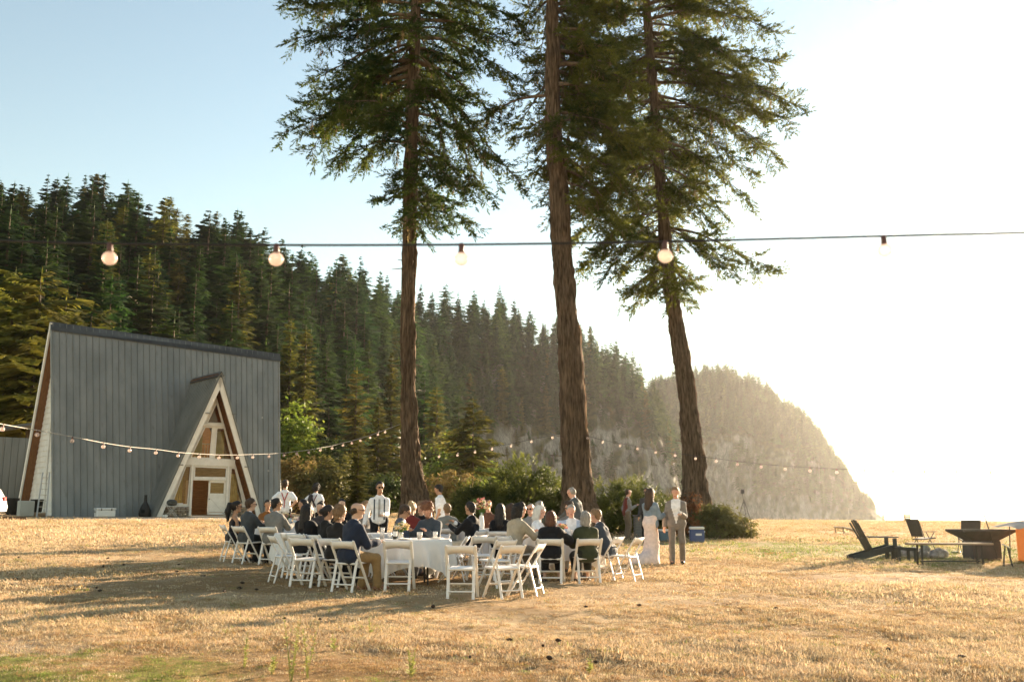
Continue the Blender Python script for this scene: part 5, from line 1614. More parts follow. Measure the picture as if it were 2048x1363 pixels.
    mi[(np.abs(loc_f[:, 0]) < .024) & (np.abs(loc_f[:, 2] + .058) < .008) & (loc_f[:, 1] > .06)] = 2
    E = MB()
    for s in (-1, 1):
        c = hd(s * .031, .086, .012); E.lathe([(0, -.008), (.008, -.005), (.010, 0), (.008, .005), (0, .008)], tuple(c), 8)
    ev = np.array(E.v); ef = [tuple(i + len(V) for i in f) for f in E.f]
    body = bpy.data.meshes.new('body')
    allF = [F] + [np.array([f for f in ef if len(f) == n]) for n in sorted(set(len(f) for f in ef))]
    me = mesh_np('body', np.vstack([V, ev]), allF, [sk, EYE, LIP], np.concatenate([mi, np.ones(len(ef), int)]), smooth=True)
    bpy.data.meshes.remove(body)
    o = link('person', me, None, loc, -math.radians(yaw)); o.scale = (size,) * 3
    tag(o, label, 'person')
    def child(name, caps, m, noise=.004, nf=11, seed=1, zmin=None, midx=None, mats=None, vx=None, cut=None):
        v, f = sdf_mesh(caps, vx or max(vox, .0175), noise, nf, seed, zmin, cut)
        mm = None
        if midx is not None: mm = midx(v, f)
        return link(name, mesh_np(name, v, f, mats or m, mm, smooth=True), o)
    sd_ = abs(hash(label)) % 1 + len(label)
    # ---- top
    kind, cname, cc = top[0], top[1], top[2]
    tm = cloth(cname, cc)
    def tl(v, f):      # torso-local coordinates of face centres
        c = v[f].mean(1) - P
        R = (rotz(twist).T @ rotx(lean).T)
        return c @ R
    shm = cloth(shirt[0], shirt[1]) if shirt else None
    tiem = cloth(tie[0], tie[1]) if tie else None
    if kind in ('jacket', 'blazer'):
        caps = torso(.028) + sleeves(.019, .97) + [Cap(tp(-.045, -.03, .485), tp(.045, -.03, .485), .05, k=.02)]
        if pose == 'stand':
            caps += [Cap(P + nv(-.07, 0, -.06), P + nv(.07, 0, -.06), .125 * th, .125 * th, k=.05, f=fr, s=1.1)]
        def mx(v, f):
            q = tl(v, f); m = np.zeros(len(f), int)
            w = .012 + (.095 if kind == 'blazer' else .085) * np.clip((q[:, 2] - (.02 if kind == 'blazer' else .16)) / .36, 0, 1)
            front = (q[:, 1] > .02) & (np.abs(q[:, 0]) < w) & (q[:, 2] > (.0 if kind == 'blazer' else .16))
            if shm: m[front] = 1
            if tiem: m[front & (np.abs(q[:, 0]) < .026)] = 2
            return m
        child('jacket', caps, tm, .009, 13, sd_, midx=mx, mats=[tm] + ([shm] if shm else [tm]) + ([tiem] if tiem else []))
        if shm:    # collar and cuffs
            child('shirt_collar', [Cap(tp(-.03, -.02, .505), tp(.03, -.02, .505), .050, k=.02), Cap(tp(0, .03, .50), tp(0, .05, .47), .035, k=.02)] , shm, 0, vx=.0145)
            for i in (0, 1):
                el, wr = arms[i]; child('cuff', [Cap(el + (wr - el) * .93, wr, .041, .040, k=.01)], shm, 0, vx=.0145)
    elif kind in ('shirt', 'shortshirt', 'sweater', 'vest', 'top', 'strapless', 'shawl'):
        if kind == 'strapless':
            caps = torso(.012)[:3] + ([Cap(tp(-.07, .075, .31), tp(.07, .075, .31), .068, k=.04)] if female else [])
        elif kind == 'shawl':
            caps = torso(.03, .06)
            for i in (0, 1):
                el, wr = arms[i]; caps += [Cap(sh[i], el, .085, .085, k=.07), Cap(el, el + (wr - el) * .4, .075, .06, k=.06)]
        else:
            off = {'shirt': .016, 'shortshirt': .018, 'sweater': .022, 'vest': .016, 'top': .014}[kind]
            up = {'shirt': .97, 'shortshirt': .38, 'sweater': .97, 'vest': .97, 'top': .97}[kind]
            caps = torso(off) + sleeves(off * .9 + (.012 if kind == 'shortshirt' else 0), up) + [Cap(tp(-.03, -.02, .49), tp(.03, -.02, .49), .055 if not female else .045, k=.02)]
            if kind == 'shortshirt' and extra == 'untucked': caps += [Cap(P + nv(-.07, 0, -.06), P + nv(.07, 0, -.06), .125, k=.05, f=fr, s=1.1)]
        def mx2(v, f):
            q = tl(v, f); m = np.zeros(len(f), int)
            if kind == 'vest':
                arm = (np.abs(q[:, 0]) > W * .98) | (q[:, 2] > .50)
                m[arm] = 1
            if extra == 'placket': m[(q[:, 1] > .05) & (np.abs(q[:, 0]) < .012) & (q[:, 2] > .33)] = 1
            return m
        child({'shawl': 'shawl', 'strapless': 'dress_bodice', 'sweater': 'sweater', 'vest': 'shirt_and_vest', 'top': 'top'}.get(kind, 'shirt'), caps, tm, .009, 13, sd_, midx=mx2 if (kind == 'vest' or extra == 'placket') else None, mats=[tm, shm] if shm else tm)
    torso_c = torso(.018 if kind != 'jacket' else .022) + sleeves(.016, .9)
    def proj(x, z, front):
        p = tp(x, 0, z); d = fr * (1 if front else -1)
        p = p + d * .35
        for _ in range(40):
            dist = 9.0
            for c in torso_c: dist = min(dist, float(c.d(p[None])[0]) - .012)
            p = p - d * max(.002, dist * .6)
            if dist < .004: break
        return p + d * .006
    def ribbon(name, pts, w, m):
        b = MB()
        for i in range(len(pts) - 1):
            b.bar(tuple(pts[i]), tuple(pts[i + 1]), w, .006, up=tuple(fr))
        b.build(name, m, o)
    if suspenders:
        sm = cloth('susp_' + suspenders[0], suspenders[1])
        for s in (-1, 1):
            ribbon('suspender', [proj(s * .105, z, True) for z in np.linspace(.03, .45, 9)], .024, sm)
            back = [(s * .085, .45), (s * .065, .40), (s * .04, .33), (s * .012, .25)]
            ribbon('suspender', [proj(x, z, False) for x, z in back], .024, sm)
        ribbon('suspender', [proj(0, z, False) for z in (.25, .18, .1, .03)], .024, sm)
    if tie and kind not in ('jacket', 'blazer'):
        ribbon('tie', [proj(0, z, True) for z in np.linspace(.45, .08, 8)], .045, tiem)
    # ---- bottom
    bk, bname, bc = bottom
    bmt = cloth(bname, bc)
    if bk == 'trousers':
        child('trousers', legcaps(.012, 1.0, .03, .016), bmt, .008, 12, sd_ + 2, vx=.022 if pose == 'sit' else .0185)
        if pose == 'stand' and kind in ('shirt', 'shortshirt', 'blazer') and extra != 'untucked':
            child('belt', [Cap(P + nv(-.065, 0, .045), P + nv(.065, 0, .045), .119 * th, k=.03, f=fr, s=1.1)], mat('belt_leather', (.03, .02, .015), rough=.4), 0, cut=lambda Q: np.abs(Q[..., 2] - (P[2] + .045)) - .02)
    elif bk == 'skirt':
        caps = [Cap(hips[0], hips[1], .118, k=.05)] + [Cap(hips[i], legs[i][0] + nv(0, .03, 0), .105, .085, k=.09) for i in (0, 1)] + [Cap(legs[i][0], legs[i][0] + (legs[i][1] - legs[i][0]) * .55, .08, .075, k=.09) for i in (0, 1)]
        child('skirt', caps, bmt, .006, 9, sd_ + 2, vx=.022)
    elif bk == 'gown':
        wst = tp(0, 0, .12)
        caps = [Cap(tp(-.05, 0, .12), tp(.05, 0, .12), .115, k=.04), Cap(P + nv(-.05, -.01, 0), P + nv(.05, -.01, 0), .145, k=.05), Cap(P + nv(0, 0, -.05), nv(0, .02, .42), .155, .165, k=.06), Cap(nv(0, .02, .42), nv(-.02, -.06, .06), .165, .25, k=.06), Cap(nv(0, -.15, .12), nv(-.12, -.42, .02), .20, .22, k=.08)]
        child('gown_skirt', caps, bmt, .012, 7, sd_ + 2, zmin=.012)
    # ---- shoes
    for i in (0, 1):
        an = legs[i][1]
        if bk == 'gown': continue
        fz = max(.03, an[2] - .05)
        child('shoe', [Cap(nv(an[0], an[1] - .045, fz), nv(an[0], an[1] + .06, fz), .042, .045, k=.02), Cap(nv(an[0], an[1] + .05, fz), nv(an[0] + (.015 if i else -.015), an[1] + .165, fz - .006), .045, .036, k=.02)], mat('shoe_%02d%02d' % (int(shoes[0] * 100), int(shoes[1] * 100)), shoes, rough=.5), 0, zmin=.004 if pose == 'sit' or not stride else None)
    # ---- hair
    hk, hcol = hair
    hm = HAIRC[hcol]
    H = []
    if hk != 'bald':
        H = [Cap(hd(0, -.045, .045), hd(0, .002, .066), .083, .080, k=.02), Cap(hd(0, -.05, .0), hd(0, -.05, -.03), .076, .06, k=.02)]
        for s in (-1, 1): H.append(Cap(hd(s * .058, -.005, .04), hd(s * .066, .0, .012), .026, .018, k=.02))
    hn, hf = .004, 45
    if hk == 'bald':
        H = [Cap(hd(-.05, -.045, .0), hd(.05, -.045, .0), .046, k=.02), Cap(hd(0, -.065, -.01), hd(0, -.06, -.03), .05, .045, k=.02)]
    if hk == 'balding':
        H = [Cap(hd(-.04, -.05, .02), hd(.04, -.05, .02), .056, k=.02), Cap(hd(0, -.06, .01), hd(0, -.05, -.03), .062, .055, k=.02), Cap(hd(0, -.04, .06), hd(0, .0, .075), .066, .055, k=.02)]
    if hk == 'long':
        H += [Cap(hd(0, -.06, 0), hd(0, -.085, -.30), .082, .085, k=.04)] + [Cap(hd(s * .055, -.02, .02), hd(s * .085, -.035, -.26), .042, .045, k=.04) for s in (-1, 1)]; hn = .006
    if hk == 'bob':
        H += [Cap(hd(0, -.05, 0), hd(0, -.055, -.11), .085, .075, k=.04)] + [Cap(hd(s * .06, -.01, .02), hd(s * .075, -.01, -.10), .038, .034, k=.03) for s in (-1, 1)]; hn = .006
    if hk == 'bun':
        H += [Cap(hd(0, -.06, .11), hd(0, -.065, .125), .045, k=.01)]
    if hk == 'low_bun':
        H += [Cap(hd(-.02, -.125, .0), hd(.02, -.125, .01), .05, k=.015)]
    if hk == 'ponytail':
        H += [Cap(hd(0, -.11, .06), hd(0, -.165, .05), .035, .045, k=.02), Cap(hd(0, -.165, .05), hd(0, -.19, -.10), .048, .062, k=.03), Cap(hd(0, -.19, -.10), hd(0, -.17, -.30), .062, .03, k=.03)]; hn = .008
    if hk == 'curly':
        H += [Cap(hd(-.03, -.02, .09), hd(.03, -.02, .09), .082, k=.03), Cap(hd(0, .03, .10), hd(0, .05, .09), .05, k=.02), Cap(hd(0, -.07, .03), hd(0, -.06, -.04), .085, .07, k=.03)] + [Cap(hd(s * .07, -.01, .06), hd(s * .075, -.02, .0), .035, .03, k=.03) for s in (-1, 1)]; hn, hf = .020, 30
    if hk == 'wavy':
        H += [Cap(hd(0, -.06, 0), hd(0, -.07, -.12), .09, .08, k=.04)] + [Cap(hd(s * .065, -.01, .03), hd(s * .08, -.01, -.10), .04, .04, k=.03) for s in (-1, 1)]; hn, hf = .014, 28
    if beard: H += [Cap(hd(-.045, .045, -.06), hd(0, .085, -.088), .022, .024, k=.015), Cap(hd(.045, .045, -.06), hd(0, .085, -.088), .022, .024, k=.015)]
    if H:
        hv, hfc = sdf_mesh(H, vox * .85, hn, hf, sd_ + 5)
        rg = np.random.default_rng(int(sd_) + 9); cen = np.mean(hv, 0)
        ns = 420 if hk in ('long', 'bob', 'wavy', 'curly', 'ponytail') else (260 if hk not in ('bald', 'balding') else 60)
        pk = rg.integers(0, len(hv), ns); p0 = hv[pk]; out = p0 - (hc + (p0 - hc) * .25); out /= (np.linalg.norm(out, axis=1, keepdims=True) + 1e-6)
        wild = .75 if hk in ('curly', 'wavy') else .38
        dirn = out * wild + np.array([0, 0, -.75]) + rg.normal(0, .4, (ns, 3)); dirn /= np.linalg.norm(dirn, axis=1, keepdims=True)
        ln = rg.uniform(.02, .055 if hk in ('short', 'bun', 'low_bun', 'bald', 'balding') else .08, ns)[:, None]
        sdv = np.cross(dirn, out); sdv /= (np.linalg.norm(sdv, axis=1, keepdims=True) + 1e-6)
        tv = np.stack([p0 - sdv * .004 - out * .004, p0 + sdv * .004 - out * .004, p0 + dirn * ln], 1).reshape(-1, 3)
        tf = np.arange(ns * 3).reshape(-1, 3) + len(hv)
        link('hair', mesh_np('hair', np.vstack([hv, tv]), [hfc, tf], hm, smooth=True), o)
    if glasses:
        g = MB()
        for s in (-1, 1):
            M3 = Matrix([list(r) for r in (HR @ np.array([[1, 0, 0], [0, 0, -1], [0, 1, 0]]))])
            g.lathe([(0, -.002), (.024, -.002), (.024, .002), (0, .002)], tuple(hd(s * .033, .108, .012)), 12, M=M3)
            g.tube([tuple(hd(s * .057, .104, .016)), tuple(hd(s * .082, .0, .018))], .0035, 5)
        g.tube([tuple(hd(-.012, .11, .016)), tuple(hd(.012, .11, .016))], .003, 5)
        g.build('sunglasses' if glasses == 'dark' else 'glasses', LENS, o)
    o['_hands'] = 0
    del o['_hands']
    hand_pts = [o.matrix_basis @ Vector(tuple(arms[i][1] + nrmz(arms[i][1] - arms[i][0]) * .09)) for i in (0, 1)]
    return o, hand_pts
BLK = (.010, .010, .012); NAVY = (.016, .022, .042); GREYJ = (.165, .160, .150); WHT = (.72, .71, .72); TANJ = (.36, .30, .22)
def seat(px, D, yaw, label, clabel, **kw):
    chair(px, D, yaw if 'cyaw' not in kw else kw.pop('cyaw'), clabel)
    p = on_ground(px, D)
    return person(p, yaw, label, 'sit', **kw)
def stand(px, D, yaw, label, **kw):
    return person(on_ground(px, D), yaw, label, 'stand', **kw)

# --- leftmost table
seat(468, 22.0, 62, 'woman with long black ponytail and sunglasses in a dark strapless dress', 'chair under the ponytailed woman at the far left', female=True, size=.97, hair=('ponytail', 'black'), skin='tan', top=('strapless', 'dark_dress', (.015, .012, .015)), bottom=('skirt', 'dark_dress', (.015, .012, .015)), glasses='dark', hands='lap', head=(10, 0))
seat(496, 21.5, 42, 'man in charcoal suit with cropped brown hair beside the ponytailed woman', 'chair under the charcoal suit at the left', hair=('short', 'brown'), top=('jacket', 'charcoal', (.045, .05, .055)), shirt=('white', WHT), glasses='clear', hands='table', head=(18, 0), size=1.02)
seat(532, 24.6, 165, 'woman in rust brown top facing the camera at the leftmost table', 'chair under the woman in the rust top', female=True, size=.98, hair=('short', 'black'), skin='tan', top=('top', 'rust', (.20, .085, .025)), bottom=('trousers', 'rust_dark', (.08, .04, .02)), hands='table', head=(-10, 5), vox=.017)
seat(548, 21.35, 22, 'broad man in grey suit with black hair and glasses at the left', 'chair under the broad grey suit', hair=('short', 'black'), skin='tan', top=('jacket', 'grey_suit', GREYJ), shirt=('white', WHT), bottom=('trousers', 'grey_suit', GREYJ), glasses='dark', hands='table', head=(42, 0), heavy=1.14, size=1.03)
seat(606, 24.2, 250, 'dark-haired guest half hidden at the right of the leftmost table', 'chair hidden at the right of the leftmost table', hair=('short', 'black'), skin='tan', top=('shirt', 'pink_shirt', (.45, .30, .28)), hands='table', vox=.018)
stand(566, 29.0, 350, 'standing man from behind in white shirt and red braces', hair=('short', 'brown'), top=('shortshirt', 'white_shirt', WHT), suspenders=('red', (.32, .03, .03)), bottom=('trousers', 'black_trousers', BLK), hands='hips', size=1.05, head=(10, -5))
ob_, _ = stand(627, 32.0, 15, 'standing man from behind with a dark shoulder harness over white shirt', hair=('curly', 'black'), skin='tan', top=('shortshirt', 'white_shirt', WHT), suspenders=('maroon', (.16, .02, .025)), bottom=('trousers', 'black_trousers', BLK), hands='hips', size=1.0, head=(-15, 12), vox=.017)
PACK = mat('pack_cloth', (.03, .03, .035), rough=.8)
b = MB(); b.box((-.09, -.16, 1.28), (.13, .08, .3), Matrix.Rotation(.3, 3, 'Y'), bev=.03); b.bar((-.14, -.13, 1.45), (.1, -.14, 1.02), .05, .02, up=(0, 1, 0)); b.build('harness', PACK, ob_)
# --- table with the empty chairs
seat(611, 18.15, 32, 'woman with long black hair and black shawl, back to camera', 'chair under the long black hair and shawl', female=True, hair=('long', 'black'), top=('shawl', 'black_shawl', BLK), bottom=('skirt', 'black_shawl', BLK), hands='table', head=(12, 0), size=.98)
seat(652, 17.95, 48, 'woman with black low bun and black jacket turned right', 'chair under the woman with the black low bun', female=True, hair=('low_bun', 'black'), skin='tan', top=('sweater', 'black_jacket', (.013, .012, .012)), bottom=('trousers', 'black_trousers', BLK), hands='table', glasses='clear', head=(22, 5), size=.97)
seat(640, 21.3, 190, 'guest with dark tied hair on the far side beyond the low bun', 'chair beyond the low bun', female=True, hair=('bun', 'black'), top=('top', 'dark_floral', (.04, .035, .04)), hands='table', vox=.018, size=.98)
seat(676, 20.9, 205, 'brown-haired woman facing the camera resting her chin on a hand', 'chair under the woman resting her chin', female=True, hair=('short', 'brown'), skin='rosy', top=('top', 'black_top', BLK), hands='chin', head=(0, 4), vox=.016, size=.96)
seat(682, 23.6, 175, 'dark-haired man sitting behind the woman resting her chin', 'chair behind the woman resting her chin', hair=('short', 'black'), top=('jacket', 'black_jacket2', BLK), shirt=('white', WHT), hands='lap', vox=.018, size=1.02)
seat(676, 16.75, 25, 'guest with short wavy sandy hair and black top, back to camera', 'chair under the sandy-haired guest in black', female=True, hair=('curly', 'sandy'), top=('sweater', 'black_knit', (.014, .013, .013)), bottom=('trousers', 'black_trousers', BLK), hands='table', head=(15, 4), size=.97, heavy=1.08)
seat(704, 15.95, 48, 'bald man in navy suit and tan trousers with glasses', 'chair under the bald man in navy', cyaw=26, hair=('bald', 'brown'), skin='fair', top=('jacket', 'navy', NAVY), shirt=('white', WHT), bottom=('trousers', 'khaki', (.24, .155, .07)), glasses='clear', hands=[(-.12, .36, .72), (.16, .38, .72)], head=(30, 3), lean=.20, heavy=1.06, size=1.04, shoes=(.22, .10, .05))
seat(728, 22.6, 120, 'guest with grey-brown hair just behind the bald head', 'chair behind the bald man beyond the small table', hair=('short', 'sandy'), top=('jacket', 'grey_jacket', (.15, .14, .13)), hands='lap', vox=.018)
ow, hw = stand(757, 21.4, 172, 'standing man in white shirt, grey tie and dark braces with sunglasses', hair=('short', 'black'), skin='tan', top=('shirt', 'white_shirt', WHT), tie=('grey', (.30, .29, .28)), suspenders=('navy', (.02, .025, .04)), bottom=('trousers', 'black_trousers', BLK), hands=[(-.08, .28, 1.06), (.30, .02, .86)], glasses='dark', head=(-12, 0), size=1.0)
# --- nearest table
seat(794, 18.9, 78, 'man in slate blue suit and sunglasses bending over the table', 'chair under the slate blue suit', hair=('short', 'brown'), skin='tan', top=('jacket', 'slate', (.075, .085, .11)), shirt=('white', WHT), bottom=('trousers', 'slate', (.075, .085, .11)), glasses='dark', hands='table', lean=.28, head=(0, 26))
seat(822, 21.2, 12, 'blonde woman with top bun and wine red jumper, back to camera', 'chair under the blonde top bun', female=True, hair=('bun', 'blond'), top=('sweater', 'wine', (.13, .02, .018)), bottom=('trousers', 'dark_jeans', (.03, .035, .05)), hands='table', head=(15, 0))
seat(842, 22.9, 195, 'grey curly-haired woman in black behind the blonde bun', 'chair under the grey curly hair', female=True, hair=('curly', 'sandy'), top=('top', 'black_top', BLK), hands='table', vox=.017, size=.98)
seat(864, 18.7, 205, 'man with curly red-brown hair and dark zip jumper looking down', 'chair under the curly red-brown hair', hair=('curly', 'red'), skin='rosy', top=('sweater', 'slate_zip', (.045, .055, .07)), bottom=('trousers', 'grey_jeans', (.10, .10, .10)), hands=[(-.13, .42, .80), (.20, .40, .80)], lean=.34, head=(0, 34), beard=True, size=1.05, heavy=1.06)
stand(882, 26.0, 285, 'standing man in untucked white short-sleeved shirt walking left', hair=('short', 'black'), skin='tan', top=('shortshirt', 'white_shirt', WHT), tie=('dark', (.04, .04, .05)), bottom=('trousers', 'tan_trousers', (.26, .17, .10)), hands='side', head=(0, 14), stride=.5, extra='untucked', vox=.016)
seat(894, 21.9, 350, 'woman in grey shawl with short brown hair, back to camera', 'chair under the grey shawl', female=True, hair=('short', 'sandy'), top=('shawl', 'grey_shawl', (.19, .19, .17)), bottom=('skirt', 'grey_shawl', (.19, .19, .17)), hands='lap', vox=.016, size=.98)
# --- table with the vase
seat(942, 20.6, 300, 'man in black jacket facing left with a drink', 'chair under the black jacket left of the vase', hair=('short', 'black'), skin='tan', top=('jacket', 'black_blazer', BLK), shirt=('white', WHT), bottom=('trousers', 'cream_trousers', (.45, .38, .28)), hands=[(-.12, .42, .86), (.10, .44, .92)], head=(5, 0), size=1.02)
seat(976, 24.3, 185, 'ruddy man in brown checked shirt facing the camera by the vase', 'chair under the brown checked shirt', hair=('short', 'red'), skin='rosy', top=('shirt', 'brown_check', (.11, .05, .03)), hands='table', vox=.016, size=1.03)
seat(1000, 20.8, 8, 'woman with long black hair seen from behind right of the vase', 'chair under the long black hair right of the vase', female=True, hair=('long', 'black'), top=('top', 'black_top', BLK), bottom=('trousers', 'black_trousers', BLK), hands='table', size=1.0)
seat(1020, 21.3, 30, 'woman with long brown hair in slate blue, back turned', 'chair under the long brown hair', female=True, hair=('long', 'brown'), top=('top', 'slate_top', (.07, .09, .12)), bottom=('trousers', 'slate_top', (.07, .09, .12)), hands='table', head=(25, 0), vox=.016)
# --- right-hand table
seat(1030, 18.55, 52, 'man in beige suit with dark hair leaning on the table', 'chair under the beige suit', hair=('wavy', 'black'), skin='rosy', top=('jacket', 'beige', TANJ), shirt=('white', WHT), bottom=('trousers', 'taupe', (.20, .16, .12)), hands=[(-.05, .44, .80), (.20, .46, .80)], lean=.25, head=(15, 8), size=1.05)
seat(1073, 20.4, 112, 'woman with white hair and white top facing right', 'chair under the white-haired woman', female=True, hair=('wavy', 'white'), skin='rosy', top=('shirt', 'white_top', (.74, .73, .74)), bottom=('trousers', 'white_trousers', (.6, .58, .55)), hands='table', lean=.2, head=(0, 10), size=.99)
seat(1062, 22.4, 200, 'guest with a pink face and dark glasses behind the white hair', 'chair behind the white-haired woman', hair=('balding', 'grey'), skin='rosy', top=('shirt', 'grey_shirt', (.2, .2, .2)), glasses='dark', hands='lap', vox=.018)
seat(1078, 24.0, 30, 'grey-haired man furthest back beyond the white hair', 'chair furthest back beyond the white hair', hair=('short', 'grey'), top=('jacket', 'dark_green', (.05, .055, .045)), hands='lap', vox=.018, size=1.03)
seat(1102, 17.75, 6, 'woman with auburn hair in a long black coat, back to camera', 'chair under the auburn hair and black coat', female=True, hair=('bob', 'auburn'), top=('shawl', 'black_coat', BLK), bottom=('skirt', 'black_coat', BLK), hands=[(-.14, .40, .80), (.34, .40, .80)], size=.94, heavy=1.08, head=(5, 5))
seat(1138, 22.6, 190, 'woman with curly brown hair and round sunglasses facing the camera', 'chair under the curly brown hair and round sunglasses', female=True, hair=('curly', 'brown'), skin='rosy', top=('top', 'grey_top', (.13, .13, .13)), hands='lap', glasses='dark', vox=.016, size=1.02)
seat(1143, 20.75, 183, 'grey-haired man in light blue blazer gesturing with one hand', 'chair under the light blue blazer', hair=('short', 'grey'), skin='rosy', top=('blazer', 'light_blue', (.38, .44, .55)), shirt=('white', WHT), bottom=('trousers', 'light_trousers', (.4, .38, .36)), hands=[(-.16, .40, .80), (.34, .22, 1.05)], head=(0, 4))
stand(1160, 24.0, 305, 'standing grey-jacketed man with cropped grey hair bending to the left', hair=('balding', 'grey'), skin='rosy', top=('jacket', 'dark_grey', (.075, .08, .078)), shirt=('white', WHT), bottom=('trousers', 'dark_grey', (.075, .08, .078)), lean=.34, glasses='dark', hands=[(-.25, .45, .95), (.15, .42, .95)], head=(0, 18), heavy=1.1, size=1.0)
seat(1172, 17.95, 350, 'woman with short grey-blond hair in dark green shawl, back to camera', 'chair under the dark green shawl', female=True, hair=('bob', 'grey'), top=('shawl', 'dark_green_shawl', (.035, .042, .022)), bottom=('skirt', 'black_wide', (.016, .018, .014)), hands='table', size=.94, head=(-8, 3), heavy=1.08)
seat(1212, 18.75, 300, 'man in navy jacket and glasses leaning far in from the right', 'chair under the leaning navy jacket', hair=('short', 'sandy'), skin='rosy', top=('jacket', 'slate_navy', (.04, .05, .065)), shirt=('white', WHT), bottom=('trousers', 'cream_trousers', (.45, .38, .28)), glasses='clear', hands='table', lean=.42, head=(0, 0), size=1.0, shoes=(.08, .045, .03))
# --- standing on the right
stand(1254, 35.0, 75, 'standing man in maroon vest and grey shirt holding a drink', hair=('balding', 'brown'), skin='rosy', top=('vest', 'maroon', (.16, .035, .025)), shirt=('grey_shirt', (.13, .13, .14)), bottom=('trousers', 'taupe2', (.16, .125, .09)), hands=[(-.26, .02, .84), (.12, .32, 1.18)], heavy=1.1, vox=.017)
stand(1296, 33.0, 200, 'man in sunglasses mostly hidden behind the woman in denim', hair=('short', 'black'), skin='tan', top=('shirt', 'dark_shirt', (.05, .05, .055)), glasses='dark', hands='side', vox=.018, size=1.02)
ob, hb = stand(1302, 22.9, 40, 'woman in denim jacket over a long blush white gown holding a cup', female=True, hair=('long', 'brown'), top=('sweater', 'denim', (.17, .22, .27)), bottom=('gown', 'blush', (.70, .56, .50)), hands=[(-.08, .30, 1.10), (.16, .32, 1.13)], head=(20, 0), size=.97, lean=.02, vox=.0145)
og, hg = stand(1354, 23.0, 192, 'man in grey blazer and trousers walking beside the woman in denim', hair=('short', 'sandy'), skin='rosy', top=('blazer', 'warm_grey', (.185, .165, .15)), shirt=('white', WHT), bottom=('trousers', 'warm_grey_trousers', (.165, .145, .125)), hands=[(-.12, .30, 1.12), (.27, .06, .86)], head=(8, 16), stride=.32, size=1.0, vox=.0145, shoes=(.02, .016, .014))
for (hp_, lab) in ((hw[0], 'clear cup held by the man in dark braces'), (hb[1], 'clear cup held by the woman in denim'), (hg[0], 'clear cup of drink held by the man in the grey blazer')):
    o = MB().lathe([(.030, -.05), (.040, .06), (.038, .06), (.028, -.044)], n=14).build('cup', CUP, loc=hp_, smooth=True); tag(o, lab, 'cup')
# ------------------------------------------------------------------ lawn furniture on the right
CHARC = mat('charcoal_plank', (.035, .04, .038), rough=.6, c2=(.055, .06, .056), scale=6, spec=.4)
BENCHW = mat('weathered_bench_wood', (.27, .19, .12), rough=.8, c2=(.36, .27, .18), scale=4, stretch=(.3, 4, 4), bump=.2)
STEEL = mat('dark_steel', (.06, .055, .05), rough=.45, metal=.6)
RUSTS = mat('rusty_steel', (.055, .048, .042), rough=.75, c2=(.085, .07, .058), scale=5, bump=.2)
FABR = mat('dark_sling_fabric', (.045, .042, .04), rough=.8, c2=(.06, .055, .05), scale=20)
ARMW = mat('pale_armrest_wood', (.45, .33, .22), rough=.6)
ROCKM = mat('fire_ring_stone', (.20, .17, .14), rough=.95, c2=(.40, .36, .31), scale=7, bump=.6, objvar=.35)
def furn(name, px, D, yaw, label, cat):
    return empty(name, on_ground(px, D), -math.radians(yaw), label, cat)
# adirondack chair, facing right (+y local is its front)
a = furn('adirondack_chair', 1748, 25.6, 88, 'charcoal adirondack chair facing right on the lawn', 'chair')
for s in (-1, 1):
    MB().bar((s * .26, .42, .02), (s * .26, .42, .56), .03, .10, up=(0, 1, 0), bev=.005).build('leg', CHARC, a)
    MB().bar((s * .235, .46, .34), (s * .235, -.62, .06), .03, .15, up=(0, 0, 1), bev=.005).build('side_rail', CHARC, a)
    b = MB(); b.box((s * .30, .12, .585), (.14, .74, .028), bev=.008); b.build('armrest', CHARC, a)
for i in range(7):
    y = .46 - i * .085
    MB().bar((-.26, y, .37 - i * .025), (.26, y, .37 - i * .025), .07, .022, up=(0, 0, 1), bev=.004).build('seat_slat', CHARC, a)
for i in range(5):
    x = -.22 + i * .11
    MB().bar((x, -.12, .22), (x * 1.18, -.50, 1.02 - .02 * (i - 2) ** 2), .092, .022, up=(0, 1, .4), bev=.006).build('back_slat', CHARC, a)
MB().bar((-.30, -.30, .55), (.30, -.30, .55), .05, .03).build('back_rail', CHARC, a)
# footstool
f = furn('footstool', 1806, 25.4, 88, 'low charcoal slatted footstool before the adirondack chair', 'footstool')
for s in (-1, 1):
    MB().bar((s * .2, -.25, .33), (s * .2, .22, .30), .03, .08, up=(0, 0, 1)).build('side_rail', CHARC, f)
    for y in (-.2, .2): MB().bar((s * .2, y, 0), (s * .2, y, .33), .03, .07, up=(0, 1, 0)).build('leg', CHARC, f)
for i in range(6): MB().box((0, -.24 + i * .095, .345 - i * .006), (.46, .075, .022), bev=.004).build('slat', CHARC, f)
# fire ring of stones
for i in range(15):
    an = 2 * math.pi * i / 15; g = on_ground(1832, 27.6)
    c = g + Vector((math.cos(an) * .62, math.sin(an) * .62, 0)); c.z = gz(c.x, c.y)
    bm = bmesh.new(); bmesh.ops.create_icosphere(bm, subdivisions=2, radius=.17)
    for v in bm.verts: v.co *= 1 + .25 * float(vnoise(v.co.x * 7 + i * 5, v.co.y * 7, v.co.z * 7, i)); v.co.z = v.co.z * .8 + .1
    me = bpy.data.meshes.new('stone'); bm.to_mesh(me); bm.free(); me.materials.append(ROCKM)
    o = link('fire_ring_stone', me, None, c, rnd.uniform(0, 6)); o.scale = (rnd.uniform(.8, 1.25), rnd.uniform(.8, 1.2), rnd.uniform(.7, 1.2))
    tag(o, 'grey stone in the fire ring behind the plank bench', 'stone', 'stones of the fire ring')
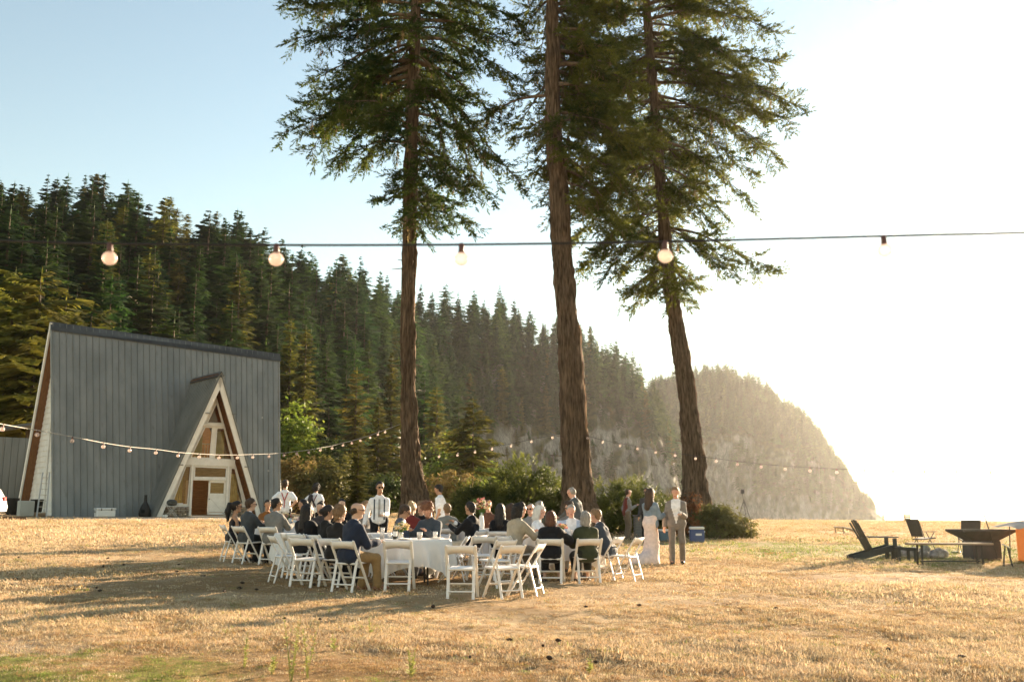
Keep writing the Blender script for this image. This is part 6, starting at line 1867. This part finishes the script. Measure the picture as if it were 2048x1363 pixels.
# sling armchairs
def sling(px, D, yaw, label):
    c = furn('lawn_chair', px, D, yaw, label, 'chair')
    MB().box((0, .05, .42), (.48, .46, .03), Matrix.Rotation(.10, 3, 'X'), bev=.012).build('seat', FABR, c)
    MB().box((0, -.27, .72), (.48, .035, .52), Matrix.Rotation(.30, 3, 'X'), bev=.03).build('backrest', FABR, c)
    for s in (-1, 1):
        MB().box((s * .28, .02, .62), (.05, .46, .025), bev=.008).build('armrest', ARMW, c)
        b = MB(); b.tube([(s * .27, .25, 0), (s * .27, -.12, .61)], .012, 6); b.build('leg', STEEL, c)
        b = MB(); b.tube([(s * .27, -.30, 0), (s * .27, .18, .61)], .012, 6); b.build('leg', STEEL, c)
        b = MB(); b.tube([(s * .25, -.16, .44), (s * .25, -.36, .98)], .012, 6); b.build('back_post', STEEL, c)
sling(1846, 29.4, 70, 'dark sling lawn chair with pale wooden armrests behind the bench')
sling(1938, 29.0, 10, 'dark lawn chair with only its back showing above the steel fire bowl')
# plank bench
b0 = furn('plank_bench', 1897, 24.2, 0, 'weathered plank bench on thin steel legs', 'bench')
for i in range(2): MB().box((0, -.09 + i * .18, .50), (1.96, .17, .05), Matrix.Rotation(-.03, 3, 'Z'), bev=.008).build('plank', BENCHW, b0)
for s in (-1, 1):
    for y in (-.14, .14): MB().bar((s * .72, y, 0), (s * .70, y, .475), .04, .04).build('leg', STEEL, b0)
MB().bar((-.72, 0, .10), (.72, 0, .10), .03, .03).build('stretcher', STEEL, b0)
# steel fire bowl on a drum
fb = furn('fire_bowl', 1962, 26.4, 0, 'wide rusty steel fire bowl on a square pedestal', 'fire pit')
b = MB()
V = []
for r_, z in ((.33, .50), (.68, .74), (.68, .79), (.62, .79), (.30, .56)):
    V += [(sx * r_, sy * r_ * .8, z) for sx, sy in ((-1, -1), (1, -1), (1, 1), (-1, 1))]
F_ = [(3, 2, 1, 0)]
for k in range(4):
    for i in range(4): F_.append((k * 4 + i, k * 4 + (i + 1) % 4, k * 4 + 4 + (i + 1) % 4, k * 4 + 4 + i))
F_.append((16, 17, 18, 19))
b.add(V, F_); b.build('bowl', RUSTS, fb)
MB().box((0, 0, .25), (.74, .62, .5), bev=.02).build('pedestal', RUSTS, fb)
# grey canopy over an orange camp shelter, cut by the right edge
TARP = mat('grey_tarp', (.42, .40, .37), rough=.7, c2=(.52, .50, .47), scale=3, bump=.2, trans=.25)
ORNG = mat('orange_canvas', (.70, .36, .13), rough=.75, c2=(.76, .42, .17), scale=4, trans=.45)
cp = furn('camp_shelter', 2068, 25.2, 0, 'orange canvas camp shelter under a grey tarp at the right edge', 'tent')
b = MB(); V = []; n = 14
for i in range(n + 1):
    for j in range(n + 1):
        u, v = i / n * 2 - 1, j / n * 2 - 1
        V.append((u * 1.0 + .25, v * .8, .92 + .16 * (1 - u * u) * (1 - .5 * v * v) - .05 * abs(u * v) + .02 * math.sin(u * 9 + v * 5)))
b.add(V, [(i * (n + 1) + j, (i + 1) * (n + 1) + j, (i + 1) * (n + 1) + j + 1, i * (n + 1) + j + 1) for i in range(n) for j in range(n)]); b.build('tarp', TARP, cp, smooth=True)
b = MB(); b.box((.32, .1, .44), (1.0, .9, .86), bev=.04); b.build('canvas_body', ORNG, cp)
for x, y in ((-.34, -.42), (.9, -.42), (-.34, .6), (.9, .6)): MB().tube([(x, y, 0), (x * .92, y * .9, .95)], .014, 6).build('pole', STEEL, cp)
for sx in (-.05, .12): MB().bar((sx, -.36, .86), (sx + .06, -.37, .22), .03, .01, up=(0, 1, 0)).build('strap', STEEL, cp)
ps = furn('leaning_pole', 2004, 25.4, 0, 'thin dark pole leaning up from behind the grey tarp', 'pole')
MB().tube([(.12, .5, 0), (-.22, .5, 1.42)], .014, 6).build('shaft', STEEL, ps)
ts = furn('folding_stand', 2011, 23.6, 20, 'small metal folding stand between bowl and shelter', 'stand')
MB().box((0, 0, .50), (.16, .3, .02), Matrix.Rotation(.5, 3, 'Y')).build('top', mat('pale_metal', (.5, .48, .45), rough=.4, metal=.4), ts)
for x in (-.06, .07):
    for y in (-.1, .1): MB().tube([(x * 1.5, y, 0), (x * .4, y, .5)], .010, 5).build('leg', STEEL, ts)
o = MB().lathe([(.02, 0), (.13, .015), (.14, .04), (.12, .06), (.03, .07)], n=20).build('flying_disc', mat('dull_green_plastic', (.10, .13, .07), rough=.5), loc=on_ground(1910, 29.5)); tag(o, 'dull green disc lying on the lawn beneath the bench line', 'disc')
# bean-bag boards and crate far out
def board(px, D, yaw, label):
    c = furn('cornhole_board', px, D, yaw, label, 'game board')
    MB().box((0, 0, .19), (.61, 1.22, .03), Matrix.Rotation(.19, 3, 'X'), bev=.006).build('deck', mat('white_board_paint', (.72, .70, .66), rough=.5), c)
    for s in (-1, 1):
        MB().bar((s * .27, .52, 0), (s * .27, .55, .28), .04, .04).build('leg', BENCHW, c)
        MB().bar((s * .28, -.6, .05), (s * .28, .6, .28), .02, .06, up=(1, 0, 0)).build('side_rail', BENCHW, c)
    MB().lathe([(.075, 0), (.075, .01)], (0, .35, .275), 16).build('hole', STEEL, c)
board(1700, 45.0, 250, 'white slanted bean-bag board far out on the lawn')
cr = furn('wooden_crate', 1817, 78.0, 10, 'small wooden crate on the far edge of the field', 'crate')
for i in range(4): MB().box((0, 0, .06 + i * .13), (.46, .36, .11), bev=.01).build('slat', BENCHW, cr)
for s in (-1, 1): MB().bar((s * .19, -.19, 0), (s * .19, -.19, .54), .05, .02, up=(0, 1, 0)).build('corner_post', BENCHW, cr)
# camera tripod by the bank
tp_ = furn('camera_tripod', 1491, 66.0, 0, 'camera on a tripod standing alone against the hazy cliff', 'tripod')
for k in range(3):
    an = k * 2.094 + .5
    MB().tube([(0, 0, 1.05), (math.cos(an) * .2, math.sin(an) * .2, .5), (math.cos(an) * .40, math.sin(an) * .40, 0)], [.02, .016, .012], 6).build('leg', STEEL, tp_)
MB().tube([(0, 0, .85), (-.04, 0, 1.32)], .022, 8).build('column', STEEL, tp_)
cb = MB().box((-.05, 0, 1.42), (.16, .12, .2), bev=.02).build('camera_body', PACK, tp_)
MB().lathe([(.04, 0), (.045, .1), (.0, .1)], (-.05, -.06, 1.43), 12, M=Matrix.Rotation(math.pi / 2, 3, 'X')).build('camera_lens', PACK, cb)
tp_.scale = (1.42,) * 3
# ------------------------------------------------------------------ coolers and box by the shrubs
COOLB = mat('blue_cooler_plastic', (.035, .07, .20), rough=.4); COOLW = mat('white_cooler_plastic', (.70, .70, .68), rough=.4)
c = furn('cooler', 1394, 34.0, 6, 'blue cooler with white lid at the foot of the leaning spruce', 'cooler')
MB().box((0, 0, .22), (.48, .34, .43), bev=.03).build('tub', COOLB, c); MB().box((0, 0, .48), (.50, .36, .09), bev=.03).build('lid', COOLW, c)
for s in (-1, 1): MB().box((s * .255, 0, .36), (.03, .16, .05), bev=.01).build('handle', COOLW, c)
MB().box((.05, -.173, .27), (.2, .006, .07)).build('badge', COOLW, c)
c = furn('cooler', 1330, 34.4, 0, 'small dull blue cooler between the two walkers', 'cooler')
MB().box((0, 0, .17), (.40, .32, .34), bev=.03).build('tub', mat('dull_blue_plastic', (.09, .15, .20), rough=.5), c); MB().box((0, 0, .38), (.42, .34, .07), bev=.02).build('lid', COOLW, c)
c = furn('storage_box', 1287, 35.6, 0, 'grey slatted deck box behind the woman in denim', 'box')
for i in range(8): MB().box((0, 0, .05 + i * .098), (.62, .5, .09), bev=.008).build('slat', mat('grey_box_plastic', (.16, .165, .16), rough=.6), c)
MB().box((0, 0, .83), (.68, .56, .05), bev=.015).build('lid', mat('grey_box_plastic', (.16, .165, .16), rough=.6), c)
# ------------------------------------------------------------------ things along the hall
def by_hall(px, py, y):
    x, z = hall_hit(px, py, y)
    p = HO + HX * x + HY * y
    return Vector((p.x, p.y, gz(p.x, p.y)))
c = empty('cooler', by_hall(209, 1036, -4.6), HA, 'white cooler chest on the grass before the metal wall', 'cooler')
MB().box((0, 0, .19), (1.0, .48, .37), bev=.04).build('tub', COOLW, c); MB().box((0, 0, .43), (1.05, .52, .10), bev=.03).build('lid', COOLW, c)
for s in (-1, 1):
    MB().box((s * .27, -.265, .40), (.05, .03, .12), bev=.008).build('latch', FABR, c); MB().box((s * .535, 0, .28), (.03, .22, .05), bev=.008).build('handle', FABR, c)
c = MB().lathe([(.30, 0), (.33, .12), (.31, .35), (.2, .62), (.09, .82), (.07, 1.12), (.085, 1.2), (.06, 1.2)], n=20).build('chiminea', mat('black_iron', (.015, .014, .013), rough=.6), loc=by_hall(289, 1035, -4.4), smooth=True); tag(c, 'black chiminea with a narrow chimney by the porch', 'chiminea')
MB().box((0, -.31, .3), (.22, .06, .22), bev=.03).build('mouth', mat('mouth_black', (.005, .005, .005), rough=.9), c)  # near-black block stands for the open mouth
c = empty('barbecue_grill', by_hall(342, 1036, -6.0), HA, 'folding barbecue grill with side shelf by the porch', 'grill')
MB().lathe([(.05, .62), (.26, .66), (.29, .76), (.29, .79)], n=20).build('bowl', CHARC, c, smooth=True); MB().lathe([(.29, .80), (.27, .88), (.16, .96), (.03, .98)], n=20).build('lid', CHARC, c, smooth=True)
MB().box((.44, 0, .76), (.26, .3, .03), bev=.006).build('side_shelf', COOLW, c)
for y in (-.16, .16):
    MB().tube([(-.34, y, 0), (.34, y, .72)], .014, 6).build('leg', mat('pale_metal', (.5, .48, .45), rough=.4, metal=.4), c); MB().tube([(.34, y, 0), (-.34, y, .72)], .014, 6).build('leg', mat('pale_metal', (.5, .48, .45), rough=.4, metal=.4), c)
for s in (-1, 1): MB().lathe([(.0, -.02), (.08, -.02), (.08, .02), (0, .02)], (-.36, s * .18, .08), 12, M=Matrix.Rotation(math.pi / 2, 3, 'X')).build('wheel', COOLW, c)
ALU = mat('grey_aluminium', (.42, .41, .39), rough=.4, metal=.5)
c = empty('ladder', by_hall(92, 1035, -3.7), HA, 'aluminium stepladder leaning at the hall corner', 'ladder')
for s in (-1, 1): MB().bar((s * .24 - .3, -.25, 0), (s * .17 - .05, .45, 2.35), .035, .07, up=(1, 0, 0)).build('rail', ALU, c)
for i in range(7): t = (i + .7) / 7.6; MB().bar((-.24 - .3 + .32 * t, -.25 + .7 * t, 2.35 * t), (.24 - .3 + .18 * t, -.25 + .7 * t, 2.35 * t), .07, .03).build('rung', ALU, c)
c = MB().lathe([(.24, 0), (.27, .05), (.32, .62), (.34, .64), (.34, .69), (.30, .69)], n=20).build('rubbish_bin', mat('black_bin_plastic', (.018, .017, .016), rough=.5), loc=by_hall(72, 1030, -2.6) + Vector((0, 0, .22)), smooth=True); tag(c, 'black round bin beside the ladder', 'bin')
c = MB().box((0, 0, .11), (.8, .7, .22), bev=.02).build('pallet_block', BENCHW, loc=by_hall(72, 1034, -2.6), rz=HA); tag(c, 'low wooden block under the black bin', 'block')
c = empty('appliance_box', by_hall(50, 1034, -2.9), HA, 'pale grey appliance box left of the black bin', 'box')
MB().box((0, 0, .42), (.72, .6, .82), bev=.03).build('casing', mat('pale_green_grey', (.36, .37, .34), rough=.6), c); MB().box((-.1, -.31, .45), (.4, .02, .6), bev=.005).build('door_panel', mat('pale_green_grey', (.36, .37, .34), rough=.6), c)
c = MB().lathe([(.3, 0), (.34, .05), (.38, .9), (.40, .95), (.36, .95)], n=18).build('rubbish_bin', mat('black_bin_plastic', (.018, .017, .016), rough=.5), loc=on_ground(18, 57.0), smooth=True); tag(c, 'large dark bin against the annex beside the white car', 'bin')
o = MB().tube([(-1.2, 0, .09), (0, .02, .10), (1.0, -.03, .075)], [.07, .08, .055], 8).build('fallen_pole', LIMB, loc=on_ground(8, 47.0), rz=-.05); tag(o, 'dark pole lying on the gravel at the left edge', 'pole')
# parked white car, only its tail reaches into the frame
CARW = mat('white_car_paint', (.72, .72, .71), rough=.25, spec=.6)
cr0 = at(6, 1020, 46.0); cr0 = Vector((cr0.x - .30, 46.0, gz(cr0.x, 46.0)))
car = empty('parked_car', cr0, 0, 'white car whose tail shows at the left edge', 'car')
prof = [(0.02, .42), (.06, .62), (.0, .80), (-.05, 1.0), (-.30, 1.42), (-.55, 1.56), (-1.7, 1.60), (-2.5, 1.50), (-3.2, 1.06), (-4.2, .92), (-4.4, .70), (-4.4, .38), (-3.9, .28), (-.35, .28)]
b = MB(); W2 = .88
V = [(x, -W2 * (1 - .12 * max(0, (z - .9))), z) for x, z in prof] + [(x, W2 * (1 - .12 * max(0, (z - .9))), z) for x, z in prof]; n = len(prof)
F_ = [tuple(range(n)), tuple(range(2 * n - 1, n - 1, -1))] + [(i, n + i, n + (i + 1) % n, (i + 1) % n) for i in range(n)]
b.add(V, F_); b.build('body', CARW, car)
for s in (-1, 1):
    MB().box((-.03, s * .70, .98), (.10, .22, .2), bev=.02).build('tail_light', mat('red_lamp_lens', (.42, .03, .03), rough=.25), car)
    for x in (-.85, -3.55):
        w_ = MB().lathe([(.0, -.1), (.31, -.1), (.33, -.06), (.33, .06), (.31, .1), (0, .1)], (x, s * .80, .33), 24, M=Matrix.Rotation(math.pi / 2, 3, 'X')).build('wheel', FABR, car)
    MB().prism([(-.62, 1.02), (-.50, 1.46), (-2.35, 1.46), (-2.9, 1.05)], (0, s * .845, 0), (1, 0, 0), (0, 0, 1), .01 * s).build('side_window', LENS, car)
MB().box((.045, 0, .60), (.08, 1.5, .16), bev=.03).build('bumper', CARW, car)

# ------------------------------------------------------------------ grass, weeds, cones
STRAW = [mat('straw_blades', (.52, .37, .21), rough=.9, c2=(.68, .52, .33), scale=3, spec=.1, trans=.25, objvar=.25), mat('pale_straw_blades', (.60, .46, .29), rough=.9, c2=(.74, .60, .42), scale=3, spec=.1, trans=.25, objvar=.2),
         mat('brown_straw_blades', (.30, .18, .08), rough=.9, c2=(.46, .30, .14), scale=3, spec=.1, trans=.3, objvar=.3), mat('green_blades', (.12, .17, .035), rough=.8, c2=(.26, .28, .07), scale=3, spec=.2, trans=.4, objvar=.3)]
def grass_tuft(seed, nb, h, spread, w, m, lay=.5):
    r = np.random.default_rng(seed); V = []; F = []
    for i in range(nb):
        a = r.uniform(0, 6.28); rr = spread * math.sqrt(r.random()); p = np.array([math.cos(a) * rr, math.sin(a) * rr, -.01])
        b2 = r.uniform(0, 6.28); d = np.array([math.cos(b2), math.sin(b2), 0]); hh = h * r.uniform(.45, 1.15)
        tilt = r.uniform(.1, lay) * hh * 1.6; sd = np.array([-d[1], d[0], 0]) * w * r.uniform(.7, 1.3)
        m1 = p + d * tilt * .35 + np.array([0, 0, hh * .6]); e = p + d * tilt + np.array([0, 0, hh])
        k = len(V); V += [p - sd, p + sd, m1 + sd * .75, m1 - sd * .75, e]; F += [(k, k + 1, k + 2), (k, k + 2, k + 3), (k + 3, k + 2, k + 4)]
    return mesh_np('grass_tuft', np.array(V), np.array(F), m)
GT = []
for mi in range(4):
    for v in range(2):
        GT.append(grass_tuft(10 + mi * 5 + v, 34, .028, .12, .0024, STRAW[mi], 1.3))          # near, fine
for mi in range(4):
    GT.append(grass_tuft(40 + mi, 48, .025, .24, .0042, STRAW[mi], 1.3))                          # mid
for mi in range(4):
    GT.append(grass_tuft(60 + mi, 60, .038, .50, .0085, STRAW[mi], 1.0))                          # far
def grass_zone(y0, y1, per, base, seed, smin_, smax_):
    r = np.random.default_rng(seed)
    n = int(per * .55 * (y1 * y1 - y0 * y0) * 1.06)
    y = np.sqrt(r.uniform(y0 * y0, y1 * y1, n)); x = r.uniform(-.56, .56, n) * y
    soil, green, grav = patch_masks(x, y)
    dn = fbm(x * .9, y * .9, 0, 77, 3); dn2 = fbm(x * .28, y * .4, 0, 78, 3)
    keep = r.random(n) < np.clip(.72 + .45 * dn + .25 * dn2 - .3 * soil - .5 * grav, .25, 1)
    keep |= (y < 11.5) & (r.random(n) < .6)
    # keep clear of the hall
    keep &= ~((x < -9) & (y > 50))
    x, y, soil, green, dn, dn2 = [q[keep] for q in (x, y, soil, green, dn, dn2)]
    m = len(x)
    z = gz0(x, y) + np.clip(1 - (y - 20) / 60, .15, 1) * (.030 * fbm(x * .8, y * .8, 0, 3, 3) + .012 * fbm(x * 3.1, y * 3.1, 0, 4, 2))
    t = r.random(m)
    kind = np.where(t < .42 + .2 * dn2, 0, np.where(t < .78 + .3 * dn2, 1, 2))
    kind = np.where((r.random(m) < soil * .55) , 2, kind)
    kind = np.where(r.random(m) < green * .9 + .03, 3, kind)
    pick = base(kind, r, m)
    s = r.uniform(smin_, smax_, m) * (1 + .45 * np.clip(dn2, -.5, 1)) * np.where(soil > .5, .62, 1)
    sc = np.stack([s, s, s * r.uniform(.7, 1.35, m)], 1)
    rot = np.stack([r.normal(0, .12, m), r.normal(0, .12, m), r.uniform(0, 6.28, m)], 1)
    return np.stack([x, y, z], 1), rot, sc, pick
Z = [grass_zone(6.0, 14.5, 420, lambda k, r, m: k * 2 + r.integers(0, 2, m), 1, .7, 1.35),
     grass_zone(14.5, 27, 100, lambda k, r, m: 8 + k, 2, .7, 1.4),
     grass_zone(27, 75, 11.0, lambda k, r, m: 12 + k, 3, .7, 1.5)]
gp = [np.concatenate([z[i] for z in Z]) for i in range(4)]
go = scatter('dry_grass', gp[0], gp[1], gp[2], gp[3], GT)
tag(go, 'short dry straw-coloured grass covering the lawn', 'grass')
print('GRASS', len(gp[0]))
# tall pale weeds in the foreground
WEED = mat('weed_green', (.36, .37, .11), rough=.7, c2=(.52, .50, .20), scale=6, trans=.4)
def weed(px, py, h, n, label, seed):
    g = ground_px(px, py); q = random.Random(seed)
    o = empty('weed', g, 0, label, 'weed')
    st = MB(); lf = MB()
    for i in range(n):
        a = q.uniform(0, 6.28); l = h * q.uniform(.6, 1.05); e = Vector((math.cos(a) * l * .16, math.sin(a) * l * .16, l)); m_ = e * .5 + Vector((0, 0, .04 * l))
        st.tube([(q.uniform(-.02, .02), q.uniform(-.02, .02), -.02), m_, e], [.004, .003, .0015], 5)
        for k in range(11):
            t = q.uniform(.05, 1.0); p = (m_ * (t * 2) if t < .5 else m_.lerp(e, t * 2 - 1)); b2 = q.uniform(0, 6.28)
            L = .055 * (1.2 - t * .8); d = Vector((math.cos(b2), math.sin(b2), .5)).normalized(); sd = Vector((-math.sin(b2), math.cos(b2), 0)) * L * .3
            lf.add([p, p + d * L * .5 + sd, p + d * L, p + d * L * .5 - sd], [(0, 1, 2, 3)])
    st.build('stalk', WEED, o); lf.build('leaf_cluster', WEED, o)
for w in [(582, 1358, .50, 5, 'tallest pale green weed at the bottom edge', 1), (617, 1352, .40, 4, 'tall thin weed right of the tallest one', 2), (488, 1330, .28, 3, 'faint short weed left of the tall ones', 3), (668, 1300, .18, 3, 'little weed behind the tall pair', 4), (822, 1352, .24, 5, 'pale grassy weed near the bottom centre', 5), (545, 1345, .15, 4, 'low leafy weed beside the tallest one', 6), (740, 1268, .2, 2, 'single stalk weed in the brown patch', 7), (1180, 1345, .14, 3, 'small weed right of the bottom centre', 8)]:
    weed(*w)
# fallen spruce cones
CONE = mat('spruce_cone', (.045, .028, .018), rough=.9)
cm = MB()
for k in range(5):
    rr = .022 * math.sin((k + .6) / 5.4 * 3.14)
    cm.lathe([(rr * .7, -.04 + k * .016), (rr, -.034 + k * .016), (rr * .6, -.022 + k * .016)], n=8, M=Matrix.Rotation(math.pi / 2, 3, 'Y'))
cme = cm.me('spruce_cone', CONE)
q = random.Random(5)
spots = [(1482, 1225), (1552, 1221), (960, 1131), (1172, 1217), (1086, 1297), (1192, 1330), (866, 1217), (569, 1241), (684, 1177), (640, 1243)] + [(q.uniform(20, 640), q.uniform(1052, 1190)) for _ in range(34)] + [(q.uniform(900, 2000), q.uniform(1150, 1330)) for _ in range(8)]
for i, (px, py) in enumerate(spots):
    g = ground_px(px, py); o = link('spruce_cone', cme, None, g + Vector((0, 0, .035)), q.uniform(0, 6.28)); k = q.uniform(.6, 1.2); o.scale = (k, k, k)
    tag(o, 'small dark spruce cone lying on the dry grass', 'cone', 'fallen spruce cones')
# ------------------------------------------------------------------ air
hz = bpy.data.materials.new('sea_haze'); hz.use_nodes = True
hz.node_tree.nodes.remove(hz.node_tree.nodes['Principled BSDF'])
_v = hz.node_tree.nodes.new('ShaderNodeVolumePrincipled')
_v.inputs['Density'].default_value = 0.00006
_v.inputs['Anisotropy'].default_value = 0.78
_v.inputs['Color'].default_value = (.96, .95, .93, 1)
hz.node_tree.links.new(_v.outputs[0], hz.node_tree.nodes['Material Output'].inputs['Volume'])
b = MB().box((1000, 2650, 75.5), (6700, 6200, 179))
tag(b.build('haze', hz), 'pale sunlit sea haze over the whole bay', 'haze', kind='stuff')
